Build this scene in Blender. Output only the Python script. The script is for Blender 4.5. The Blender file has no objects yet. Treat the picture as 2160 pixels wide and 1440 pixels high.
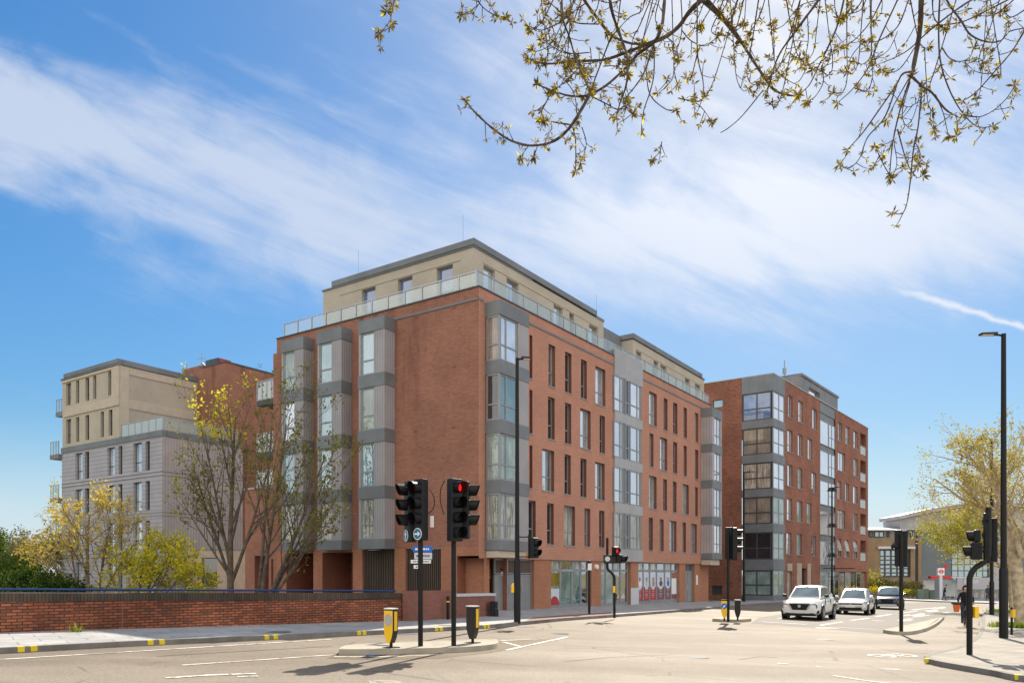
import bpy, bmesh, math, random
from mathutils import Vector, Matrix, noise as mnoise
sc = bpy.context.scene
COL = sc.collection
R = math.radians
# ------------------------------------------------------------------ camera (level, shifted lens)
F, U0, V0, CH, K = 1610.0, 1080.0, 1208.0, 1.85, 0.026
cd = bpy.data.cameras.new("camera"); cam = bpy.data.objects.new("camera", cd); COL.objects.link(cam)
cam.location = (0, 0, CH); cam.rotation_euler = (R(90), 0, 0)
cd.sensor_fit = 'HORIZONTAL'; cd.sensor_width = 36; cd.lens = 36*F/2160
cd.shift_y = (V0-720)/2160.0
cd.clip_start = 0.1; cd.clip_end = 6000
sc.camera = cam
sc.view_settings.view_transform = 'Standard'; sc.view_settings.look = 'None'
sc.view_settings.exposure = 1.2; sc.view_settings.gamma = 1
# ------------------------------------------------------------------ sun
SAZ, SEL = R(19.5), R(42)
ld = bpy.data.lights.new("sun", 'SUN'); ld.energy = 3.5; ld.angle = R(0.5); ld.color = (1, .91, .77)
sun = bpy.data.objects.new("sun", ld); COL.objects.link(sun)
sdir = Vector((math.sin(SAZ)*math.cos(SEL), math.cos(SAZ)*math.cos(SEL), math.sin(SEL)))
sun.rotation_euler = sdir.to_track_quat('Z', 'Y').to_euler(); sun.location = sdir*80
# ------------------------------------------------------------------ node helper
class N:
    def __init__(s, tree): s.t = tree; s.n = tree.nodes; s.l = tree.links
    def new(s, typ, **kw):
        nd = s.n.new(typ)
        for k, v in kw.items(): setattr(nd, k, v)
        return nd
    def set(s, nd, key, v):
        if v is None: return
        if isinstance(v, bpy.types.NodeSocket): s.l.new(v, nd.inputs[key])
        else: nd.inputs[key].default_value = v
    def math(s, op, a, b=None, c=None, clamp=False):
        nd = s.new('ShaderNodeMath', operation=op); nd.use_clamp = clamp
        s.set(nd, 0, a); s.set(nd, 1, b); s.set(nd, 2, c)
        return nd.outputs[0]
    def ramp(s, v, lo, hi, a=0.0, b=1.0):
        nd = s.new('ShaderNodeMapRange', interpolation_type='SMOOTHSTEP')
        s.set(nd, 0, v); nd.inputs[1].default_value = lo; nd.inputs[2].default_value = hi
        nd.inputs[3].default_value = a; nd.inputs[4].default_value = b
        return nd.outputs[0]
    def noise(s, vec, scale, detail=4, rough=.55, dist=0.0):
        nd = s.new('ShaderNodeTexNoise'); s.set(nd, 'Vector', vec)
        nd.inputs['Scale'].default_value = scale; nd.inputs['Detail'].default_value = detail
        nd.inputs['Roughness'].default_value = rough; nd.inputs['Distortion'].default_value = dist
        return nd.outputs['Fac']
    def comb(s, x, y, z):
        nd = s.new('ShaderNodeCombineXYZ'); s.set(nd, 0, x); s.set(nd, 1, y); s.set(nd, 2, z); return nd.outputs[0]
    def mix(s, fac, a, b, blend='MIX'):
        nd = s.new('ShaderNodeMix', data_type='RGBA', blend_type=blend)
        s.set(nd, 0, fac); s.set(nd, 6, a); s.set(nd, 7, b); return nd.outputs[2]
# ------------------------------------------------------------------ world: blue sky, thin cirrus, a contrail
w = bpy.data.worlds.new("World"); sc.world = w; w.use_nodes = True
W = N(w.node_tree); W.n.clear()
tc = W.new('ShaderNodeTexCoord'); sep = W.new('ShaderNodeSeparateXYZ'); W.l.new(tc.outputs['Generated'], sep.inputs[0])
dx, dy, dz = sep.outputs
sky = W.new('ShaderNodeTexSky', sky_type='NISHITA'); sky.sun_disc = False
sky.sun_elevation = SEL; sky.sun_rotation = SAZ; sky.air_density = 1.0; sky.dust_density = 0.6; sky.ozone_density = 2.0; sky.altitude = 30
yy = W.math('MAXIMUM', dy, .08)
a = W.math('DIVIDE', dx, yy); b = W.math('DIVIDE', dz, yy)
front = W.ramp(dy, .02, .2)
# streak coordinates, cirrus drawn out along one direction
rot = W.comb(W.math('ADD', W.math('MULTIPLY', a, .9), W.math('MULTIPLY', b, .55)), W.math('MULTIPLY', W.math('SUBTRACT', b, W.math('MULTIPLY', a, -.38)), 3.0), 0.0)
n1 = W.noise(rot, 2.6, 8, .54, 1.6); n2 = W.noise(rot, 8.0, 8, .6, 1.2); n3 = W.noise(W.comb(a, b, .3), 9.0, 6, .6, .8)
ns = W.math('ADD', W.math('ADD', W.math('MULTIPLY', n1, .56), W.math('MULTIPLY', n2, .20)), W.math('MULTIPLY', n3, .24))
# two long bands of cirrus
def band(ca, cb, slope, sig, curve=0.0):
    c = W.math('ADD', W.math('MULTIPLY', W.math('SUBTRACT', a, ca), slope), cb)
    d = W.math('DIVIDE', W.math('SUBTRACT', b, c), sig)
    return W.math('POWER', 2.718, W.math('MULTIPLY', W.math('MULTIPLY', d, d), -1.0))
m = W.math('ADD', W.math('MULTIPLY', band(-.45, .545, -.24, .10), W.ramp(a, .05, -.30, 0, 1.15)), W.math('MULTIPLY', band(.2, .425, .05, .085), W.ramp(a, -.45, .1, .2, .78)))
glow = W.new('ShaderNodeVectorMath', operation='DOT_PRODUCT'); W.l.new(tc.outputs['Generated'], glow.inputs[0]); glow.inputs[1].default_value = sdir
gl = W.ramp(glow.outputs['Value'], .86, 1.0, 0, 1)
m = W.math('ADD', m, W.math('MULTIPLY', gl, .7))
low = W.math('MULTIPLY', band(.8, .08, 0, .12), .30)
m = W.math('ADD', m, low)
cl = W.ramp(W.math('ADD', ns, W.math('MULTIPLY', W.math('SUBTRACT', m, .5), .36)), .38, .80)
cl = W.math('MULTIPLY', W.math('ADD', cl, W.math('MULTIPLY', m, .07), clamp=True), front)
# pale cloud bank added beyond the frame; whitens window reflections, fills the facades
side = W.math('ADD', W.ramp(dx, .60, .80, 0, 1.0), W.ramp(W.math('MULTIPLY', dx, -1.0), .66, .85, 0, .12))
cl = W.math('MAXIMUM', cl, W.math('MULTIPLY', side, W.ramp(W.noise(tc.outputs['Generated'], 4.5, 5, .6), .25, .6, .45, 1.0)))
# contrail, lower right
tr = W.math('SUBTRACT', W.math('SUBTRACT', b, .3845), W.math('MULTIPLY', W.math('SUBTRACT', a, .465), -.305))
wob = W.math('MULTIPLY', W.math('SUBTRACT', W.noise(W.comb(a, b, 0), 40, 3), .5), .012)
tw = W.ramp(a, .45, .66, .0075, .0042)
t2 = W.math('DIVIDE', W.math('ADD', tr, wob), tw)
trail = W.math('MULTIPLY', W.math('POWER', 2.718, W.math('MULTIPLY', W.math('MULTIPLY', t2, t2), -1.0)), W.math('MULTIPLY', W.ramp(a, .42, .56, 0, 1.0), front))
cl = W.math('MAXIMUM', cl, trail)
# bright broken cloud added unseen behind the camera to fill the shaded facades
back = W.math('MULTIPLY', W.ramp(W.noise(tc.outputs['Generated'], 2.6, 6, .6), .36, .55), W.ramp(dy, .05, -.25))
hs = W.new('ShaderNodeHueSaturation'); W.l.new(sky.outputs[0], hs.inputs['Color']); hs.inputs['Saturation'].default_value = 1.40
SKY_GAIN = 1.0
bwn = W.new('ShaderNodeRGBToBW'); W.l.new(sky.outputs[0], bwn.inputs[0])
gain = W.math('DIVIDE', .97*SKY_GAIN, W.math('ADD', 1.0, W.math('MULTIPLY', bwn.outputs[0], .145)))
base = W.mix(1.0, hs.outputs[0], W.comb(W.math('MULTIPLY', gain, .97), W.math('MULTIPLY', gain, 1.06), W.math('MULTIPLY', gain, 1.05)), 'MULTIPLY')
trl = W.math('MULTIPLY', trail, .5)
ccol = W.mix(W.math('MAXIMUM', gl, trl), (3.75, 4.05, 4.65, 1), (5.6, 5.6, 5.7, 1))
base = W.mix(W.ramp(dz, .20, -.02, 0, .75), base, (3.5, 4.2, 5.2, 1))
c1 = W.mix(W.math('MULTIPLY', cl, .74), base, ccol)
c2 = W.mix(back, c1, (8.8, 8.4, 7.9, 1))
bg = W.new('ShaderNodeBackground'); W.l.new(c2, bg.inputs[0]); bg.inputs[1].default_value = 0.085
wo = W.new('ShaderNodeOutputWorld'); W.l.new(bg.outputs[0], wo.inputs[0])
# ------------------------------------------------------------------ materials
M = {}
def mat(name, col, rough=.7, metal=0.0, var=.10, vs=2.0, bump=0.0, bs=60.0, spec=.28, emit=0.0, coat=0.0, streak=0.0):
    m = bpy.data.materials.new(name); m.use_nodes = True; T = N(m.node_tree); p = T.n['Principled BSDF']
    to = T.new('ShaderNodeTexCoord')
    c = (*col, 1)
    if var > 0:
        nz = T.noise(to.outputs['Object'], vs, 5, .6)
        f = T.ramp(nz, .3, .7)
        cc = T.mix(f, tuple(x*(1-var) for x in col)+(1,), tuple(min(1, x*(1+var)) for x in col)+(1,))
        if streak > 0:
            mp = T.new('ShaderNodeMapping'); T.l.new(to.outputs['Object'], mp.inputs[0]); mp.inputs['Scale'].default_value = (1, 1, .12)
            st = T.ramp(T.noise(mp.outputs[0], 2.2, 4, .6), .52, .75)
            cc = T.mix(T.math('MULTIPLY', st, streak), cc, tuple(x*.45 for x in col)+(1,))
        T.l.new(cc, p.inputs['Base Color'])
    else: p.inputs['Base Color'].default_value = c
    p.inputs['Roughness'].default_value = rough; p.inputs['Metallic'].default_value = metal
    p.inputs['Specular IOR Level'].default_value = spec
    if coat: p.inputs['Coat Weight'].default_value = coat; p.inputs['Coat Roughness'].default_value = .05
    if emit: p.inputs['Emission Color'].default_value = c; p.inputs['Emission Strength'].default_value = emit
    if bump:
        bn = T.new('ShaderNodeBump'); bn.inputs['Strength'].default_value = bump; bn.inputs['Distance'].default_value = .02
        T.l.new(T.noise(to.outputs['Object'], bs, 3), bn.inputs['Height']); T.l.new(bn.outputs[0], p.inputs['Normal'])
    M[name] = m; return m
def brick(name, c1, c2, mortar, bw=.225, bh=.075, ms=.010, big=.18, stain=0.0, rough=.85, swap=False, patch=0.0):
    m = bpy.data.materials.new(name); m.use_nodes = True; T = N(m.node_tree); p = T.n['Principled BSDF']
    uv = T.new('ShaderNodeUVMap'); to = T.new('ShaderNodeTexCoord')
    v = uv.outputs[0]
    if swap:
        sp = T.new('ShaderNodeSeparateXYZ'); T.l.new(v, sp.inputs[0]); v = T.comb(sp.outputs[1], sp.outputs[0], 0.0)
    bt = T.new('ShaderNodeTexBrick'); T.l.new(v, bt.inputs['Vector'])
    bt.inputs['Color1'].default_value = (*c1, 1); bt.inputs['Color2'].default_value = (*c2, 1); bt.inputs['Mortar'].default_value = (*mortar, 1)
    bt.inputs['Scale'].default_value = 1; bt.inputs['Brick Width'].default_value = bw; bt.inputs['Row Height'].default_value = bh
    bt.inputs['Mortar Size'].default_value = ms; bt.inputs['Bias'].default_value = -.1
    c = bt.outputs['Color']
    nz = T.noise(to.outputs['Object'], .55, 5, .6)
    k = T.ramp(nz, .3, .7, 1-big, 1+big)
    c = T.mix(1.0, c, T.comb(k, k, k), 'MULTIPLY')
    if patch:
        mp2 = T.new('ShaderNodeMapping'); T.l.new(uv.outputs[0], mp2.inputs[0]); mp2.inputs['Scale'].default_value = (1.0, 2.6, 1)
        nz2 = T.ramp(T.noise(mp2.outputs[0], 2.3, 4, .7), .52, .66)
        c = T.mix(T.math('MULTIPLY', nz2, patch), c, tuple(x*.45 for x in c1)+(1,))
    if stain:
        mp = T.new('ShaderNodeMapping'); T.l.new(to.outputs['Object'], mp.inputs[0]); mp.inputs['Scale'].default_value = (1.1, 1.1, .10)
        sp = T.new('ShaderNodeSeparateXYZ'); T.l.new(to.outputs['Object'], sp.inputs[0])
        st = T.math('MULTIPLY', T.ramp(T.noise(mp.outputs[0], 1.5, 4, .6), .50, .72), T.ramp(sp.outputs[2], 7.0, 13.5))
        c = T.mix(T.math('MULTIPLY', st, stain), c, (c1[0]*.42, c1[1]*.42, c1[2]*.5, 1))
    T.l.new(c, p.inputs['Base Color']); p.inputs['Roughness'].default_value = rough; p.inputs['Specular IOR Level'].default_value = .25
    bn = T.new('ShaderNodeBump'); bn.inputs['Strength'].default_value = .35; bn.inputs['Distance'].default_value = .01; bn.invert = True
    T.l.new(bt.outputs['Fac'], bn.inputs['Height']); T.l.new(bn.outputs[0], p.inputs['Normal'])
    M[name] = m; return m
def glass(name, inner, refl=.5, curtain=0.0, tint=(1, 1, 1), second=None, rough=.02):
    """opaque pane: what is behind the glass as a dull colour, under a mirror-like surface"""
    m = bpy.data.materials.new(name); m.use_nodes = True; T = N(m.node_tree); T.n.remove(T.n['Principled BSDF'])
    out = T.n['Material Output']; to = T.new('ShaderNodeTexCoord'); uv = T.new('ShaderNodeUVMap')
    c = T.mix(T.ramp(T.noise(to.outputs['Object'], .9, 2), .35, .65), tuple(x*.75 for x in inner)+(1,), tuple(min(1, x*1.2) for x in inner)+(1,))
    if curtain:
        mp = T.new('ShaderNodeMapping'); T.l.new(uv.outputs[0], mp.inputs[0]); mp.inputs['Scale'].default_value = (1, .04, 1)
        c = T.mix(T.math('MULTIPLY', T.ramp(T.noise(mp.outputs[0], 16, 2), .45, .6), curtain), c, (*(second or tuple(x*.4 for x in inner)), 1))
    d = T.new('ShaderNodeBsdfDiffuse'); T.l.new(c, d.inputs[0])
    g = T.new('ShaderNodeBsdfGlossy'); g.inputs['Color'].default_value = (*tint, 1); g.inputs['Roughness'].default_value = rough
    bn = T.new('ShaderNodeBump'); bn.inputs['Strength'].default_value = .10; bn.inputs['Distance'].default_value = .05
    T.l.new(T.noise(to.outputs['Object'], 1.3, 1), bn.inputs['Height']); T.l.new(bn.outputs[0], g.inputs['Normal'])
    lw = T.new('ShaderNodeFresnel'); lw.inputs[0].default_value = 1.5
    fac = T.math('ADD', T.math('MULTIPLY', lw.outputs[0], .8), refl, clamp=True)
    mx = T.new('ShaderNodeMixShader'); T.l.new(fac, mx.inputs[0]); T.l.new(d.outputs[0], mx.inputs[1]); T.l.new(g.outputs[0], mx.inputs[2])
    T.l.new(mx.outputs[0], out.inputs[0]); M[name] = m; return m
def clear_glass(name, tint, fac=.45):
    m = bpy.data.materials.new(name); m.use_nodes = True; T = N(m.node_tree); T.n.remove(T.n['Principled BSDF']); out = T.n['Material Output']
    t = T.new('ShaderNodeBsdfTransparent'); t.inputs[0].default_value = (*tint, 1)
    d = T.new('ShaderNodeBsdfDiffuse'); d.inputs[0].default_value = (.72, .78, .76, 1)
    g = T.new('ShaderNodeBsdfGlossy'); g.inputs['Roughness'].default_value = .03
    m1 = T.new('ShaderNodeMixShader'); m1.inputs[0].default_value = fac; T.l.new(t.outputs[0], m1.inputs[1]); T.l.new(d.outputs[0], m1.inputs[2])
    m2 = T.new('ShaderNodeMixShader'); m2.inputs[0].default_value = .13; T.l.new(m1.outputs[0], m2.inputs[1]); T.l.new(g.outputs[0], m2.inputs[2])
    T.l.new(m2.outputs[0], out.inputs[0]); M[name] = m
def leafmat(name, c1, c2, trans=.35):
    m = bpy.data.materials.new(name); m.use_nodes = True; T = N(m.node_tree); T.n.remove(T.n['Principled BSDF']); out = T.n['Material Output']
    to = T.new('ShaderNodeTexCoord')
    c = T.mix(T.ramp(T.noise(to.outputs['Object'], 2.2, 3, .6), .35, .65), (*c1, 1), (*c2, 1))
    d = T.new('ShaderNodeBsdfDiffuse'); t = T.new('ShaderNodeBsdfTranslucent'); T.l.new(c, d.inputs[0]); T.l.new(c, t.inputs[0])
    mx = T.new('ShaderNodeMixShader'); mx.inputs[0].default_value = trans; T.l.new(d.outputs[0], mx.inputs[1]); T.l.new(t.outputs[0], mx.inputs[2])
    T.l.new(mx.outputs[0], out.inputs[0]); M[name] = m
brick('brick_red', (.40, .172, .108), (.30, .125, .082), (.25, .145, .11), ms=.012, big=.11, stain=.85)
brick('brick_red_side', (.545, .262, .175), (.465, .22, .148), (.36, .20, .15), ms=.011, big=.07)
brick('brick_reveal_shade', (.23, .085, .058), (.19, .07, .05), (.18, .10, .08), big=.07)  # wall brick darkened, the shade of the window recesses put into its colour
brick('brick_ground', (.46, .185, .095), (.38, .15, .08), (.33, .2, .14), big=.10)
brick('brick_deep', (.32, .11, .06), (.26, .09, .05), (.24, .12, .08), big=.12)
brick('brick_multi', (.33, .135, .085), (.22, .09, .06), (.27, .14, .10), big=.15, patch=.85)
brick('brick_bridge', (.44, .135, .06), (.17, .062, .038), (.065, .046, .038), ms=.013, big=.34, patch=.75)
brick('brick_low', (.28, .105, .075), (.22, .085, .06), (.22, .13, .105), big=.12)
brick('brick_coping', (.10, .075, .055), (.065, .05, .04), (.035, .03, .025), bw=.078, bh=.5, ms=.009, big=.3)
brick('brick_tan', (.34, .245, .14), (.28, .20, .115), (.28, .21, .13), big=.10)
brick('render_beige', (.50, .44, .355), (.47, .415, .335), (.45, .40, .32), ms=.008, big=.07)
mat('beige_trim', (.54, .465, .365), .8, var=.06)
mat('zinc', (.200, .212, .222), .55, .25, var=.12, vs=.7, streak=.12)
mat('zinc_light', (.40, .395, .39), .5, .2, var=.08, vs=.7, streak=.15)
mat('zinc_dark', (.085, .095, .105), .5, .2, var=.12)
def ribs(name, col, pitch, axis='u', rough=.6):
    m = mat(name, col, rough, var=.08, vs=.8); T = N(m.node_tree); p = T.n['Principled BSDF']
    uv = T.new('ShaderNodeUVMap'); sp = T.new('ShaderNodeSeparateXYZ'); T.l.new(uv.outputs[0], sp.inputs[0])
    v = T.math('FRACT', T.math('DIVIDE', sp.outputs[0 if axis == 'u' else 1], pitch))
    g = T.math('GREATER_THAN', T.math('ABSOLUTE', T.math('SUBTRACT', v, .5)), .40)
    old = p.inputs['Base Color'].links[0].from_socket
    T.l.new(T.mix(T.math('MULTIPLY', g, .55), old, tuple(x*.45 for x in col)+(1,)), p.inputs['Base Color'])
ribs('cladding_mauve', (.36, .345, .355), .16)
ribs('cladding_grey', (.40, .385, .41), .30, 'v')
ribs('cladding_purple', (.41, .375, .375), .22)
ribs('louvre_brown', (.115, .082, .062), .13)
mat('frame_grey', (.30, .315, .325), .45, .3, var=.05)
mat('frame_dark', (.085, .095, .105), .4, .3, var=.05)
mat('door_grey', (.27, .275, .275), .5, .2, var=.07)
mat('steel', (.45, .46, .46), .35, .7, var=.05)
glass('glass_sky', (.12, .14, .15), .62)
glass('glass_dark', (.022, .025, .028), .10)
glass('glass_curtain', (.31, .39, .36), .08, .6, second=(.17, .24, .22))
glass('glass_aqua', (.17, .35, .41), .20, .45, second=(.34, .54, .58))
glass('glass_white', (.50, .54, .56), .55, .35, second=(.34, .38, .40))
glass('glass_blind', (.30, .25, .20), .08, .6, second=(.16, .14, .12))
glass('glass_net', (.44, .45, .39), .08, .85, second=(.11, .12, .10))
glass('glass_blue', (.09, .17, .36), .14)
glass('glass_shop', (.05, .055, .05), .42)
glass('glass_teal', (.10, .20, .21), .20, tint=(.85, .95, .97))
clear_glass('glass_rail', (.86, .92, .93), .15)
clear_glass('glass_frost', (.80, .86, .85), .55)
mat('paving', (.36, .36, .36), .8, var=.10, vs=1.0)
mat('kerb_stone', (.19, .175, .155), .8, var=.25, vs=1.6, bump=.2)
mat('island_top', (.36, .325, .26), .85, var=.12, vs=2)
mat('white_paint', (.70, .67, .60), .6, var=.10, vs=4)
def worn(m):
    T = N(m.node_tree); p = T.n['Principled BSDF']; to = T.n['Texture Coordinate']; old = p.inputs['Base Color'].links[0].from_socket
    k = T.math('MAXIMUM', T.ramp(T.noise(to.outputs['Object'], 7.0, 5, .75), .48, .60), T.ramp(T.noise(to.outputs['Object'], .8, 2), .50, .66, 0, .75))
    T.l.new(T.mix(T.math('MULTIPLY', k, .85), old, (.22, .185, .14, 1)), p.inputs['Base Color'])
worn(M['white_paint'])
mat('yellow_paint', (.72, .56, .03), .5, var=.10, vs=8)
mat('yellow_plastic', (.88, .52, .015), .35, var=.04, vs=3, coat=.3)
mat('black_metal', (.008, .0072, .0065), .45, .0, var=.15)
mat('black_plastic', (.008, .0085, .009), .42, var=.2)
mat('charcoal', (.026, .023, .021), .5, var=.12)
mat('lamp_lens', (.70, .66, .58), .2, var=0)
mat('grey_lens', (.42, .41, .40), .5, var=.05)
mat('red_lens', (.12, .012, .010), .2, var=0)
mat('red_lit', (1.0, .02, .02), .3, var=0, emit=.3)
mat('dark_lens', (.015, .015, .015), .15, var=0)
mat('sign_blue', (.012, .15, .30), .35, var=0)
mat('sign_blue_bright', (.02, .14, .55), .35, var=0)
mat('sign_white', (.80, .80, .78), .4, var=.03)
mat('sign_grey', (.55, .57, .60), .4, var=.03)
mat('ink', (.10, .11, .13), .5, var=0)
mat('rail_blue', (.018, .055, .19), .4, var=.15, vs=6)
mat('poster_red', (.42, .04, .04), .4, var=.06)
mat('poster_wine', (.22, .07, .08), .4, var=.06)
mat('poster_pale', (.60, .66, .74), .35, var=.08)
mat('poster_skin', (.42, .26, .17), .4, var=.1)
mat('poster_brown', (.13, .08, .055), .4, var=.1)
mat('bark', (.20, .15, .105), .9, var=.3, vs=9, bump=.4)
mat('bark_grey', (.13, .10, .075), .9, var=.35, vs=5, bump=.4)
mat('bark_twig', (.105, .078, .058), .9, var=.3, vs=9)
mat('bark_plane', (.42, .34, .22), .9, var=.35, vs=3.2, bump=.4)
leafmat('leaf_yellow', (.66, .56, .03), (.82, .70, .05), .5)
leafmat('leaf_lime', (.34, .36, .035), (.52, .48, .05), .5)
leafmat('leaf_bronze', (.52, .40, .08), (.64, .50, .10), .5)
leafmat('leaf_olive', (.19, .19, .04), (.31, .28, .055), .45)
leafmat('leaf_dark', (.022, .055, .013), (.07, .13, .025))
leafmat('leaf_green', (.08, .14, .03), (.17, .22, .04))
leafmat('leaf_bud', (.19, .15, .045), (.34, .25, .06), .4)
leafmat('leaf_gold', (.36, .27, .065), (.48, .38, .085), .45)
leafmat('leaf_grey', (.20, .19, .09), (.28, .25, .12))
leafmat('grass_green', (.14, .22, .03), (.27, .32, .05))
mat('car_white', (.72, .70, .66), .3, var=0, coat=.6)
mat('car_silver', (.52, .51, .48), .28, .4, var=0, coat=1.0)
mat('car_black', (.012, .014, .020), .2, var=0, coat=1.0)
mat('tyre', (.018, .018, .018), .8, var=0)
mat('rim', (.42, .42, .42), .3, .8, var=0)
glass('car_glass', (.20, .25, .27), .06, tint=(.75, .72, .66))
mat('headlight', (.75, .74, .70), .1, var=0, coat=.8)
mat('cloth_black', (.018, .018, .021), .9, var=.2)
mat('cloth_white', (.66, .66, .66), .9, var=.1)
mat('cloth_denim', (.045, .055, .08), .9, var=.2)
mat('cloth_red', (.35, .05, .04), .9, var=.1)
mat('skin', (.50, .29, .20), .6, var=.05)
mat('hair', (.015, .012, .010), .7, var=.2)
mat('orange_bag', (.62, .14, .03), .7, var=.1)
mat('stone_pink', (.47, .365, .29), .85, var=.10)
mat('office_grey', (.17, .195, .205), .6, var=.06, vs=.4)
mat('office_pale', (.46, .44, .46), .6, var=.06, vs=.4)
mat('roof_pale', (.62, .64, .65), .5, var=.05, vs=.5)
mat('cabinet_green', (.13, .17, .13), .6, var=.1)
mat('roundel_red', (.60, .03, .03), .4, var=0)
mat('terracotta', (.40, .16, .07), .8, var=.1)
# asphalt: worn pale wheel tracks, darker patches, grain
def asphalt(name, c, c2):
    m = bpy.data.materials.new(name); m.use_nodes = True; T = N(m.node_tree); p = T.n['Principled BSDF']; to = T.new('ShaderNodeTexCoord')
    o = to.outputs['Object']
    mp = T.new('ShaderNodeMapping'); T.l.new(o, mp.inputs[0]); mp.inputs['Rotation'].default_value = (0, 0, R(-58)); mp.inputs['Scale'].default_value = (.25, 1.3, 1)
    f = T.math('ADD', T.math('MULTIPLY', T.noise(mp.outputs[0], .24, 3, .5, .8), .55), T.math('MULTIPLY', T.noise(o, .085, 3, .5), .45))
    col = T.mix(T.ramp(f, .38, .62), (*c2, 1), (*c, 1))
    g = T.math('MULTIPLY', T.ramp(T.noise(o, 55, 3, .8), .25, .75, .66, 1.34), T.ramp(T.noise(o, 19, 3, .8), .25, .75, .80, 1.20))
    col = T.mix(1.0, col, T.comb(g, g, g), 'MULTIPLY')
    g2 = T.ramp(T.noise(o, 1.1, 3, .5), .30, .72, .93, 1.06)
    col = T.mix(1.0, col, T.comb(g2, g2, g2), 'MULTIPLY')
    vo = T.new('ShaderNodeTexVoronoi', feature='DISTANCE_TO_EDGE'); T.l.new(o, vo.inputs['Vector']); vo.inputs['Scale'].default_value = .34
    T.l.new(T.mix(.25, o, T.new('ShaderNodeTexNoise').outputs['Color']), vo.inputs['Vector'])
    ck = T.math('MULTIPLY', T.ramp(vo.outputs['Distance'], .0, .011, 1, 0), T.ramp(T.noise(o, .30, 2), .48, .60))
    col = T.mix(T.math('MULTIPLY', ck, .7), col, (.045, .04, .034, 1))
    oil = T.ramp(T.noise(o, .9, 3, .5, 1.0), .66, .76)
    col = T.mix(T.math('MULTIPLY', oil, .35), col, (.06, .052, .043, 1))
    T.l.new(col, p.inputs['Base Color']); p.inputs['Roughness'].default_value = .70; p.inputs['Specular IOR Level'].default_value = .24
    bn = T.new('ShaderNodeBump'); bn.inputs['Strength'].default_value = .45; bn.inputs['Distance'].default_value = .015
    T.l.new(T.noise(o, 90, 2, .7), bn.inputs['Height']); T.l.new(bn.outputs[0], p.inputs['Normal']); M[name] = m
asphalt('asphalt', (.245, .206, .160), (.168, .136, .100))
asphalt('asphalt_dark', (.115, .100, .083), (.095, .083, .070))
asphalt('asphalt_dusty', (.155, .118, .072), (.12, .09, .06))
mat('earth', (.14, .13, .07), .95, var=.3, vs=.4)
def slabs(name, c, jw, jh, joint=.5, rot=0.0, spec=.3):
    m = bpy.data.materials.new(name); m.use_nodes = True; T = N(m.node_tree); p = T.n['Principled BSDF']; to = T.new('ShaderNodeTexCoord')
    mp = T.new('ShaderNodeMapping'); T.l.new(to.outputs['Object'], mp.inputs[0]); mp.inputs['Rotation'].default_value = (0, 0, rot)
    bt = T.new('ShaderNodeTexBrick'); T.l.new(mp.outputs[0], bt.inputs['Vector'])
    bt.inputs['Color1'].default_value = (*c, 1); bt.inputs['Color2'].default_value = tuple(x*.88 for x in c)+(1,); bt.inputs['Mortar'].default_value = tuple(x*joint for x in c)+(1,)
    bt.inputs['Scale'].default_value = 1; bt.inputs['Brick Width'].default_value = jw; bt.inputs['Row Height'].default_value = jh; bt.inputs['Mortar Size'].default_value = .014
    k = T.ramp(T.noise(to.outputs['Object'], 1.1, 5, .65), .3, .7, .82, 1.14)
    T.l.new(T.mix(1.0, bt.outputs['Color'], T.comb(k, k, k), 'MULTIPLY'), p.inputs['Base Color']); p.inputs['Roughness'].default_value = .8; p.inputs['Specular IOR Level'].default_value = spec
    M[name] = m
slabs('slabs_grey', (.385, .38, .37), .9, .62, .5, R(-37))
slabs('slabs_small', (.285, .258, .215), .42, .42, .62, R(-40))
slabs('tactile_red', (.23, .115, .10), .4, .4, .6, R(-35))
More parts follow.
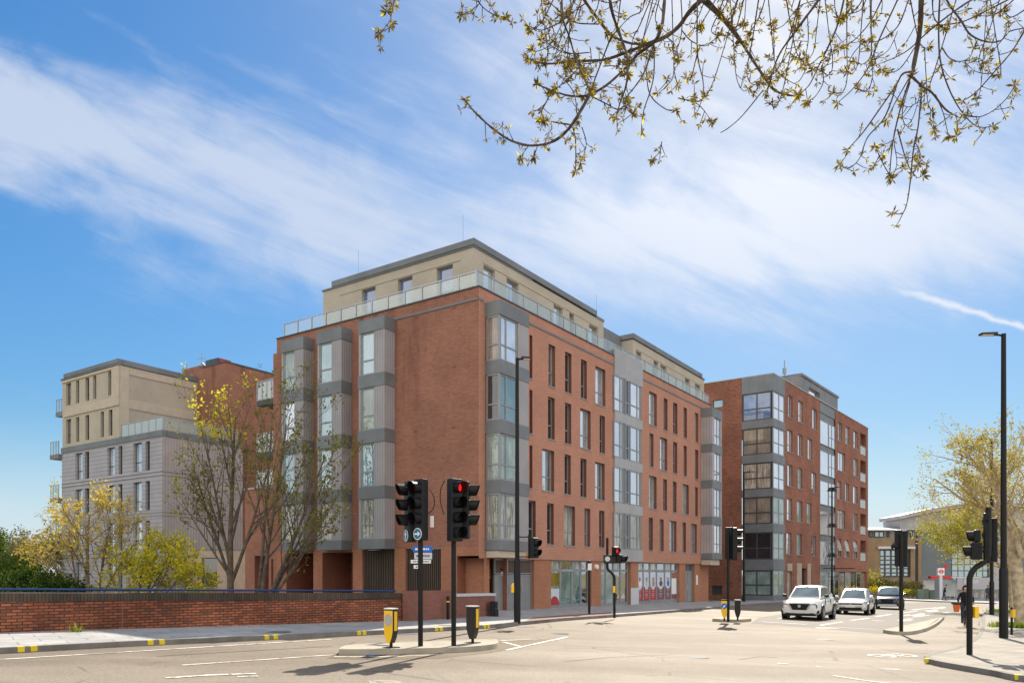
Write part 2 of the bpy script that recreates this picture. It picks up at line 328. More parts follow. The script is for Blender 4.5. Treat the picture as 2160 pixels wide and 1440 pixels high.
# ------------------------------------------------------------------ mesh builder
class MB:
    def __init__(s): s.v = []; s.f = []; s.m = []
    def face(s, pts, m=0):
        i = len(s.v); s.v += [tuple(p) for p in pts]; s.f.append(tuple(range(i, i+len(pts)))); s.m.append(m)
    def hexa(s, p, m=0):
        i = len(s.v); s.v += [tuple(q) for q in p]
        for q in ((0, 3, 2, 1), (4, 5, 6, 7), (0, 1, 5, 4), (1, 2, 6, 5), (2, 3, 7, 6), (3, 0, 4, 7)):
            s.f.append(tuple(i+k for k in q)); s.m.append(m)
    def box(s, a0, a1, b0, b1, c0, c1, fr=None, m=0):
        g = fr.P if fr else (lambda x, y, z: (x, y, z))
        s.hexa([g(a0, b0, c0), g(a1, b0, c0), g(a1, b1, c0), g(a0, b1, c0), g(a0, b0, c1), g(a1, b0, c1), g(a1, b1, c1), g(a0, b1, c1)], m)
    def tube(s, path, rad, n=8, m=0, cap=True):
        path = [Vector(p) for p in path]
        if not hasattr(rad, '__len__'): rad = [rad]*len(path)
        i0 = len(s.v); prev = None
        for j, p in enumerate(path):
            d = (path[min(j+1, len(path)-1)]-path[max(j-1, 0)])
            d = d.normalized() if d.length > 1e-9 else Vector((0, 0, 1))
            if prev is None:
                x = d.cross(Vector((0, 1, 0)) if abs(d.y) < .9 else Vector((1, 0, 0))).normalized()
            else:
                x = prev-d*prev.dot(d); x = x.normalized() if x.length > 1e-6 else d.orthogonal().normalized()
            prev = x; y = d.cross(x)
            for k in range(n):
                t = 2*math.pi*k/n; s.v.append(tuple(p+(x*math.cos(t)+y*math.sin(t))*rad[j]))
        for j in range(len(path)-1):
            for k in range(n):
                a = i0+j*n+k; b = i0+j*n+(k+1) % n
                s.f.append((a, b, b+n, a+n)); s.m.append(m)
        if cap:
            s.f.append(tuple(i0+k for k in range(n))[::-1]); s.m.append(m)
            s.f.append(tuple(i0+(len(path)-1)*n+k for k in range(n))); s.m.append(m)
    def prism(s, pts, d, m=0):
        """closed polygon of 3D points pushed along vector d"""
        d = Vector(d); n = len(pts); i = len(s.v)
        s.v += [tuple(p) for p in pts]+[tuple(Vector(p)+d) for p in pts]
        s.f.append(tuple(range(i, i+n))[::-1]); s.m.append(m); s.f.append(tuple(range(i+n, i+2*n))); s.m.append(m)
        for k in range(n):
            s.f.append((i+k, i+(k+1) % n, i+n+(k+1) % n, i+n+k)); s.m.append(m)
    def build(s, name, mats, parent=None, smooth=None, uv=True, bevel=0):
        me = bpy.data.meshes.new(name); me.from_pydata(s.v, [], s.f)
        if isinstance(mats, str): mats = [mats]
        if uv:
            bm = bmesh.new(); bm.from_mesh(me); bmesh.ops.recalc_face_normals(bm, faces=bm.faces); bm.to_mesh(me); bm.free()
        for q in mats: me.materials.append(M[q])
        me.polygons.foreach_set('material_index', s.m)
        if uv:
            ul = me.uv_layers.new(name='UVMap'); vs = me.vertices
            for p in me.polygons:
                nn = p.normal
                if abs(nn.z) > .8:
                    for li in p.loop_indices: co = vs[me.loops[li].vertex_index].co; ul.data[li].uv = (co.x, co.y)
                else:
                    L = math.hypot(nn.x, nn.y) or 1; tx, ty = -nn.y/L, nn.x/L
                    if tx < 0 or (abs(tx) < 1e-4 and ty < 0): tx, ty = -tx, -ty
                    for li in p.loop_indices: co = vs[me.loops[li].vertex_index].co; ul.data[li].uv = (co.x*tx+co.y*ty, co.z)
        if smooth is not None:
            me.shade_smooth()
            if smooth > 0: me.set_sharp_from_angle(angle=R(smooth))
        o = bpy.data.objects.new(name, me); COL.objects.link(o)
        if parent: o.parent = parent
        if bevel:
            md = o.modifiers.new('bevel', 'BEVEL'); md.width = bevel; md.segments = 2; md.limit_method = 'ANGLE'
        return o
class Frame:
    def __init__(s, o, d, n): s.o = o; s.d = d; s.n = n
    def P(s, a, b, c): return (s.o[0]+s.d[0]*a+s.n[0]*b, s.o[1]+s.d[1]*a+s.n[1]*b, c)
    def off(s, b): return Frame((s.o[0]+s.n[0]*b, s.o[1]+s.n[1]*b), s.d, s.n)
def thing(name, label, cat, loc=(0, 0, 0), rz=0.0, group=None):
    o = bpy.data.objects.new(name, None); COL.objects.link(o); o.empty_display_size = .3
    o.location = loc; o.rotation_euler = (0, 0, rz); o['label'] = label; o['category'] = cat
    if group: o['group'] = group
    return o
def tag(o, label, cat, group=None):
    o['label'] = label; o['category'] = cat
    if group: o['group'] = group
    return o
def struct(o): o['kind'] = 'structure'; return o
def copy_tree(o, parent=None):
    kids = list(o.children)
    c = o.copy(); COL.objects.link(c); c.parent = parent
    for ch in kids: copy_tree(ch, c)
    return c
def zg(x): return -K*max(-40.0, min(110.0, x))
def at(u, v, dz=0.0):
    Y = F*(CH-dz)/(V0-0-V0+v-V0-K*(u-U0)+0) if False else F*(CH-dz)/(v-V0-K*(u-U0))
    X = (u-U0)/F*Y
    return Vector((X, Y, zg(X)+dz))
def pd(u, v, Y): return Vector(((u-U0)/F*Y, Y, CH-(v-V0)/F*Y))
# =================================================================== buildings
def nrm(d): L = math.hypot(*d); return (d[0]/L, d[1]/L)
def su(o, fr, u, n=0.0):
    """distance along a facade at which a line of sight at column u meets it"""
    r = (u-U0)/F; x = o[0]+fr.n[0]*n; y = o[1]+fr.n[1]*n
    return (r*y-x)/(fr.d[0]-r*fr.d[1])
def wall(mb, fr, s0, s1, z0, z1, holes, m=0):
    """wall face with real openings; hole = (a, b, c, d, depth, back material or None, skipped sides)"""
    S = sorted({round(x, 4) for x in [s0, s1]+[x for h in holes for x in h[:2]] if s0-1e-6 <= x <= s1+1e-6})
    Z = sorted({round(x, 4) for x in [z0, z1]+[x for h in holes for x in h[2:4]] if z0-1e-6 <= x <= z1+1e-6})
    for i in range(len(S)-1):
        cs = (S[i]+S[i+1])/2; run = None
        for j in range(len(Z)-1):
            cz = (Z[j]+Z[j+1])/2
            solid = not any(h[0] < cs < h[1] and h[2] < cz < h[3] for h in holes)
            if solid and run is None: run = Z[j]
            if run is not None and (not solid or j == len(Z)-2):
                e = Z[j+1] if solid else Z[j]
                mb.face([fr.P(S[i], 0, run), fr.P(S[i+1], 0, run), fr.P(S[i+1], 0, e), fr.P(S[i], 0, e)], m); run = None
    for h in holes:
        a, b, c, d, dep = h[:5]; bk = h[5] if len(h) > 5 else None; sk = h[6] if len(h) > 6 else ''
        mr = h[7] if len(h) > 7 else m
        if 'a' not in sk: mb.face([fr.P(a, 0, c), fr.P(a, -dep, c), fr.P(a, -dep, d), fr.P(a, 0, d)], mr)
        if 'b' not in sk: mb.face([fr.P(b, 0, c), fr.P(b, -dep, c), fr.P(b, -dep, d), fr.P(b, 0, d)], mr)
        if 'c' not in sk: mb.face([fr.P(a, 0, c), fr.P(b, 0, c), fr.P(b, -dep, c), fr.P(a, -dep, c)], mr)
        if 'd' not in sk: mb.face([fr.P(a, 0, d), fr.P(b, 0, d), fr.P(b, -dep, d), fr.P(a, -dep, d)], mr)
        if bk is not None: mb.face([fr.P(a, -dep, c), fr.P(b, -dep, c), fr.P(b, -dep, d), fr.P(a, -dep, d)], bk)
def window(root, fr, a, b, c, d, rec, gl, trans=None, mull=(), fm='frame_grey', fw=.055, sill=.04, name='window', ajar=None):
    """frame ring with bars, one pane, a sill; rec = how far behind the wall face"""
    f = MB(); n0, n1 = -rec-.03, -rec+.05
    f.box(a+.002, a+fw, n0, n1, c+.002, d-.002, fr); f.box(b-fw, b-.002, n0, n1, c+.002, d-.002, fr)
    f.box(a+fw, b-fw, n0, n1, c+.002, c+fw, fr); f.box(a+fw, b-fw, n0, n1, d-fw, d-.002, fr)
    cuts = [a+fw]+sorted(mull)+[b-fw]
    for q in mull: f.box(q-fw/2, q+fw/2, n0, n1, c+fw, d-fw, fr)
    if trans:
        for i in range(len(cuts)-1):
            x0 = cuts[i]+(fw/2+.001 if i else .001); x1 = cuts[i+1]-(fw/2+.001 if i < len(cuts)-2 else .001)
            f.box(x0, x1, n0, n1-.004, trans-fw/2, trans+fw/2, fr)
    if sill: f.box(a-.03, b+.03, -rec+.055, sill, c-.055, c-.003, fr)
    w_ = f.build(name, fm, root)
    p = MB(); p.box(a+fw*.6, b-fw*.6, -rec-.01, -rec+.012, c+fw*.6, d-fw*.6, fr)
    p.build('pane', gl, w_)
    if ajar:
        q = MB(); t = trans or c
        g = lambda s_, n_, z_: fr.P(s_, n_, z_)
        x0, x1 = a+fw*1.2, b-fw*1.2; dn = .30
        q.hexa([g(x0, -rec+.06+ajar, t+.03), g(x1, -rec+.06+ajar, t+.03), g(x1, -rec+.085+ajar, t+.03), g(x0, -rec+.085+ajar, t+.03),
                g(x0, -rec+.055, d-.1), g(x1, -rec+.055, d-.1), g(x1, -rec+.08, d-.1), g(x0, -rec+.08, d-.1)])
        q.build('opening_sash', gl, w_)
    return w_
def balustrade(root, fr, s0, s1, n, zb, h=.72, step=1.15, ends=True, gl='glass_rail', ret=None, name='glass_balustrade'):
    rl = MB(); rl.box(s0, s1, n-.025, n+.025, zb+h, zb+h+.045, fr)
    o = rl.build(name, 'steel', root)
    k = max(1, round((s1-s0)/step)); st = (s1-s0)/k
    for i in range(k+1):
        q = s0+i*st; pb = MB(); pb.box(q-.025, q+.025, n-.03, n+.03, zb, zb+h-.002, fr); pb.build('post', 'steel', o)
        if i < k:
            gb = MB(); gb.box(q+.06, q+st-.06, n-.008, n+.008, zb+.06, zb+h-.05, fr); gb.build('glass_panel', gl, o)
    return o
def bay(root, fr, s0, s1, p, bands, levels, win, mid=(), side=None, clad='cladding_mauve', clad_side='a', gls=('glass_curtain',), bandm='zinc', trans_h=.70, sw=None):
    """projecting bay: stacked bands, glazing between, ribbed cladding beside the glass"""
    bm = MB(); bm.box(win[0]+.01, win[1]-.01, .004, p-.17, bands[0][0]+.01, bands[-1][1]-.01, fr)
    o = bm.build('bay_window', bandm, root)
    for (c, d) in bands: bm = MB(); bm.box(s0-.03, s1+.03, 0.002, p+.03, c, d, fr); bm.build('spandrel', bandm, o)
    for i, (c, d) in enumerate(levels):
        cb = MB(); wa, wb = win
        rs = .10
        if wa-s0 > .15: cb.box(s0, wa, (0.002 if side != 'a' else .0), p, c+.001, d-.001, fr)
        elif side != 'a': cb.box(s0, wa, 0.002, p, c+.001, d-.001, fr)
        if s1-wb > .05: cb.box(wb, s1, 0.002, p, c+.001, d-.001, fr)
        if cb.f: cb.build('cladding', clad, o)
        fr2 = fr.off(p)
        window(root, fr2, wa+.002, wb-.002, c+.004, d-.004, .09, gls[i % len(gls)], c+trans_h, mid, fw=.07, sill=0)
        if side == 'a':   # glazed return
            fs = Frame(fr.P(s0, 0, 0)[:2], fr.n, (-fr.d[0], -fr.d[1]))
            window(root, fs, .06, p-.02, c+.004, d-.004, .04, (sw or gls)[i % len(sw or gls)], c+trans_h, (), fw=.07, sill=0)
    return o
rng = random.Random(5)
# ------------------------------------------------------------------- main brick block on the corner
C = (-1.466, 33.7); dL, dR = (-.8284, .5602), (.5666, .8240); nL, nR = (-.5602, -.8284), (.8240, -.5666)
LF, RF = Frame((0, 0), dL, nL), Frame((0, 0), dR, nR)
main = thing('apartment_building', 'red brick corner flats with grey bay windows, glass terrace rail and shopfronts', 'building', (C[0], C[1], 0))
sl = lambda u, n=0: su(C, LF, u, n)
sr = lambda u, n=0: su(C, RF, u, n)
ROWS = [(11.32, 13.42), (8.64, 10.76), (5.98, 8.06), (3.30, 5.38)]
RW = [  # columns of each row: (u0, u1) from top row down
    [(1117, 1123), (1157, 1171), (1192, 1205.5), (1225.5, 1238), (1256, 1277), (1369.5, 1385.5), (1400, 1408), (1420, 1429), (1442, 1449), (1466, 1473)],
    [(1117, 1123), (1156, 1170), (1192, 1205), (1224, 1246), (1265, 1276), (1370, 1378.5), (1392.5, 1407.5), (1420, 1428.5), (1442, 1448.6), (1466, 1473)],
    [(1117, 1123), (1144, 1169), (1191, 1204), (1224.5, 1237), (1255.5, 1275.5), (1369, 1385), (1399, 1407), (1419.5, 1427), (1440, 1453), (1466, 1472)],
    [(1115, 1130), (1154, 1168), (1190, 1213), (1233, 1245), (1264, 1275), (1368.6, 1377), (1391.7, 1400), (1413, 1427), (1440, 1447), (1458, 1470)]]
holes = []; wins = []
for r, (c, d) in enumerate(ROWS):
    for (u0, u1) in RW[r]:
        a_, b_ = sr(u0), sr(u1); wide = b_-a_ > .95
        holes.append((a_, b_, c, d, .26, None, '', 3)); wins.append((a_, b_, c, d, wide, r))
LEND, REND = 13.6, 29.0
ZP = 14.48
mb = MB()
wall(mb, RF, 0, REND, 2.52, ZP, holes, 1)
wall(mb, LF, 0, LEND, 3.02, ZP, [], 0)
mb.face([LF.P(LEND, 0, 3.02), LF.P(LEND, -12, 3.02), LF.P(LEND, -12, ZP), LF.P(LEND, 0, ZP)], 0)
mb.face([RF.P(REND, 0, 2.52), RF.P(REND, -13, 2.52), RF.P(REND, -13, ZP), RF.P(REND, 0, ZP)], 0)
bk = RF.off(-13); mb.face([bk.P(0, 0, -.8), bk.P(REND, 0, -.8), bk.P(REND, 0, ZP), bk.P(0, 0, ZP)], 0)
mb.face([RF.P(0, 0, ZP-.02), RF.P(REND, 0, ZP-.02), RF.P(REND, -13, ZP-.02), RF.P(0, -13, ZP-.02)], 2)
mb.face([RF.P(0, 0, 2.52), RF.P(REND, 0, 2.52), RF.P(REND, -1.2, 2.52), RF.P(0, -1.2, 2.52)], 2)
mb.face([LF.P(0, 0, 3.02), LF.P(LEND, 0, 3.02), LF.P(LEND, -1.9, 3.02), LF.P(0, -1.9, 3.02)], 2)
mb.box(LEND, LEND+.32, -6, -.02, -.6, 13.75, LF, 0)
body = mb.build('wall', ['brick_red', 'brick_red_side', 'zinc_light', 'brick_reveal_shade'], main)
kinds_hi = ['glass_sky', 'glass_sky', 'glass_white', 'glass_dark']; kinds_lo = ['glass_dark', 'glass_blind', 'glass_sky', 'glass_curtain', 'glass_shop']
for (a_, b_, c, d, wide, r) in wins:
    gl = rng.choice(kinds_hi if r < 2 else kinds_lo)
    if wide: gl = 'glass_white' if r < 2 else ('glass_sky' if rng.random() < .5 else 'glass_net')
    if not wide and rng.random() < .8: gl = 'glass_dark'
    window(main, RF, a_, b_, c, d, .22, gl, c+.72, ((a_+(b_-a_)*.62,) if wide else ()))
# string course and copings
sb = MB(); sb.box(2.9, 13.0, .003, .04, 13.92, 14.02, RF); sb.box(16.85, REND, .003, .04, 13.92, 14.02, RF)
sb.box(.04, 5.0, .003, .04, 13.92, 14.02, LF); sb.box(.0, .35, .003, .04, 13.92, 14.02, RF)
sb.build('string_course', 'zinc', main)
cp = MB(); cp.box(-.04, REND+.03, -.30, .05, ZP, ZP+.06, RF); cp.box(.31, LEND, -.30, .05, ZP, ZP+.057, LF)
cp.build('coping', 'zinc_dark', main)
# bays on the gable side
LB = [(3.0, 3.47), (5.40, 5.98), (8.06, 8.68), (10.72, 11.33), (13.36, 13.98)]
LV = [(3.47, 5.40), (5.98, 8.06), (8.68, 10.72), (11.33, 13.36)]
for (a_, b_), g in zip([(5.0, 6.69), (7.89, 9.60), (10.66, 12.35)], [('glass_net', 'glass_aqua', 'glass_curtain', 'glass_aqua'), ('glass_blind', 'glass_aqua', 'glass_aqua', 'glass_aqua'), ('glass_net', 'glass_aqua', 'glass_sky', 'glass_curtain')]):
    bay(main, LF, a_, b_, .70, LB, LV, (a_+.66, b_-.13), gls=g)
for r_, s_ in ():
    fr2 = LF.off(.7)
    q = MB(); q.hexa([fr2.P(s_+.02, .16, 4.2), fr2.P(s_+.8, .16, 4.2), fr2.P(s_+.8, .19, 4.2), fr2.P(s_+.02, .19, 4.2), fr2.P(s_+.02, -.02, 5.3), fr2.P(s_+.8, -.02, 5.3), fr2.P(s_+.8, .01, 5.3), fr2.P(s_+.02, .01, 5.3)])
    q.build('opening_sash', 'glass_aqua', main)
# corner bay, mid bay, far bay on the street side
RB = [(2.86, 3.30), (5.40, 5.97), (8.04, 8.63), (10.68, 11.27), (13.26, 13.90)]
RV = [(3.30, 5.40), (5.97, 8.04), (8.63, 10.68), (11.27, 13.26)]
bay(main, RF, .48, 2.78, .80, RB, RV, (.56, 1.90), (1.02,), side='a', gls=('glass_net', 'glass_curtain', 'glass_teal', 'glass_white'), sw=('glass_net', 'glass_curtain', 'glass_dark', 'glass_blind'))
bay(main, RF, 27.05, 29.1, .85, RB, RV, (27.5, 28.85), (28.2,), gls=('glass_white', 'glass_sky', 'glass_white', 'glass_white'), clad='cladding_purple')
un = MB(); un.box(.5, 2.7, .02, .7, 2.55, 2.84, RF); un.build('bay_soffit', 'beige_trim', main)
un = MB(); un.box(27.1, 29.0, .02, .7, 2.45, 2.84, RF); un.build('bay_soffit', 'beige_trim', main)
mbands = [(2.55, 3.26), (5.40, 5.95), (8.06, 8.60), (10.74, 11.28), (13.40, 14.9)]
mo = MB(); mo.box(13.03, 16.81, -.3, .004, 2.56, 14.85, RF)
mp_ = mo.build('bay_panel', 'zinc', main)
for (c, d) in mbands: mo = MB(); mo.box(13.02, 16.82, .006, .10, c, d, RF); mo.build('spandrel', 'zinc_light', mp_)
for r in range(4):
    c, d = mbands[r][1]+.002, mbands[r+1][0]-.002
    for (u0, u1), ml in (((1295.5, 1314.5), True), ((1319.5, 1327), False), ((1329.5, 1351), True)):
        a_, b_ = sr(u0, .1), sr(u1, .1)
        window(main, RF, a_, b_, c, d, -.045, ('glass_net', 'glass_sky', 'glass_sky', 'glass_white')[r] if ml else 'glass_dark', c+.72, ((a_+(b_-a_)*.7,) if ml else ()), sill=0, fw=.08)
    for (u0, u1) in ((1314.5, 1319.5), (1327, 1329.5), (1351, 1353)): jb = MB(); jb.box(sr(u0, .1)+.002, sr(u1, .1)-.002, .01, .07, c, d, RF); jb.build('mullion_panel', 'zinc', mp_)
# small vents on the gable
for (u, v) in ((959, 649), (878, 669), (958, 773), (877, 789), (957, 900), (877, 910), (742, 704)):
    s_ = sl(u); Y = C[1]+dL[1]*s_; z_ = CH+(V0-v)*Y/F; vb = MB(); vb.box(s_-.10, s_+.10, .003, .02, z_-.045, z_+.045, LF); vb.build('vent', 'brick_deep', main)
# ground floor, gable side
g = MB()
GL = lambda u: sl(u)
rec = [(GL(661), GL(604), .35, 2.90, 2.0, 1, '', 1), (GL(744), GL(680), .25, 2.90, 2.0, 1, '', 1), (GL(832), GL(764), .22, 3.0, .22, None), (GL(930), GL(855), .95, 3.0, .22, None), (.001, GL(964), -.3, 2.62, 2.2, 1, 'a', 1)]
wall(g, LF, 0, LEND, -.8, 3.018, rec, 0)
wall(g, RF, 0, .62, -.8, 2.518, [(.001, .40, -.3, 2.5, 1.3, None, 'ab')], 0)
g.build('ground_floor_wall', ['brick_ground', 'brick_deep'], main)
for (u0, u1, zb) in ((764, 832, .22), (855, 930, .95)):
    lb = MB(); a_, b_ = GL(u1), GL(u0); n_ = int((b_-a_)/.11)
    for i in range(n_): x = a_+(b_-a_)*(i+.3)/n_; lb.box(x, x+.045, -.17, -.08, zb+.06, 2.97, LF)
    lo = lb.build('louvre_screen', 'louvre_brown', main)
    qb = MB(); qb.box(a_, b_, -.215, -.205, zb, 3.0, LF); qb.build('backing', 'glass_dark' if zb < .5 else 'glass_teal', lo)
    qs = MB(); qs.box(a_-.05, b_+.05, -.06, .06, zb-.07, zb-.002, LF); qs.build('sill', 'zinc_light', lo)
dfr = LF.off(-2.0)
window(main, dfr, GL(722), GL(700), .3, 2.2, -.03, 'glass_teal', None, (), fm='frame_dark', fw=.1, sill=0, name='entrance_door')
wl = MB(); wl.tube([RF.P(.75, -1.2, 1.75), RF.P(.75, -1.2, 2.0)], [.02, .13], 10)
lampp = LF.off(-2.18)
lb = MB(); lb.tube([lampp.P(.38, 0, 1.84), lampp.P(.38, .14, 1.84)], [.17, .14], 12); lb2 = lb.build('wall_lamp', 'sign_white', main, smooth=40)
lc = MB(); lc.box(.2, .56, .0, .16, 2.0, 2.06, lampp); lc.build('lamp_hood', 'black_metal', lb2)
nb = MB(); nb.box(.92, 1.02, .003, .03, 1.6, 2.05, lampp); nb.build('notice', 'sign_white', main)
# ground floor, street side: doors, piers, shopfronts
SF = RF.off(-.25)
ss = lambda u: su(C, RF, u, -.25)
for (a_, b_, n0, n1) in [(ss(u0), ss(u1), -1.0, .18) for (u0, u1) in ((1120, 1156), (1242, 1262), (1325, 1341), (1428, 1441), (1460, 1470.9))]+[(ss(1471), REND, -1.0, .1), (.62, .86, -1.2, .2)]:
    pr = MB(); pr.box(a_, b_, n0, n1, -.8, 2.517, SF); pr.build('brick_pier', 'brick_ground', main)
pk = MB(); pk.box(ss(1325)-.02, ss(1341)+.02, .185, .20, -.6, .95, SF); pk.build('plinth_panel', 'sign_grey', main)
def leaf_door(a_, b_, z0, z1, fm='door_grey', glz=None, handle=True, side=1):
    d_ = MB(); d_.box(a_+.03, b_-.03, -.06, 0, z0, z1, SF)
    o = d_.build('door', glz or fm, main)
    f_ = MB(); f_.box(a_, a_+.06, -.07, .03, z0, z1+.05, SF); f_.box(b_-.06, b_, -.07, .03, z0, z1+.05, SF); f_.box(a_+.061, b_-.061, -.07, .03, z1-.02, z1+.05, SF)
    f_.build('door_frame', 'frame_grey', o)
    if handle:
        h_ = MB(); x = (b_-.16) if side > 0 else (a_+.16); h_.tube([SF.P(x, .05, z0+.85), SF.P(x, .05, z0+1.25)], .02, 6); h_.build('handle', 'steel', o)
    return o
d0, d1 = ss(1042), ss(1120); dw = (d1-d0)/3
for i in range(3):
    o = leaf_door(d0+i*dw+.002, d0+(i+1)*dw-.002, .02, 1.72, side=1 if i < 1 else -1)
    if i == 1: q = MB(); q.box(d0+dw+.42, d0+dw+.68, .002, .012, 1.3, 1.38, SF); q.build('door_notice', 'sign_white', o)
    window(main, SF, d0+i*dw+.002, d0+(i+1)*dw-.002, 1.80, 2.51, .02, 'louvre_brown', None, (), sill=0, name='louvre_panel', fm='frame_grey')
def shop(us, z0, gls, top='glass_shop', zt=2.0):
    for i in range(len(us)-1):
        a_, b_ = ss(us[i]), ss(us[i+1])
        window(main, SF, a_+.002, b_-.002, z0, zt-.002, .02, gls[i], None, (), sill=0, name='shop_window', fw=.07)
        window(main, SF, a_+.002, b_-.002, zt+.002, 2.512, .02, top if i % 2 else 'glass_net', None, (), sill=0, name='fanlight', fw=.06)
    q = MB(); q.box(ss(us[0]), ss(us[-1]), -.06, .02, z0-.9, z0-.002, SF); q.build('stall_riser', 'frame_grey', main)
shop([1157, 1181, 1206, 1224.5, 1241.5], .12, ['glass_shop', 'glass_teal', 'glass_teal', 'glass_shop'])
shop([1262.5, 1277, 1293, 1308, 1324], .03, ['glass_curtain', 'glass_curtain', 'glass_shop', 'glass_shop'])
PU = [1341, 1356.5, 1370, 1384.5, 1401.5, 1415, 1428]
shop(PU, -.02, ['glass_shop', 'glass_shop', 'glass_shop', 'glass_blind', 'glass_shop', 'glass_shop'])
# posters inside the glass
def disc(fr, s, n, z, r, r2=None, k=16, t0=0, t1=2*math.pi, th=.006):
    r2 = r2 or r
    return [fr.P(s+r*math.cos(t0+(t1-t0)*i/k), n, z+r2*math.sin(t0+(t1-t0)*i/k)) for i in range(k+(0 if t1-t0 > 6.2 else 1))]
for i in range(6):
    a_, b_ = ss(PU[i])+.12, ss(PU[i+1])-.12; wd = b_-a_; mc = (a_+b_)/2
    red = 'poster_red' if i < 3 else 'poster_wine'
    o = MB(); o.box(a_, b_, .002, .008, .12, 1.9, SF); o = o.build('window_poster', 'poster_pale' if i < 5 else 'sign_white', main)
    lowt = .98 if i < 5 else .42
    q = MB(); q.box(a_, b_, .0085, .013, .12, lowt, SF); q.build('poster_block', red, o)
    if i < 5:
        q = MB(); q.prism(disc(SF, mc, .014, lowt, wd*.36, .16, 14, math.pi, 2*math.pi), (nR[0]*.004, nR[1]*.004, 0)); q.build('poster_curve', 'poster_pale', o)
        q = MB(); q.prism(disc(SF, mc+.05, .0145, 1.17, wd*.24, .20, 14), (nR[0]*.004, nR[1]*.004, 0)); q.build('figure_body', ['sign_white', 'sign_grey', 'poster_skin', 'poster_brown', 'sign_blue_bright'][i], o)
        q = MB(); q.prism(disc(SF, mc+.02, .019, 1.42, wd*.13, .12, 12), (nR[0]*.004, nR[1]*.004, 0)); q.build('figure_head', 'poster_skin', o)
        q = MB(); q.prism(disc(SF, mc+.02, .024, 1.47, wd*.15, .09, 12, 0, math.pi), (nR[0]*.004, nR[1]*.004, 0)); q.build('figure_hair', 'poster_brown', o)
        q = MB()
        for k_, (zz, ww) in enumerate(((.80, .7), (.68, .5), (.52, .6), (.42, .6), (.30, .45))): q.box(mc-wd*ww*.42, mc+wd*ww*.42, .0135, .016, zz-.018, zz+.012, SF)
        q.build('poster_lettering', 'sign_grey', o)
    else:
        q = MB(); q.box(a_, b_, .0085, .013, 1.5, 1.9, SF); q.build('poster_block', 'brick_red', o)
a_, b_ = ss(1157)+.10, ss(1181)-.08
o = MB(); o.box(a_, b_, .002, .008, .2, 1.05, SF); o = o.build('window_poster', 'poster_pale', main)
q = MB(); q.prism(disc(SF, (a_+b_)/2, .012, .2, (b_-a_)*.5, .46, 16, 0, math.pi), (nR[0]*.004, nR[1]*.004, 0)); q.build('poster_block', 'poster_red', o)
q = MB(); q.box(a_, b_, .002, .008, 1.2, 1.86, SF); q.build('amber_blind', 'leaf_gold', main)
for j, (u0, u1) in enumerate(((1441.5, 1450.5), (1450.5, 1459.5))): leaf_door(ss(u0), ss(u1), -.2, 1.9, 'door_grey', side=1 if j == 0 else -1)
window(main, SF, ss(1441.5), ss(1459.5), 1.97, 2.51, .02, 'zinc_dark', None, (ss(1450),), sill=0, name='fanlight')
q = MB(); q.box(ss(1463), ss(1466), .185, .22, 1.0, 1.7, SF); q.build('wall_notice', 'sign_white', main)
q = MB(); q.tube([SF.P(ss(1251), .18, 2.2), SF.P(ss(1251), .30, 2.2)], [.16, .13], 10); q.build('wall_light', 'sign_white', main, smooth=40)
# penthouse set back behind the terrace
PI2 = 1.2; off = (-(nL[0]+nR[0])*PI2, -(nL[1]+nR[1])*PI2); PC = (C[0]+off[0], C[1]+off[1])
PL, PR = Frame(off, dL, nL), Frame(off, dR, nR)
pl = lambda u: su(PC, PL, u); prr = lambda u: su(PC, PR, u)
PZ0, PZ1 = ZP, 16.95
lend = 10.1; t1, t2, t3 = prr(1273), prr(1335), prr(1485)
hl = [(pl(u1), pl(u0), 14.6, 16.45, .30) for (u0, u1) in ((763, 792), (839, 870), (921, 955))]
hr1 = [(prr(u0), prr(u1), 14.6, 16.40, .30) for (u0, u1) in ((1020, 1044), (1069, 1094), (1168, 1187), (1201, 1211), (1243, 1261))]
hr2 = [(prr(u0), prr(u1), 14.6, 16.35, .30) for (u0, u1) in ((1342, 1353), (1379, 1388), (1393, 1406), (1445, 1455), (1466, 1477))]
pb = MB()
wall(pb, PL, 0, lend, PZ0, PZ1, hl, 0); wall(pb, PR, 0, t1, PZ0, PZ1, hr1, 0); wall(pb, PR, t2, t3, PZ0, PZ1, hr2, 0)
pb.face([PL.P(lend, 0, PZ0), PL.P(lend, -9, PZ0), PL.P(lend, -9, PZ1), PL.P(lend, 0, PZ1)], 0)
for t_ in (t1, t2, t3): pb.face([PR.P(t_, 0, PZ0), PR.P(t_, -4 if t_ < t3 else -9, PZ0), PR.P(t_, -4 if t_ < t3 else -9, PZ1), PR.P(t_, 0, PZ1)], 0)
pb.face([PR.P(0, -9, PZ0), PR.P(t3, -9, PZ0), PR.P(t3, -9, PZ1), PR.P(0, -9, PZ1)], 0)
pent = pb.build('penthouse', ['render_beige'], main)
for h_ in hl: window(main, PL, *h_[:4], .22, 'glass_blue', h_[2]+.7 if h_ != hl[1] else None, (), fm='frame_grey', sill=.02)
for h_ in hr1+hr2: window(main, PR, *h_[:4], .22, 'glass_white' if rng.random() < .6 else 'glass_sky', None, (), fm='frame_grey', sill=.02)
for b_ in ((.75, lend-1.3, .003, .035, 16.50, 16.54, PL), (.75, t1-.6, .003, .035, 16.46, 16.50, PR), (t2+.5, t3-.5, .003, .035, 16.42, 16.46, PR)):
    tr_ = MB(); tr_.box(*b_); tr_.build('moulding', 'beige_trim', pent)
rf = MB(); rf.box(-.10, t1-1.0, -9, .10, PZ1+.08, 17.32, PR); rf.box(t1-1.0, t1+.05, -9, .04, PZ1, PZ1+.14, PR)
rf.box(-.06, lend+.05, -5, .06, PZ1, PZ1+.078, PL); rf.box(.12, lend-.75, -5, .10, PZ1+.08, 17.318, PL)
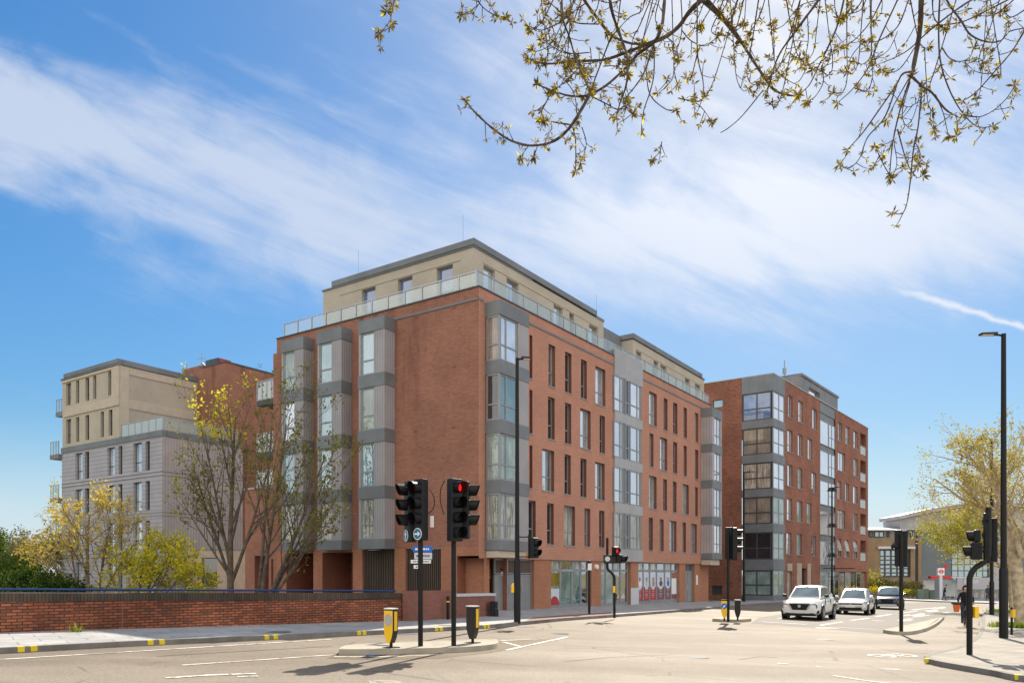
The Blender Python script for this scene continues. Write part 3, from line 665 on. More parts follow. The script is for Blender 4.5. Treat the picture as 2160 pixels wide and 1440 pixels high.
rf.box(t2-.1, t3-.6, -9, .10, PZ1+.04, 17.30, PR); rf.box(t3-.6, t3+.05, -9, .05, PZ1, PZ1+.12, PR)
rf.build('roof_fascia', 'zinc', pent)
lk = MB(); lk.box(t1+.06, t2-.11, -8.9, -.8, PZ0, 17.22, PR); lk.build('link_block', 'zinc', pent)
balustrade(main, RF, .0, REND, -.14, ZP+.06, .70, 1.25)
balustrade(main, LF, .14, LEND-.45, -.14, ZP+.06, .70, 1.12)
for (u, v, Y, h_) in ((977, 512, 36.0, 1.35), (756, 572, 40.0, 1.1), (1258, 652, 46, .9)):
    p_ = pd(u, v, Y); q = MB(); q.tube([(p_.x-C[0], p_.y-C[1], p_.z-.4), (p_.x-C[0], p_.y-C[1], p_.z+h_)], .009, 5); q.build('lightning_rod', 'frame_grey', main)
# ------------------------------------------------------------------- dark brick block beyond it
C2 = (21.9, 64.0); d2R, d2L = nrm((.7926, 1)), nrm((-1.40, 1)); n2R = (d2R[1], -d2R[0]); n2L = (-d2L[1], d2L[0])
if n2L[1] > 0: n2L = (-n2L[0], -n2L[1])
b2 = thing('apartment_building', 'dark mottled brick block with glazed corner and stair strip behind the white cars', 'building', (C2[0], C2[1], 0))
F2L, F2R = Frame((0, 0), d2L, n2L), Frame((0, 0), d2R, n2R)
q2 = lambda u, n=0: su(C2, F2R, u, n); l2 = lambda u: su(C2, F2L, u)
Z2 = 18.55; R2 = [(15.55, 17.5), (12.5, 14.45), (9.5, 11.4), (6.5, 8.4), (3.5, 5.4)]
W2 = [[(1663, 1672), (1684, 1694), (1713.5, 1723.5), (1768, 1776), (1784, 1792), (1800.5, 1809.5)],
      [(1661, 1672), (1683, 1693), (1704, 1713.5), (1767.5, 1782.5), (1800.5, 1809.5)],
      [(1661, 1672), (1683, 1692.5), (1712, 1722), (1767, 1775), (1783, 1791), (1799.5, 1809)],
      [(1660, 1671), (1681, 1692.5), (1702, 1712), (1766.5, 1782.5), (1799.5, 1809)],
      [(1659, 1670), (1680.5, 1691.5), (1711.5, 1721.5), (1766, 1774), (1782, 1790), (1799.5, 1808)]]
gs0, gs1 = q2(1655), q2(1730)
st0, st1 = gs1, q2(1762); E2 = q2(1831)
h2 = []; ww2 = []
for r in range(5):
    for (u0, u1) in W2[r]: h2.append((q2(u0), q2(u1), *R2[r], .22)); ww2.append((q2(u0), q2(u1), *R2[r], u1-u0 > 13, r))
    h2.append((q2(1815), q2(1826.5), R2[r][0]-.35, R2[r][1]+.15, 1.2, 1))
gnd = [(q2(1661), q2(1670), -.3, 1.9, .2), (q2(1690), q2(1702), -.4, 2.3, .35)]
mb = MB()
wall(mb, F2R, gs0, st0, -1, Z2, [h for h in h2 if h[1] < st0]+gnd, 0)
wall(mb, F2R, st1, E2, 2.0, Z2, [h for h in h2 if h[0] > st1], 0)
lE = l2(1565)
vent_h = [(l2(1525), l2(1504), 16.3, 17.0, .15), (l2(1523), l2(1502), -.02, .75, .15)]
wall(mb, F2L, lE, lE+16, -1, Z2, vent_h, 0)
mb.face([F2R.P(E2, 0, -1), F2R.P(E2, -14, -1), F2R.P(E2, -14, Z2), F2R.P(E2, 0, Z2)], 0)
mb.face([(0, 0, Z2-.03), F2R.P(E2, 0, Z2-.03), F2R.P(E2, -14, Z2-.03), F2L.P(lE+16, 0, Z2-.03)], 1)
mb.build('wall', ['brick_multi', 'terracotta'], b2)
for (a_, b_, c, d, wide, r) in ww2:
    gl = rng.choice(['glass_white', 'glass_white', 'glass_sky', 'glass_curtain'])
    window(b2, F2R, a_, b_, c, d, .18, gl, c+.65 if rng.random() < .7 else None, ((a_+b_)/2,) if wide else (), sill=.05, fm='frame_grey', fw=.06, ajar=.22 if r == 4 and a_ > st1 else None)
for h_ in vent_h: window(b2, F2L, *h_[:4], .1, 'glass_aqua' if h_[2] > 5 else 'frame_dark', None, (), fm='frame_dark', sill=0)
window(b2, F2R, *gnd[0][:4], .15, 'glass_net', .5, (), sill=.04); 
window(b2, F2R, *gnd[1][:4], .3, 'glass_dark', None, (), fm='frame_dark', sill=0, name='entrance_door')
q = MB(); q.box(q2(1680), q2(1690)-.05, .003, .07, -.8, 2.75, F2R); q.box(q2(1702)+.05, q2(1709), .003, .07, -.8, 2.75, F2R); q.box(q2(1660), q2(1670), .003, .06, 2.05, 2.7, F2R); q.build('stone_surround', 'stone_pink', b2)
for r in range(5):
    a_, b_ = q2(1815), q2(1826.5); balustrade(b2, F2R, a_+.02, b_-.02, -.05, R2[r][0]-.34, 1.0, 2, gl='glass_frost', name='balcony_rail')
# corner glazing on two sides
WZ = [(-.05, 2.10), (3.0, 5.3), (6.0, 8.3), (8.95, 11.2), (11.9, 14.15), (14.8, 17.15)]
cz = MB(); cz.face([F2L.P(lE, -.9, -1), F2R.P(gs0, -.9, -1), F2R.P(gs0, -.9, Z2), F2L.P(lE, -.9, Z2)])
co = cz.build('corner_glazing', 'zinc', b2); prevz = -1.0
for (c, d) in WZ+[(Z2, Z2)]:
    cz = MB(); pts_ = [F2L.P(lE, .05, prevz), F2L.P(0, .05, prevz), F2R.P(0, .05, prevz), F2R.P(gs0, .05, prevz), F2R.P(gs0, -1, prevz), F2L.P(lE, -1, prevz)]
    pts_[1:3] = [(n2L[0]*.05+n2R[0]*.05, n2L[1]*.05+n2R[1]*.05, prevz)]
    cz.prism(pts_, (0, 0, c-prevz)); cz.build('spandrel', 'zinc', co); prevz = d
gk = ['glass_curtain', 'glass_dark', 'glass_blind', 'glass_net', 'glass_blind', 'glass_blue']
for i, (c, d) in enumerate(WZ):
    window(b2, F2L, .15, lE-.05, c+.003, d-.003, .06, gk[i], (c+(d-c)*.42), ((.15+lE-.05)/2,), fm='frame_dark', fw=.10, sill=0)
    window(b2, F2R, .06, gs0-.02, c+.003, d-.003, .06, 'glass_white' if i > 2 else 'glass_curtain', (c+(d-c)*.42), (gs0*.52,), fm='frame_grey', fw=.09, sill=0)
# stair strip
sg = MB(); sg.box(st0, st1, -.6, -.04, 17.55, Z2+.25, F2R); sg.box(st0+.002, st1-.002, -.5, -.12, -1, 17.549, F2R)
so = sg.build('stair_glazing', 'zinc', b2)
sm = q2(1748)
for i in range(6):
    c = -.3+i*2.95; d = c+2.35
    window(b2, F2R, st0+.05, sm, c, d, .06, 'glass_curtain' if i < 1 else 'glass_white', None, (), fm='frame_grey', sill=0)
    window(b2, F2R, sm+.1, st1-.05, c, d, .06, 'glass_sky', c+1.0, ((sm+st1)/2,), fm='frame_grey', sill=0)
# shop under the far wing
a_, b_ = st1, E2; k_ = 6
for i in range(k_):
    x0 = a_+(b_-a_)*i/k_; x1 = a_+(b_-a_)*(i+1)/k_
    window(b2, F2R, x0+.03, x1-.03, -.9, 1.97, .25, rng.choice(['glass_shop', 'glass_net', 'glass_blind', 'glass_dark']), None, (), fm='frame_dark' if i % 2 else 'stone_pink', fw=.16, sill=0, name='shop_window')
q = MB(); q.box(E2-.5, E2, -.6, .02, -1, 2.0, F2R); q.build('brick_pier', 'brick_multi', b2)
q = MB(); q.box(-.05, E2+.05, -.3, .06, Z2, Z2+.08, F2R); q.box(-.04, lE+16, -.3, .06, Z2, Z2+.078, F2L); q.build('coping', 'zinc_light', b2)
# roof storey in zinc
P2 = F2R.off(-2.2); p2u = lambda u: su((C2[0]+P2.o[0], C2[1]+P2.o[1]), F2R, u)
ra, rb = p2u(1690), p2u(1767)
rr = MB(); wall(rr, P2, ra, rb, Z2-.02, 21.6, [(p2u(1706), p2u(1730), 19.4, 21.0, .3, 1), (p2u(1737), p2u(1746), 19.1, 20.4, .4, 2), (p2u(1752), p2u(1762), 19.1, 20.2, .4, 2)], 0)
rr.face([P2.P(ra, 0, 21.6), P2.P(rb, 0, 21.6), P2.P(rb, -8, 21.6), P2.P(ra-3, -8, 21.6)], 0)
rr.face([P2.P(ra, 0, Z2-.02), P2.P(ra, 0, 21.6), P2.P(ra-3, -8, 21.6), P2.P(ra-3, -8, Z2-.02)], 0)
rr.face([P2.P(rb, 0, Z2-.02), P2.P(rb, 0, 21.6), P2.P(rb, -8, 21.6), P2.P(rb, -8, Z2-.02)], 0)
rr.box(ra-.1, rb+.1, -8, .12, 21.605, 21.85, P2)
rr.build('roof_storey', ['zinc', 'glass_white', 'terracotta'], b2)
m_ = P2.P(ra+1, -2, 21.85); q = MB(); q.tube([m_, (m_[0], m_[1], 23.7)], .05, 6); q.box(m_[0]-.15, m_[0]+.15, m_[1]-.15, m_[1]+.15, 22.3, 22.9); q.build('roof_aerial', 'frame_grey', b2)
# ------------------------------------------------------------------- pale grey and beige block on the left
C3 = (-24.6, 53.7); b3 = thing('apartment_building', 'grey clad block with a beige two storey top and balconies at its left end', 'building', (C3[0], C3[1], 0))
G3L, G3R = Frame((0, 0), dL, nL), Frame((0, 0), dR, nR)
s3 = lambda u, n=0: su(C3, G3L, u, n)
LE3 = 14.2; ZG = 11.5; BS = s3(252)
gc = [(159, 174), (179, 188), (226, 242), (250, 258), (281, 299), (307, 316)]
gr = [(9.2, 11.3), (6.35, 8.45), (3.5, 5.6), (.6, 2.7)]
holes = [(s3(b_), s3(a_), c, d, .30) for (c, d) in gr for (a_, b_) in gc]
mb = MB(); wall(mb, G3L, 0, LE3, -1, ZG, holes, 0)
mb.face([G3R.P(0, 0, 3.0), G3R.P(6.6, 0, 3.0), G3R.P(6.6, 0, ZG), G3R.P(0, 0, ZG)], 1)
mb.face([G3R.P(0, 0, -1), G3R.P(3.2, 0, -1), G3R.P(3.2, 0, 2.998), G3R.P(0, 0, 2.998)], 0)
mb.face([G3R.P(6.6, 0, -1), G3R.P(6.6, -8, -1), G3R.P(6.6, -8, ZG), G3R.P(6.6, 0, ZG)], 1)
mb.face([G3L.P(0, 0, ZG-.02), G3L.P(LE3, 0, ZG-.02), G3L.P(LE3, -8, ZG-.02), G3L.P(0, -8, ZG-.02)], 2)
mb.face([G3L.P(LE3, 0, -1), G3L.P(LE3, -8, -1), G3L.P(LE3, -8, ZG), G3L.P(LE3, 0, ZG)], 0)
mb.build('wall', ['cladding_grey', 'cladding_purple', 'zinc'], b3)
for h_ in holes: window(b3, G3L, *h_[:4], .24, 'glass_white' if h_[1]-h_[0] > .7 else 'glass_dark', h_[2]+.7, (), sill=0, fm='frame_dark')
q = MB(); q.box(-.04, LE3+.02, -.3, .07, ZG, ZG+.42, G3L); q.box(.31, 6.6, -.3, .07, ZG, ZG+.415, G3R); q.build('coping', 'zinc', b3)
q = MB()
for z_ in (8.75, 5.9, 3.05): q.box(.0, LE3, .003, .05, z_, z_+.07, G3L); q.box(.0, LE3, .003, .05, z_+.25, z_+.32, G3L); q.box(.0, 6.6, .003, .05, z_, z_+.07, G3R); q.box(0, 6.6, .003, .05, z_+.25, z_+.32, G3R)
q.build('string_course', 'cladding_grey', b3)
balustrade(b3, G3L, .1, BS-.1, -.12, ZG+.42, .95, .85, gl='glass_frost'); balustrade(b3, G3R, .1, 6.2, -.12, ZG+.42, .95, 1.2, gl='glass_rail')
bc = [(139, 150), (160, 167), (180, 188), (196, 203), (228, 236)]
bc2 = [(139, 150), (160, 167), (180, 188), (212, 219), (229, 237)]
hb = [(s3(b_), s3(a_), 15.25, 17.05, .3) for (a_, b_) in bc]+[(s3(b_), s3(a_), 12.2, 14.15, .3) for (a_, b_) in bc2]
ZB = 17.35; BR = Frame(G3L.P(BS, 0, 0)[:2], dR, nR)
mb = MB(); wall(mb, G3L, BS, LE3-.1, ZG+.42, ZB, hb, 0)
mb.face([BR.P(0, 0, ZG), BR.P(10, 0, ZG), BR.P(10, 0, ZB), BR.P(0, 0, ZB)], 0)
mb.face([G3L.P(LE3-.1, 0, ZG), G3L.P(LE3-.1, -8, ZG), G3L.P(LE3-.1, -8, ZB), G3L.P(LE3-.1, 0, ZB)], 0)
top3 = mb.build('upper_storeys', 'render_beige', b3)
for h_ in hb: window(b3, G3L, *h_[:4], .24, 'glass_sky' if h_[1] > LE3-2.2 else 'glass_dark', h_[2]+.75, (), sill=0, fm='frame_dark')
q = MB(); q.box(BS+.02, LE3-.4, .003, .08, 14.35, 15.0, G3L); q.box(BS+.02, BS+1.0, .003, .08, 15.01, 17.3, G3L); q.box(BS+1.01, LE3-.1, .003, .08, 17.12, 17.3, G3L)
q.box(.05, .7, .003, .06, ZG+.5, 17.3, BR); q.box(.71, 9.9, .003, .06, 14.2, 14.9, BR); q.box(.71, 9.9, .003, .06, 16.75, 17.3, BR); q.build('moulding', 'beige_trim', top3)
q = MB(); q.box(BS-.08, LE3, -8, .12, ZB, ZB+.12, G3L); q.box(BS-.1, LE3-.6, -8, .16, ZB+.121, ZB+.42, G3L); q.box(.17, 10, -4, .14, ZB, ZB+.40, BR); q.build('roof_fascia', 'zinc', top3)
for z_ in (15.0, 11.45, 7.95, 5.1):
    q = MB(); w0 = LE3+.003; q.box(w0, w0+1.45, -2.6, .25 if z_ < 12 else -.2, z_-.35, z_, G3L); o = q.build('balcony', 'zinc', b3)
    n_ = .2 if z_ < 12 else -.25
    for i in range(4): p_ = MB(); x = w0+.06+i*.44; p_.box(x, x+.03, n_-.02, n_+.02, z_, z_+1.0, G3L); p_.build('post', 'frame_dark', o)
    p_ = MB(); p_.box(w0, w0+1.45, n_-.03, n_+.03, z_+1.002, z_+1.05, G3L); p_.build('handrail', 'steel', o)
    p_ = MB(); p_.box(w0+.05, w0+1.4, n_+.022, n_+.03, z_+.05, z_+.95, G3L); p_.build('glass_panel', 'glass_rail', o)
# ------------------------------------------------------------------- red brick stair block between them
C4 = pd(475, 1208, 60)[:2]; b4 = thing('brick_block', 'plain red brick block rising between the grey block and the corner flats', 'building', (C4[0], C4[1], 0))
H4L, H4R = Frame((0, 0), dL, nL), Frame((0, 0), dR, nR); z4 = 18.4
e4 = su(C4, H4L, 388); f4 = su(C4, H4R, 600)
mb = MB(); wall(mb, H4L, 0, e4, -1, z4, [], 0); wall(mb, H4R, 0, f4, -1, z4, [], 0)
mb.face([H4L.P(0, 0, z4-.02), H4L.P(e4, 0, z4-.02), H4L.P(e4, -9, z4-.02), H4R.P(f4, 0, z4-.02)], 1)
mb.build('wall', ['brick_red', 'zinc'], b4)
q = MB(); q.box(-.05, f4, -.3, .05, z4, z4+.12, H4R); q.box(-.03, e4*.55, -.3, .05, z4-.001, z4+.118, H4L); q.build('coping', 'zinc_dark', b4)
q = MB(); q.box(e4*.62, e4, -.4, .02, z4, z4+.25, H4L); q.build('parapet', 'brick_red', b4)
q = MB(); q.box(e4*.30, e4*.6, -1.5, -.5, z4+.1, z4+.75, H4L); q.build('roof_plant', 'zinc_dark', b4)
q = MB(); q.box(e4*.22, e4*.38, -1.4, -.6, z4+.1, z4+.62, H4L); q.build('red_tank', 'poster_red', b4)
p_ = H4L.P(e4*.72, -.6, z4); q = MB(); q.tube([(p_[0], p_[1], z4), (p_[0], p_[1], z4+1.5)], .03, 5); q.box(p_[0]-.35, p_[0]+.35, p_[1]-.02, p_[1]+.02, z4+1.05, z4+1.1); q.tube([(p_[0]-.2, p_[1], z4+.2), (p_[0]+.2, p_[1], z4+.6)], .22, 8); q.build('aerial', 'frame_grey', b4)
# stone faced ground floor in front of it, seen under the trees
C5 = pd(396, 1208, 52); G5 = Frame((0, 0), (1, 0), (0, -1)); b5 = thing('single_storey_wing', 'low stone coloured wing with one dark window above the bridge wall', 'building', (C5.x, C5.y, 0))
wid = (522-396)/F*52
mb = MB(); wall(mb, G5, 0, wid, .75, 3.35, [(.95, 2.0, 1.0, 2.9, .25)], 0); wall(mb, G5, 0.2, wid+1.2, -1, .748, [], 1); mb.box(0, wid, -3, 0, 3.352, 3.5, G5, 2)
mb.face([G5.P(0, 0, .75), G5.P(0, -3, .75), G5.P(0, -3, 3.35), G5.P(0, 0, 3.35)], 0)
mb.build('wall', ['stone_pink', 'brick_ground', 'zinc'], b5); window(b5, G5, .95, 2.0, 1.0, 2.9, .2, 'glass_dark', None, (), fm='frame_dark')
# recessed wing with balconies beside the corner block
O6 = pd(500, 1208, 47.5); b6 = thing('brick_wing', 'set back brick wing with white glass balconies left of the corner bays', 'building', (O6.x, O6.y, 0))
K6 = Frame((0, 0), dL, nL)
s6 = lambda u: su(O6, K6, u)
x0, x1 = s6(592), s6(517)
lw_ = MB(); wall(lw_, K6, x0, x1, -1, 6.95, [(s6(567), s6(537), .2, 2.9, 1.0, 1), (s6(585)+.0, s6(572), .2, 2.7, .6, 1)], 0)
lw_.face([K6.P(x1, 0, -1), K6.P(x1, -6, -1), K6.P(x1, -6, 6.95), K6.P(x1, 0, 6.95)], 0)
wall(lw_, K6.off(-3.2), x0-1, s6(545), 6.9, 14.6, [], 0)
lw_.face([K6.P(x0, 0, 6.95), K6.P(x1, 0, 6.95), K6.P(x1, -3.3, 6.95), K6.P(x0, -3.3, 6.95)], 0)
lw_.build('wall', ['brick_red', 'brick_deep'], b6)
q = MB(); q.box(x0, x1+.05, -.3, .06, 6.951, 7.06, K6); q.build('coping', 'zinc_light', b6)
for i, (va, vb_) in enumerate(((795, 835), (893, 946), (992, 1024))):
    Y = 46.0; za = CH+(V0-vb_-8)*Y/F
    q = MB(); q.box(x0, s6(543)+.1, -3.1, -.02, za-.28, za, K6)
    if i == 2: o = b6
    else: o = q.build('balcony', 'zinc_dark', b6)
    balustrade(b6, K6, x0+.05, s6(540), -.1, za+.02 if i < 2 else 7.08, 1.15 if i < 2 else .95, .45 if i < 2 else 2.5, gl='glass_frost', name='balcony_rail')
    dz_ = MB(); dz_.box(s6(566), s6(546), -3.19, -3.1, za+.02, za+2.2, K6); dz_.build('balcony_door', 'glass_dark', b6)
# ------------------------------------------------------------------- offices closing the street
YB = 96.0; gz = -1.5
def bxx(u): return (u-U0)/F*YB
def bzz(v): return CH-(v-V0)/F*YB
b7 = thing('office_building', 'tan brick offices with a pale metal roof at the end of the street', 'building', (bxx(1830), YB, 0))
T7 = Frame((0, 0), (1, 0), (0, -1)); X7 = lambda u: (u-1830)/F*YB
mb = MB(); wall(mb, T7, -8, X7(1944), -3, bzz(1134), [(X7(1856), X7(1921), bzz(1217), bzz(1157), .5), (X7(1930), X7(1937), bzz(1230), bzz(1140), .25, 1)], 0)
mb.face([T7.P(X7(1944), 0, -3), T7.P(X7(1944), -12, -3), T7.P(X7(1944), -12, bzz(1134)), T7.P(X7(1944), 0, bzz(1134))], 0)
mb.build('wall', ['brick_tan', 'frame_dark'], b7)
window(b7, T7, X7(1856), X7(1921), bzz(1217), bzz(1157), .35, 'glass_teal', bzz(1190), tuple(X7(1856+i*65/5) for i in range(1, 5)), fm='frame_dark', fw=.22, sill=0)
q = MB()
for v_ in (1172, 1180, 1198, 1207): q.box(X7(1857), X7(1920), -.33, -.28, bzz(v_)-.1, bzz(v_)+.05, T7)
q.build('glazing_bar', 'frame_dark', b7)
q = MB(); q.box(X7(1850), X7(1928), .002, .35, bzz(1157), bzz(1152), T7); q.build('lintel', 'roof_pale', b7)
q = MB(); q.box(-8, X7(1944), -4, -1.2, bzz(1134), bzz(1117), T7); at_ = q.build('attic_storey', 'zinc_light', b7)
for (u0, u1) in ((1832, 1838), (1842, 1850), (1853, 1874), (1880, 1886), (1917, 1926), (1930, 1940)):
    window(b7, T7.off(-1.2), X7(u0), X7(u1), bzz(1132), bzz(1119), -.05, 'glass_teal', None, ((X7(u0)+X7(u1))/2,), fm='frame_dark', fw=.12, sill=0)
q = MB(); q.prism([T7.P(-8, .3, bzz(1117)), T7.P(-8, -3.5, bzz(1109)), T7.P(-8, -8, bzz(1107)), T7.P(-8, -8, bzz(1117))], (X7(1950)+8, 0, 0)); q.build('roof', 'roof_pale', b7)
b8 = thing('cinema_building', 'dark grey clad building with a curved roof and teal curtain glazing behind the bus stop', 'building', (bxx(1944), YB+1, 0))
X8 = lambda u: (u-1944)/F*YB
T8 = Frame((0, 0), (1, 0), (0, -1))
mb = MB(); mb.box(0, X8(2016), -20, 0, -3, bzz(1118), T8, 0); mb.box(X8(2016), X8(2260), -20, -.3, bzz(1240), bzz(1118), T8, 0)
mb.build('wall', ['office_grey'], b8)
q = MB(); q.box(X8(2016), X8(2096), -.29, .02, bzz(1216), bzz(1125), T8); o = q.build('curtain_wall', 'frame_dark', b8)
for i in range(6):
    for j in range(7):
        u0 = 2016.7+i*13.2; v0 = 1216-j*13
        q = MB(); q.box(X8(u0)+.06, X8(u0+13.2)-.06, .022, .04, bzz(v0)+.06, bzz(v0-13)-.05, T8); q.build('glass_panel', 'glass_teal', o)
q = MB(); q.box(X8(2016), X8(2096)-.01, .0, .5, bzz(1241), bzz(1217), T8); q.box(X8(2096), X8(2140), -.2, .45, bzz(1241), bzz(1130), T8); q.build('fascia_panel', 'office_pale', b8)
for i, g_ in enumerate(['glass_dark', 'glass_blind', 'glass_shop', 'glass_blue', 'glass_shop', 'glass_net', 'glass_dark', 'glass_shop', 'glass_blind', 'glass_dark']):
    window(b8, T8, X8(2010+i*13), X8(2023+i*13)-.05, -2.2, bzz(1242), -.2, g_, None, (), fm='frame_grey', fw=.15, sill=0, name='shop_window')
pts = []
for i in range(15):
    t = i/14; u = 1903+t*330; v = 1089-38*math.sin(min(1, t*1.15+.12)*math.pi*.62)+6; pts.append(T8.P(X8(u), .5, bzz(v+8)))
ptsb = [T8.P(X8(1912+i/14*320), .0, bzz(1122)) for i in range(15)]
q = MB()
for i in range(14):
    q.hexa([pts[i], pts[i+1], (pts[i+1][0], 5, pts[i+1][2]), (pts[i][0], 5, pts[i][2]), (pts[i][0], pts[i][1], pts[i][2]+.45), (pts[i+1][0], pts[i+1][1], pts[i+1][2]+.45), (pts[i+1][0], 5, pts[i+1][2]+.45), (pts[i][0], 5, pts[i][2]+.45)])
q.build('curved_roof', 'zinc_light', b8)
q = MB(); q.prism([(X8(1912), .4, bzz(1122))]+[(p[0]+.4, .4, p[2]) for p in pts]+[(X8(2232), .4, bzz(1122))], (0, 4.4, 0)); q.build('drum', 'zinc_light', b8)
# =================================================================== ground, road, pavements
XB = [-3000, -40, 0, 40, 110, 3000]; YBk = [-300, -20, 60, 150, 3500]
mb = MB()
for i in range(5):
    for j in range(4):
        mb.face([(XB[i], YBk[j], zg(XB[i])), (XB[i+1], YBk[j], zg(XB[i+1])), (XB[i+1], YBk[j+1], zg(XB[i+1])), (XB[i], YBk[j+1], zg(XB[i]))])
struct(mb.build('ground', 'earth'))
def sheet(name, pts, dz, m, parent=None):
    q = MB(); q.face([(p[0], p[1], zg(p[0])+dz) for p in pts]); o = q.build(name, m, parent)
    if not parent: struct(o)
    return o
road = sheet('road', [(-39.9, -40), (109.9, -40), (109.9, 140), (66, 140), (31, 82), (14.5, 57), (-.5, 33.2), (-3.9, 27.2), (-39.9, -8)], .004, 'asphalt')
# darker resurfaced lanes the cars wait on, and dusty aprons by the islands
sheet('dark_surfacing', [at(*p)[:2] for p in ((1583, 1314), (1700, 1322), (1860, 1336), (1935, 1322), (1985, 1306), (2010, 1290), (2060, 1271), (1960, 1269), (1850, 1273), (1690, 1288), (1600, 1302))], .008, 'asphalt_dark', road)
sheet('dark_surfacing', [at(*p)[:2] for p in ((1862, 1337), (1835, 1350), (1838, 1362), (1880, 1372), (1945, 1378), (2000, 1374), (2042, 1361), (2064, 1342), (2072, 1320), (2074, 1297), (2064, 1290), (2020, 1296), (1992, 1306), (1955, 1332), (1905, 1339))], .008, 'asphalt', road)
sheet('dusty_edge', [at(*p)[:2] for p in ((1000, 1378), (1050, 1374), (1160, 1352), (1197, 1343), (1130, 1349), (1050, 1351), (1038, 1356))], .008, 'asphalt_dusty', road)
sheet('dusty_edge', [at(*p)[:2] for p in ((690, 1388), (800, 1392), (930, 1388), (1040, 1376), (1000, 1372), (716, 1376))], .0075, 'asphalt_dusty', road)
def pline(pts, dz=0.0): return [at(u, v, dz) for u, v in pts]
def kerb(name, path, wd=.14, h=.125, closed=False, inward=1, m='kerb_stone', joint=1.0):
    """kerb stones along a path; the road face stands on the path itself"""
    q = MB(); P = [Vector((p[0], p[1], 0)) for p in path]; n = len(P); offs = []
    for i in range(n):
        a_ = P[(i-1) % n] if (closed or i > 0) else P[i]; b_ = P[(i+1) % n] if (closed or i < n-1) else P[i]
        t = (b_-a_).normalized(); offs.append(Vector((-t.y, t.x, 0))*wd*inward)
    for i in range(n if closed else n-1):
        j = (i+1) % n; L = (P[j]-P[i]).length; k = max(1, int(L/joint))
        for s in range(k):
            f0, f1 = s/k, (s+1)/k-(.006/max(L, .01) if k > 1 else 0)
            A = P[i].lerp(P[j], f0); B = P[i].lerp(P[j], f1); oa = offs[i].lerp(offs[j], f0); ob = offs[i].lerp(offs[j], f1)
            g = lambda p, z: (p.x, p.y, zg(p.x)+z)
            A2, B2 = A+oa, B+ob; ch = oa*.12; ch2 = ob*.12
            q.hexa([g(A, -.05), g(B, -.05), g(B2, -.05), g(A2, -.05), g(A+ch, h), g(B+ch2, h), g(B2, h), g(A2, h)])
    return q, [P[i]+offs[i]*.9 for i in range(n)]
def smooth(pts, k=4):
    out = []; n = len(pts)
    for i in range(n-1):
        p0, p1, p2, p3 = pts[max(i-1, 0)], pts[i], pts[i+1], pts[min(i+2, n-1)]
        for j in range(k):
            t = j/k
            out.append(tuple(.5*((2*p1[c])+(-p0[c]+p2[c])*t+(2*p0[c]-5*p1[c]+4*p2[c]-p3[c])*t*t+(-p0[c]+3*p1[c]-3*p2[c]+p3[c])*t**3) for c in range(len(p1))))
    out.append(tuple(pts[-1])); return out
# far side pavement: along the bridge wall, past the flats, up the street
KP = [(0, 1379), (280, 1363), (560, 1350), (760, 1340), (930, 1331), (1030, 1325), (1100, 1318), (1180, 1310), (1300, 1301), (1400, 1293), (1480, 1286), (1560, 1279), (1640, 1273), (1760, 1266), (1860, 1261)]
kp = [tuple(at(*p)[:2]) for p in KP]
d_ = nrm((kp[1][0]-kp[0][0], kp[1][1]-kp[0][1])); kp = [(kp[0][0]-d_[0]*18, kp[0][1]-d_[1]*18)]+kp
kps = smooth(kp, 3)
q, inner = kerb('kerb', kps)
pav = [(p.x, p.y) for p in inner]+[(70, 140), (60, 140), (41, 92), (24, 67), (15, 58), (-1, 35), (-12, 42), (-14, 41), (-3.9, 27.0), (-39, -6.2)]
pavement = sheet('pavement', pav, .12, 'slabs_grey')
q.build('kerb', 'kerb_stone', pavement)
sheet('tactile_paving', [at(*p, .12)[:2] for p in ((1105, 1310.5), (1185, 1303), (1296, 1294.5), (1288, 1290.5), (1190, 1296.5), (1125, 1301.5))], .1245, 'tactile_red', pavement)
# yellow kerb marks
def kerb_mark(u):
    best = min(range(len(kps)-1), key=lambda i: abs((kps[i][0]/kps[i][1]*F+U0 if kps[i][1] > 3 else -9e9)-u))
    r = (u-U0)/F
    for i in range(max(0, best-2), min(len(kps)-1, best+3)):
        A, B = kps[i], kps[i+1]; den = (B[0]-A[0])-r*(B[1]-A[1]); t = (r*A[1]-A[0])/den if den else -1
        if 0 <= t <= 1: break
    p = (A[0]+(B[0]-A[0])*t, A[1]+(B[1]-A[1])*t); dd = nrm((B[0]-A[0], B[1]-A[1])); nn = (-dd[1], dd[0])
    fr = Frame(p, dd, nn); z0 = zg(p[0]); k = MB(); k.box(-.06, .06, -.004, .12, z0+.02, z0+.129, fr); k.build('kerb_mark', 'yellow_paint', pavement)
for u in (45, 72, 318, 342, 563, 582, 758, 769, 921, 931, 1023, 1031): kerb_mark(u)
def mh(u, v, par, m='ink', r=.3): 
    c = at(u, v, .12); k = MB(); k.face([(c.x+r*math.cos(t*.524), c.y+r*math.sin(t*.524), zg(c.x)+.1265) for t in range(12)]); k.build('manhole_cover', m, par)
mh(585, 1332, pavement, 'kerb_stone', .35); mh(940, 1318, pavement, 'kerb_stone', .3)
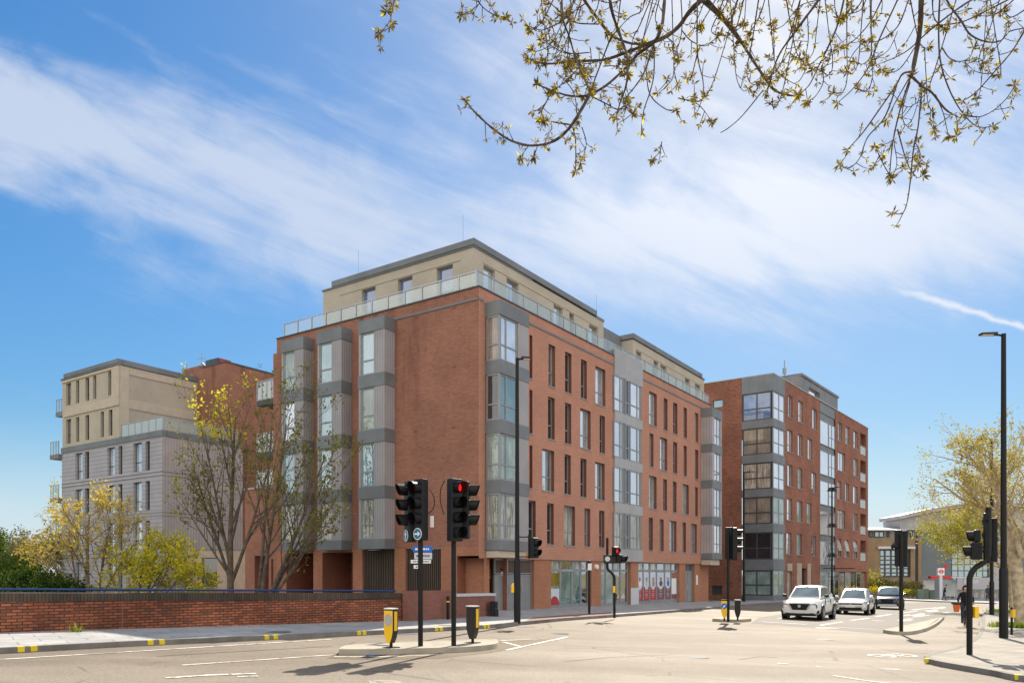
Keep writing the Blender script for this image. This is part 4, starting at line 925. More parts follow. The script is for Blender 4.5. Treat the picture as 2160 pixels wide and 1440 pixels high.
# islands
def island(name, label_pts, top='island_top', h=.13):
    pts = [tuple(at(u, v)[:2]) for u, v in label_pts]; pts = smooth(pts+[pts[0]], 5)[:-1]
    area = sum(pts[i][0]*pts[(i+1) % len(pts)][1]-pts[(i+1) % len(pts)][0]*pts[i][1] for i in range(len(pts)))
    q, inn = kerb('kerb', pts, .13, h, True, 1 if area > 0 else -1, joint=.9)
    s = MB(); s.face([(p.x, p.y, zg(p.x)+h-.004) for p in inn]); o = struct(s.build(name, top)); q.build('kerb', 'island_top', o)
    return o
isl = island('traffic_island', [(714, 1381), (800, 1380.5), (937, 1377), (1010, 1373), (1046, 1368), (1052, 1361), (1034, 1357), (920, 1361), (760, 1368.5), (722, 1374)])
isl2 = island('traffic_island', [(1502, 1310), (1540, 1312), (1578, 1311), (1585, 1308.5), (1570, 1306), (1540, 1305.6), (1510, 1306.5)])
isl3 = island('traffic_island', [(1862, 1334.5), (1885, 1338), (1921, 1338.5), (1952, 1331.5), (1974, 1321), (1988, 1309), (1986, 1305.5), (1950, 1314.5), (1905, 1325)])
isl4 = island('traffic_island', [(775, 1452), (800, 1450), (830, 1451), (850, 1456), (840, 1470), (785, 1470)])
# near right corner pavement
RP = [(2420, 1462), (2160, 1438), (2090, 1425), (2010, 1411), (1965, 1402), (1948, 1394), (1958, 1387), (2000, 1378), (2040, 1363), (2062, 1343), (2071, 1320), (2074, 1298), (2086, 1281), (2112, 1272), (2150, 1268)]
rp = smooth([tuple(at(*p)[:2]) for p in RP], 4)
q, inner = kerb('kerb', rp, .14, .125, False, -1)
pr_ = sheet('pavement', [(p.x, p.y) for p in inner]+[(100, 84), (100, -10), (20, -10)], .12, 'slabs_small')
q.build('kerb', 'kerb_stone', pr_)
for u in (1956, 2148):
    c = at(u, 1399.5 if u < 2000 else 1436, 0); k = MB(); fr = Frame((c.x, c.y), nrm((1, -.45)), nrm((.45, 1))); k.box(-.06, .06, -.02, .1, c.z+.03, c.z+.129, fr); k.build('kerb_mark', 'yellow_paint', pr_)
# far end pavement closing the junction
fe = [tuple(at(u, v)[:2]) for u, v in ((1862, 1264.5), (1960, 1268.5), (2090, 1273), (2200, 1275))]
q, inner = kerb('kerb', fe, .16, .125, False, 1)
pf = sheet('pavement', [(p.x, p.y) for p in inner]+[(105, 97), (60, 110), (46, 96.5)], .12, 'paving'); q.build('kerb', 'kerb_stone', pf)
# painted lines
def line(pts, w, name='lane_line', m='white_paint', dz=.0125):
    q = MB(); P = [at(*p) for p in pts]
    for A, B in zip(P[:-1], P[1:]):
        d = Vector((B.x-A.x, B.y-A.y, 0)).normalized(); n = Vector((-d.y, d.x, 0))*w/2
        q.face([(x.x, x.y, zg(x.x)+dz) for x in (A-n, B-n, B+n, A+n)])
    return q.build(name, m, road)
line([(-120, 1397), (0, 1391), (337, 1370.5), (560, 1356.5), (700, 1348)], .10)
line([(384, 1403), (560, 1391), (704, 1381)], .10); line([(704, 1385), (820, 1385), (926, 1381)], .09)
line([(350, 1430), (440, 1424), (540, 1420.5)], .13); line([(500, 1428), (545, 1426)], .10)
line([(1062, 1354), (1097, 1363)], .13); line([(1068, 1371), (1130, 1357.5), (1197, 1343)], .12); line([(1056, 1351), (1120, 1348)], .10)
line([(1795, 1308), (1834, 1303)], .16); line([(1729, 1318.5), (1777, 1311)], .16); line([(1721, 1323.6), (1768, 1324.5)], .32, 'stop_line')
line([(1767, 1322), (1853, 1327.5)], .14); line([(1840, 1308.5), (1866, 1309)], .2); line([(1847, 1300), (1880, 1295)], .16); line([(1607, 1311), (1640, 1312.5), (1702, 1316.5)], .18, 'stop_line')
line([(1905, 1292), (1935, 1288)], .14); line([(1925, 1301), (1960, 1297)], .14); line([(1690, 1300), (1640, 1304)], .12)
def arrow(u, v, ln, wd, hd=(-.5666, -.824)):
    c = at(u, v); fr = Frame((c.x, c.y), hd, (hd[1], -hd[0])); q = MB(); z = lambda s, n: (*fr.P(s, n, 0)[:2], zg(fr.P(s, n, 0)[0])+.0125)
    q.face([z(-ln, -wd*.18), z(ln*.3, -wd*.18), z(ln*.3, wd*.18), z(-ln, wd*.18)]); q.face([z(ln*.3, -wd*.6), z(ln, 0), z(ln*.3, wd*.6)])
    q.build('arrow_marking', 'white_paint', road)
arrow(1938, 1296, 2.2, .9); arrow(1968, 1287, 2.2, .9); arrow(1985, 1281, 2.4, .9); arrow(1912, 1307, 1.6, .7)
for (u, v, l) in ((1945, 1283, 26), (1925, 1285.5, 18), (1958, 1290, 16), (1990, 1292, 14), (1908, 1297.5, 20)): line([(u, v), (u+l, v-1.2)], .35, 'letter_marking')
for (u, v, l) in ((1640, 1399, 22), (1862, 1411, 36), (1720, 1406, 9)): line([(u, v), (u+l, v+1)], .09, 'worn_marking')
# a worn painted cycle symbol
def ring(u, v, r, w_=.05):
    c = at(u, v); q = MB()
    for i in range(14):
        a0, a1 = i*math.tau/14, (i+1)*math.tau/14; q.face([(c.x+k*math.cos(t), c.y+k*math.sin(t), zg(c.x+k*math.cos(t))+.0125) for k, t in ((r-w_, a0), (r+w_, a0), (r+w_, a1), (r-w_, a1))])
    q.build('cycle_marking', 'white_paint', road)
ring(1860, 1383, .30); ring(1905, 1382, .30); line([(1860, 1383), (1878, 1379), (1900, 1379), (1905, 1382)], .08, 'cycle_marking'); line([(1878, 1379), (1884, 1383.5), (1905, 1382)], .08, 'cycle_marking')
def seam(pts, w=.035):
    line(pts, w, 'tar_seam', 'charcoal', .0115)
seam([(330, 1384), (520, 1373), (700, 1363)]); seam([(1190, 1395), (1290, 1386), (1420, 1380)], .03); seam([(1470, 1341), (1560, 1337), (1640, 1339)], .03); seam([(1560, 1390), (1600, 1384), (1640, 1386)], .06)
for (u, v, r_) in ((1470, 1386, .28), (1180, 1336, .3), (1740, 1348, .28)):
    c = at(u, v); k = MB(); k.face([(c.x+r_*math.cos(t*.5236), c.y+r_*math.sin(t*.5236), zg(c.x)+.0105) for t in range(12)]); k.build('drain_cover', 'charcoal', road)
for (u, v) in ((1110, 1322), (860, 1337)):
    c = at(u, v); fr_ = Frame((c.x, c.y), nrm((.73, .68)), nrm((-.68, .73))); k = MB(); k.face([(*fr_.P(a_, b_, 0)[:2], zg(fr_.P(a_, b_, 0)[0])+.0105) for a_, b_ in ((-.3, -.18), (.3, -.18), (.3, .18), (-.3, .18))]); k.build('gully_grate', 'ink', road)
line([(1758, 1425), (1830, 1436), (1880, 1442)], .08)
# =================================================================== bridge wall and rail
W0, W1 = at(0, 1333, .12), at(858, 1308, .12)
wd = nrm((W0.x-W1.x, W0.y-W1.y)); wn = (-wd[1], wd[0])
if wn[1] < 0: wn = (-wn[0], -wn[1])   # towards the back
bw = thing('bridge_wall', 'long red brick bridge wall with a dark brick on edge coping beside the pavement', 'wall', (W1.x, W1.y, 0))
WF = Frame((0, 0), wd, wn)
def slab(q, s0, s1, n0, n1, h0, h1, fr=WF, base=W1, m=0):
    g = lambda s, n, h: (*fr.P(s, n, 0)[:2], zg(base.x+fr.P(s, n, 0)[0])+.12+h)
    q.hexa([g(s0, n0, h0), g(s1, n0, h0), g(s1, n1, h0), g(s0, n1, h0), g(s0, n0, h1), g(s1, n0, h1), g(s1, n1, h1), g(s0, n1, h1)], m)
q = MB(); slab(q, 0, 34, 0, .34, -.3, .735); q.build('wall_face', 'brick_bridge', bw)
q = MB(); slab(q, -.02, 34, -.025, .365, .737, .94); q.build('coping', 'brick_coping', bw)
# joint strip
q = MB(); slab(q, 9.1, 9.125, -.003, 0.01, -.05, .73); q.build('movement_joint', 'brick_low', bw)
hr = thing('handrail', 'blue painted tubular handrail running behind the bridge wall', 'railing', (W1.x, W1.y, 0))
A, B = pd(-150, 1241.5, 19.8), pd(834, 1245.5, 28.6)
q = MB(); q.tube([A-Vector((W1.x, W1.y, 0)), B-Vector((W1.x, W1.y, 0))], .032, 8); q.build('rail', 'rail_blue', hr, smooth=40)
for i in range(8):
    p = A.lerp(B, (i+.35)/8); q = MB(); q.tube([(p.x-W1.x, p.y-W1.y, zg(p.x)), (p.x-W1.x, p.y-W1.y, p.z-.046)], .03, 6); q.build('post', 'rail_blue', hr)
# low wall by the entrance
L0, L1 = at(860, 1309.5, .12), at(1044, 1297.5, .12); ldn = nrm((L1.x-L0.x, L1.y-L0.y)); lnn = (-ldn[1], ldn[0])
lw = thing('low_brick_wall', 'low pinkish brick wall with a grey coping in front of the entrance recess', 'wall', (L0.x, L0.y, 0))
LFr = Frame((0, 0), ldn, lnn); LL = math.hypot(L1.x-L0.x, L1.y-L0.y)
lm = (at(964, 1303, .12)-L0).length
q = MB(); slab(q, .02, lm, 0, .24, -.3, 1.03, LFr, L0); slab(q, lm+.002, LL, 0, .24, -.3, .80, LFr, L0); q.build('wall_face', 'brick_low', lw)
q = MB(); slab(q, lm+.01, LL+.05, -.03, .28, .802, .90, LFr, L0); q.build('coping', 'sign_grey', lw)
# =================================================================== street furniture
def frame_yaw(a, o=(0, 0)): return Frame(o, (math.cos(a), math.sin(a)), (math.sin(a), -math.cos(a)))
def head(root, o, yaw, ztop, n=3, lit=None, red=True, sign=None, wdt=.30, sp=.345, dep=.20, lensr=.105, hoodl=.24, tail=0.0, standoff=.12):
    """signal head; yaw 0 faces the camera side, positive turns towards +x"""
    fr = frame_yaw(R(yaw), o); hgt = n*sp+.06+tail
    q = MB(); q.box(-wdt/2, wdt/2, standoff-.0, standoff+dep, ztop-hgt, ztop, fr); h = q.build('signal_head', 'black_plastic', root, bevel=.03)
    q = MB()
    q.box(-.04, .04, 0.0, standoff+.01, ztop-.24, ztop-.17, fr)
    q.build('bracket', 'black_metal', h)
    for i in range(n):
        zc = ztop-.03-sp*(i+.5); n0 = standoff+dep
        q = MB(); q.prism(disc(fr, 0, n0+.012, zc, lensr, k=16), tuple(x*.012 for x in (*fr.n, 0)))
        q.build('lens', 'red_lit' if lit == i else ('red_lens' if i == 0 and red else 'dark_lens'), h)
        q = MB(); k = 18
        for r_ in (lensr+.012, lensr+.024):
            ring_ = []
            for j in range(k+1):
                t = R(-75)+R(330)*j/k; f = .80+.20*math.sin(t); ring_.append((r_*math.cos(t), zc+r_*math.sin(t), hoodl*f))
            for j in range(k):
                a_, b_ = ring_[j], ring_[j+1]
                q.face([fr.P(a_[0], n0, a_[1]), fr.P(b_[0], n0, b_[1]), fr.P(b_[0], n0+b_[2], b_[1]), fr.P(a_[0], n0+a_[2], a_[1])])
        q.build('hood', 'black_plastic', h, smooth=60)
    if sign:
        zc = ztop-n*sp-.06-tail/2; n0 = standoff+dep+.004; nz = lambda t: tuple(x*t for x in (*fr.n, 0))
        q = MB(); q.prism(disc(fr, 0, n0, zc, .135, k=20), nz(.006), 0)
        q.prism(disc(fr, 0, n0+.0065, zc, .116, k=20), nz(.004), 1)
        n1 = n0+.011
        if sign == 'right': pts = [(-.085, -.016), (.01, -.016), (.01, -.055), (.085, 0), (.01, .055), (.01, .016), (-.085, .016)]
        else: pts = [(-.016, -.085), (.016, -.085), (.016, .01), (.055, .01), (0, .085), (-.055, .01), (-.016, .01)]
        q.prism([fr.P(x*1.1, n1, zc+z*1.1) for x, z in pts], nz(.003), 0); q.build('turn_sign', ['sign_white', 'sign_blue'], h)
    return h
def pole(root, h, r=.057, name='pole', z0=-.05, m='black_metal'):
    q = MB(); q.tube([(0, 0, z0), (0, 0, h)], r, 12); q.tube([(0, 0, h), (0, 0, h+.03)], [r, r*.5], 12); return q.build(name, m, root, smooth=50)
def cable(root, pts, r=.012): q = MB(); q.tube(smooth(pts, 5), r, 6); q.build('cable', 'black_plastic', root, smooth=60)
def button(root, side, z=1.05, dx=.09, dy=-.02, m='yellow_plastic'):
    q = MB(); q.box(side*dx-.05, side*dx+.05, dy-.08, dy+.06, z, z+.28); o = q.build('push_button_box', m, root, bevel=.01); return o
s1 = thing('traffic_signal', 'black island signal with two left facing heads above blue arrow discs', 'traffic light', at(887, 1362, .125))
pole(s1, 3.74)
head(s1, (-.13, .07), -62, 3.77, sign='up', tail=.30, standoff=.02); head(s1, (.13, -.02), -40, 3.80, sign='right', tail=.30, standoff=.06)
cable(s1, [(.2, 0, 3.6), (.31, .02, 3.4), (.29, .02, 3.15), (.14, 0, 3.0)])
q = MB(); q.box(.22, .30, .0, .03, 2.72, 2.98); q.box(-.05, .02, -.09, -.06, 2.6, 3.0); q.build('notice_plate', 'sign_white', s1)
s2 = thing('traffic_signal', 'black island signal with a lit red lamp in its four lamp head', 'traffic light', at(957, 1361, .125))
pole(s2, 3.78)
head(s2, (-.06, -.05), 42, 3.86, n=4, lit=0, standoff=.05, wdt=.34); head(s2, (.13, .06), 86, 3.82, n=3, tail=.24, standoff=.04, red=False)
cable(s2, [(-.2, 0, 3.85), (-.30, .02, 3.65), (-.31, .02, 3.35), (-.22, .02, 3.05)])
q = MB(); q.box(.06, .11, -.11, -.08, 2.68, 2.74); q.build('notice_plate', 'sign_white', s2)
def bollard(u, v, dz, yaw, label, disc_m, arrow_=False, sc_=1.0):
    p = at(u, v, dz); t = thing('traffic_bollard', label, 'bollard', p, R(yaw), 'traffic bollards on the islands')
    w2, d2 = .135*sc_, .10*sc_; H = .93*sc_
    prof = [(-w2, H), (-w2, .36), (-w2*.72, .22), (-w2*.3, .10), (w2*.3, .10), (w2*.72, .22), (w2, .36), (w2, H)]
    q = MB(); q.prism([(x, -d2, z) for x, z in prof], (0, 2*d2, 0)); q.build('shell', 'charcoal', t, bevel=.012)
    q = MB(); q.prism([(x*.96, -d2-.003, z if z < H-.01 else H-.03) for x, z in prof], (0, -.006, 0)); fp = q.build('front_panel', 'yellow_plastic', t)
    for sd in (-1, 1): q = MB(); q.box(sd*(w2+.002), sd*(w2+.008), -d2*.55, d2*.55, .38, H-.05); q.build('side_strip', 'yellow_plastic', t)
    q = MB(); q.box(-w2-.004, w2+.004, -d2-.004, d2+.004, H+.001, H+.025); q.build('cap', 'sign_white' if disc_m == 'grey_lens' else 'charcoal', t)
    q = MB(); q.tube([(0, 0, -.02), (0, 0, .10)], .035, 8); q.box(-.16, .16, -.12, .12, -.01, .015); q.build('stem', 'black_metal', t)
    f0 = Frame((0, 0), (1, 0), (0, -1))
    if disc_m:
        q = MB(); q.prism(disc(f0, 0, d2+.0095, H-.24, .105 if not arrow_ else .118, .135 if not arrow_ else .118, 20), (0, -.005, 0), 0)
        if arrow_:
            a45 = R(45); pts = [(.07, .015), (-.015, .015), (-.015, .05), (-.085, 0), (-.015, -.05), (-.015, -.015), (.07, -.015)]
            q.prism([f0.P(x*math.cos(a45)-z*math.sin(a45), d2+.015, H-.24+x*math.sin(a45)+z*math.cos(a45)) for x, z in pts], (0, -.004, 0), 1)
        q.build('sign_disc', [disc_m, 'sign_white'], fp)
    return t
bollard(825, 1365, .125, -30, 'bright yellow bollard with a blank grey disc on the near island', 'grey_lens', False, .92)
bollard(997, 1355, .125, 150, 'black backed bollard with a yellow side strip at the right end of the near island', 'grey_lens', False, .95)
bollard(1528, 1307.5, .125, -16, 'small yellow bollard with a blue keep left arrow on the middle island', 'sign_blue_bright', True, .9)
bollard(1556, 1307, .125, 164, 'dark backed bollard on the middle island, left of the front white car', 'grey_lens', False, .9)
# finger signs at the end of the bridge wall
fs = thing('signpost', 'thin post with one blue and several white finger signs behind the island signal', 'signpost', at(888, 1311, .12))
pole(fs, 2.6, .035, m='steel')
def finger(z0, z1, x0, x1, m, tip=0.0):
    q = MB(); y = -.05; pts = [(x0, y, z0), (x1, y, z0)]+([(x1+tip, y, (z0+z1)/2)] if tip else [])+[(x1, y, z1), (x0, y, z1)]
    q.prism(pts, (0, .02, 0)); o = q.build('finger_sign', m, fs)
    k = MB(); zc = (z0+z1)/2
    x = x0+.07
    while x < x1-.08:
        wl_ = .03+.06*random.Random(int(x*1000+z0*100)).random(); k.box(x, x+wl_, -.0535, -.051, zc-(z1-z0)*.16, zc+(z1-z0)*.16); x += wl_+.02
    k.build('sign_lettering', 'sign_white' if m == 'sign_blue_bright' else 'ink', o)
finger(2.36, 2.56, -.26, .36, 'sign_blue_bright', .06); finger(2.12, 2.34, -.22, .38, 'sign_grey', .0); finger(1.98, 2.10, -.34, .34, 'sign_white', 0); finger(1.80, 1.92, -.24, .06, 'sign_white', .0)
# lamp columns
def lamp(u, v, dz, h, label, arm=(-.9, 0), rb=.105, rt=.055, base_h=1.75, headw=.5, rz=0.0, straight=True, grp='street lamp columns'):
    t = thing('street_lamp', label, 'street lamp', at(u, v, dz), rz, grp)
    q = MB(); q.tube([(0, 0, -.05), (0, 0, base_h), (0, 0, base_h+.08), (0, 0, base_h+.081), (0, 0, h)], [rb, rb, rb*.85, rt*1.15, rt*.85], 14); q.build('column', 'black_metal', t, smooth=35)
    L = math.hypot(*arm); ax, ay = arm[0]/L, arm[1]/L
    q = MB(); q.tube([(0, 0, h-.06), (ax*L*.45, ay*L*.45, h-.02)], .035, 8); q.build('arm', 'black_metal', t, smooth=40)
    fr = Frame((0, 0), (ax, ay), (-ay, ax)); q = MB()
    q.hexa([fr.P(L*.3, -.1, h-.05), fr.P(L, -.13, h-.035), fr.P(L, .13, h-.035), fr.P(L*.3, .1, h-.05), fr.P(L*.3, -.08, h+.05), fr.P(L, -.10, h+.02), fr.P(L, .10, h+.02), fr.P(L*.3, .08, h+.05)])
    hd = q.build('lamp_head', 'charcoal', t, bevel=.015)
    q = MB(); q.box(L*.48, L*.95, -.09, .09, h-.062, h-.046, fr); q.build('lamp_lens', 'lamp_lens', hd)
    return t
l1 = lamp(1091, 1311, .12, 9.37, 'tall black lamp column in front of the corner bay, carrying a pedestrian signal', (.48, 0), .12, .07, 2.15)
def ped(root, o, yaw, ztop, lit=None, big=True, sp=.33):
    head(root, o, yaw, ztop, n=2, lit=lit, red=False, wdt=.30, sp=sp, dep=.18, lensr=.095, hoodl=.20, standoff=.10)
q = MB(); q.tube([(0, 0, 3.02), (.42, -.05, 3.02)], .025, 6); q.tube([(0, 0, 2.32), (.42, -.05, 2.32)], .025, 6); q.tube([(.42, -.05, 2.25), (.42, -.05, 3.1)], .035, 8); q.build('signal_bracket', 'black_metal', l1, smooth=40)
ped(l1, (.46, -.06), 48, 2.98); button(l1, -1, 1.05, .16)
lamp(2117, 1345, .12, 10.08, 'tallest black lamp column, nearest the camera on the right hand pavement', (-.78, 0), .135, .085, 2.25)
lamp(2092, 1296, .12, 10.4, 'black lamp column further along the right hand pavement, in front of the tree crown', (-.85, 0), .13, .085, 1.9)
lamp(1569, 1268, .12, 10.0, 'slim dark lamp column in front of the corner glazing of the dark brick block', (.9, 0), .12, .075, 1.9)
lb2 = lamp(1755, 1263, .12, 10.9, 'slim dark lamp column with side floodlights in front of the stair glazing', (.9, 0), .13, .08, 1.9)
for z_ in (4.1, 7.0, 14.2-7.2+3.5):
    q = MB(); q.hexa([(-.45, -.2, z_), (-.05, -.2, z_), (-.05, .2, z_), (-.45, .2, z_), (-.3, -.1, z_+.35), (-.08, -.1, z_+.4), (-.08, .1, z_+.4), (-.3, .1, z_+.35)]); q.hexa([(.05, -.2, z_), (.4, -.2, z_), (.4, .2, z_), (.05, .2, z_), (.08, -.1, z_+.4), (.28, -.1, z_+.35), (.28, .1, z_+.35), (.08, .1, z_+.4)]); q.build('floodlight', 'charcoal', lb2)
q = MB(); q.box(-.9, 2.2, -.08, -.03, 2.95, 3.05); q.build('sign_arm', 'charcoal', lb2)
# sign pole on the far pavement
sp_ = thing('sign_pole', 'slim black pole with a small white plate in front of the shop window', 'pole', at(1243, 1294, .12)); pole(sp_, 2.36, .055)
q = MB(); q.box(-.07, .10, -.075, -.06, 1.95, 2.25); q.build('sign_plate', 'sign_white', sp_)
# cranked pedestrian signal by the crossing
def crank(t, pts, r=.06): q = MB(); q.tube(smooth(pts, 5), r, 10); q.build('pole', 'black_metal', t, smooth=50)
c1 = thing('pedestrian_signal', 'cranked black pedestrian signal with a lit red figure at the crossing by the shops', 'traffic light', at(1296, 1300, .12))
b_ = 1/49.9
crank(c1, [(0, 0, -.05), (0, 0, 1.0), (0, 0, 1.55), (-.02, 0, 1.72), (-.15, 0, 1.88), (-.27, 0, 2.0), (-.30, 0, 2.2), (-.30, 0, 2.8), (-.30, 0, 3.33)], .055)
head(c1, (-.02, -.05), 18, 2.95, n=1, lit=0, wdt=.26, sp=.30, standoff=.02, lensr=.09); head(c1, (.14, -.05), 60, 2.62, n=1, red=False, wdt=.3, sp=.30, standoff=.0, lensr=.10)
q = MB(); q.box(-.46, .1, -.08, .06, 2.25, 2.62); q.build('control_box', 'charcoal', c1, bevel=.02); button(c1, -1, 1.02, .03, -.06)
q = MB(); q.prism(disc(Frame((0, 0), (1, 0), (0, -1)), -.3, .082, 2.44, .11), (0, -.01, 0)); q.build('notice_plate', 'sign_grey', c1)
# middle island signal
s3_ = thing('traffic_signal', 'black signal on the middle island seen from the side, three hoods facing right', 'traffic light', at(1536, 1308, .125)); pole(s3_, 3.55, .06)
head(s3_, (.12, 0), 84, 3.83, n=3, tail=.26, standoff=.03, red=False, wdt=.36); head(s3_, (.02, .06), 150, 3.86, n=3, tail=.24, standoff=.05, red=False)
s4 = thing('traffic_signal', 'black signal seen from behind on the kerbed island right of the cars', 'traffic light', at(1901, 1331, .125)); pole(s4, 3.45, .065)
head(s4, (-.09, .04), 150, 3.64, n=3, tail=.22, standoff=.03, red=False, wdt=.24); head(s4, (.12, .05), 158, 3.62, n=3, tail=.22, standoff=.03, red=False, wdt=.26)
q = MB(); q.tube([(-.1, 0, 3.05), (-.22, 0, 3.05)], .02, 6); q.tube([(-.33, 0, 2.96), (-.31, 0, 3.02), (-.25, 0, 3.12), (-.19, 0, 3.02), (-.17, 0, 2.96)], [.03, .07, .085, .07, .03], 8); q.build('detector', 'black_plastic', s4, smooth=60)
s5 = thing('traffic_signal', 'cranked black signal on the right corner with a yellow button box', 'traffic light', at(2045, 1380, .12))
px = 1/84.9
crank(s5, [(0, 0, -.05), (0, 0, .9), (0, 0, 1.75), (.02, 0, 1.95), (.12, 0, 2.13), (.28, 0, 2.24), (.42, 0, 2.36), (.465, 0, 2.55), (.47, 0, 2.9), (.47, 0, 3.65)], .068)
head(s5, (.40, -.05), 149, 3.52, n=3, tail=.16, standoff=.0, red=False, wdt=.15, dep=.20); head(s5, (.64, .06), 149, 3.40, n=3, tail=.0, standoff=.02, red=False, wdt=.17, dep=.20)
head(s5, (.27, -.02), -114, 3.10, n=1, red=False, wdt=.3, sp=.25, standoff=.02, dep=.14, hoodl=.16); head(s5, (.30, -.04), -114, 2.78, n=1, red=False, wdt=.34, sp=.36, standoff=.02, dep=.24, hoodl=.17)
q = MB(); q.tube([(.2, 0, 2.6), (.47, 0, 2.6)], .03, 6); q.build('signal_bracket', 'black_metal', s5); button(s5, 1, .92, .13, -.02)
b5_ = thing('push_button_post', 'yellow crossing button box on a short post beside the tallest lamp column', 'push button', at(2134, 1338, .12))
pole(b5_, .95, .04); button(b5_, 0, .62, 0, -.06)
# black bollards and bin on the far pavement
for u, v, lb_, band_ in ((945, 1305.5, 'slim black bollard with a yellow band between the two island signals', 1), (999, 1298.5, 'slim black bollard with a yellow band behind the right end of the island', 1)):
    t = thing('pavement_bollard', lb_, 'bollard', at(u, v, .12), 0, 'black pavement bollards'); q = MB(); q.tube([(0, 0, -.02), (0, 0, .80), (0, 0, .84)], [.06, .06, .045], 12); q.build('post', 'black_metal', t, smooth=40)
    q = MB(); q.tube([(0, 0, .62), (0, 0, .67)], .064, 12); q.build('reflective_band', 'yellow_plastic', t, smooth=40)
bn_ = thing('litter_bin', 'small black bin box at the end of the low brick wall', 'bin', at(1041, 1299, .12)); q = MB(); q.box(-.14, .06, -.15, .15, 0, .60); q.build('bin_body', 'black_plastic', bn_, bevel=.015)
q = MB(); q.box(.065, .20, -.13, .13, .0, .28); q.box(.065, .17, -.13, .13, .30, .58); q.build('front_tray', 'charcoal', bn_, bevel=.01)
# litter by the island
lt = MB(); c = at(772, 1385); rr_ = random.Random(3)
for i in range(7): a0 = rr_.random()*6.28; x, y = c.x+rr_.uniform(-.12, .12), c.y+rr_.uniform(-.04, .04); lt.face([(x, y, c.z+.02), (x+.07*math.cos(a0), y+.03, c.z+.05), (x+.05, y+.06*math.sin(a0), c.z+.03)])
tag(lt.build('litter', 'sign_blue_bright'), 'crumpled scrap of blue and white litter against the near island kerb', 'litter')
# bus stop, shelter, cabinets
g_ = Frame((0, 0), (1, 0), (0, -1))
p = at(1984, 1264, .12); bs = thing('bus_stop_flag', 'white bus stop post with a red roundel board and a red flag', 'bus stop', p)
q = MB(); q.box(-.16, .16, -.10, .10, .0, 3.0); q.build('post', 'sign_grey', bs)
q = MB(); q.box(-.36, .36, -.14, .14, 2.75, 3.55); bd = q.build('board', 'sign_white', bs)
q = MB()
for i in range(20):
    a0, a1 = i*math.tau/20, (i+1)*math.tau/20; q.face([g_.P(r_*math.cos(t), .15, 3.15+r_*math.sin(t)) for r_, t in ((.15, a0), (.25, a0), (.25, a1), (.15, a1))])
q.box(-.32, .32, -.157, -.153, 3.10, 3.20); q.build('roundel', 'roundel_red', bd)
q = MB(); q.box(.36, .70, -.05, .05, 3.45, 3.95); q.build('flag', 'roundel_red', bs)
p = at(1986, 1263.5, .12); sh = thing('bus_shelter', 'bus shelter with a red edged roof and pale glass panels across the junction', 'bus shelter', (p.x, p.y+1.2, p.z))
q = MB(); q.box(-1.3, 4.8, -.8, .8, 2.45, 2.6); q.build('roof', 'sign_grey', sh); q = MB(); q.box(-1.35, 1.0, -1.5, -.81, 2.4, 2.68); q.build('roof_edge', 'roundel_red', sh)
for x in (-1.1, .9, 2.8): q = MB(); q.box(x-.05, x+.05, .6, .7, 0, 2.449); q.build('post', 'sign_grey', sh)
for x0_, x1_, m_ in ((-1.04, .2, 'sign_white'), (.96, 2.7, 'glass_frost')): q = MB(); q.box(x0_, x1_, .63, .67, .3, 2.2); q.build('side_panel', m_, sh)
q = MB(); q.box(2.9, 4.6, -.6, -.5, 1.85, 2.4); q.build('sign_board', 'sign_grey', sh)
for i, (u, lb_) in enumerate(((1940, 'left green street cabinet'), (1951, 'taller green street cabinet'), (1964, 'right green street cabinet'))):
    p = at(u, 1262.8, .12); t = thing('utility_cabinet', lb_+' in the row beyond the parked shrubs', 'cabinet', p, 0, 'green cabinets across the junction'); q = MB(); q.box(-.32, .32, -.25, .25, 0, 1.0+.12*(i == 1)); q.build('cabinet_body', 'cabinet_green', t, bevel=.02)
    q = MB(); q.box(-.36, .36, -.29, .29, 1.002+.12*(i == 1), 1.05+.12*(i == 1)); q.build('lid', 'cabinet_green', t); q = MB(); q.box(-.28, .28, -.262, -.253, .08, .92); q.build('door', 'cabinet_green', t)
for u, lb_ in ((1910, 'long green cabinet behind the dark car'),):
    pass
# =================================================================== cars
def wheel(par, x, y, r=.33, wdt=.2):
    sgn = 1 if y > 0 else -1
    t = MB(); t.tube([(x, y-sgn*wdt*.5, r), (x, y-sgn*wdt*.48, r), (x, y+sgn*wdt*.40, r), (x, y+sgn*wdt*.5, r)], [r*.9, r, r, r*.88], 24); tyre = t.build('wheel', 'tyre', par, smooth=40)
    q = MB(); yy_ = y+sgn*(wdt*.5+.002)
    q.tube([(x, yy_-sgn*.004, r), (x, yy_+sgn*.006, r)], [r*.66, r*.66], 20)
    o = q.build('rim_back', 'dark_lens', tyre)
    q = MB()
    for k in range(5):
        a = k*math.tau/5+.3; dx_, dz_ = math.cos(a), math.sin(a); px_, pz_ = -dz_, dx_
        q.hexa([(x+px_*.05, yy_+sgn*.007, r+pz_*.05), (x-px_*.05, yy_+sgn*.007, r-pz_*.05), (x+dx_*r*.66-px_*.03, yy_+sgn*.007, r+dz_*r*.66-pz_*.03), (x+dx_*r*.66+px_*.03, yy_+sgn*.007, r+dz_*r*.66+pz_*.03)]+[(x+px_*.05, yy_+sgn*.02, r+pz_*.05), (x-px_*.05, yy_+sgn*.02, r-pz_*.05), (x+dx_*r*.66-px_*.03, yy_+sgn*.016, r+dz_*r*.66-pz_*.03), (x+dx_*r*.66+px_*.03, yy_+sgn*.016, r+dz_*r*.66+pz_*.03)])
    for k in range(20):
        a0, a1 = k*math.tau/20, (k+1)*math.tau/20
        q.face([(x+rr*r*math.cos(t_), yy_+sgn*.012, r+rr*r*math.sin(t_)) for rr, t_ in ((.60, a0), (.70, a0), (.70, a1), (.60, a1))])
    q.build('rim', 'rim', tyre)
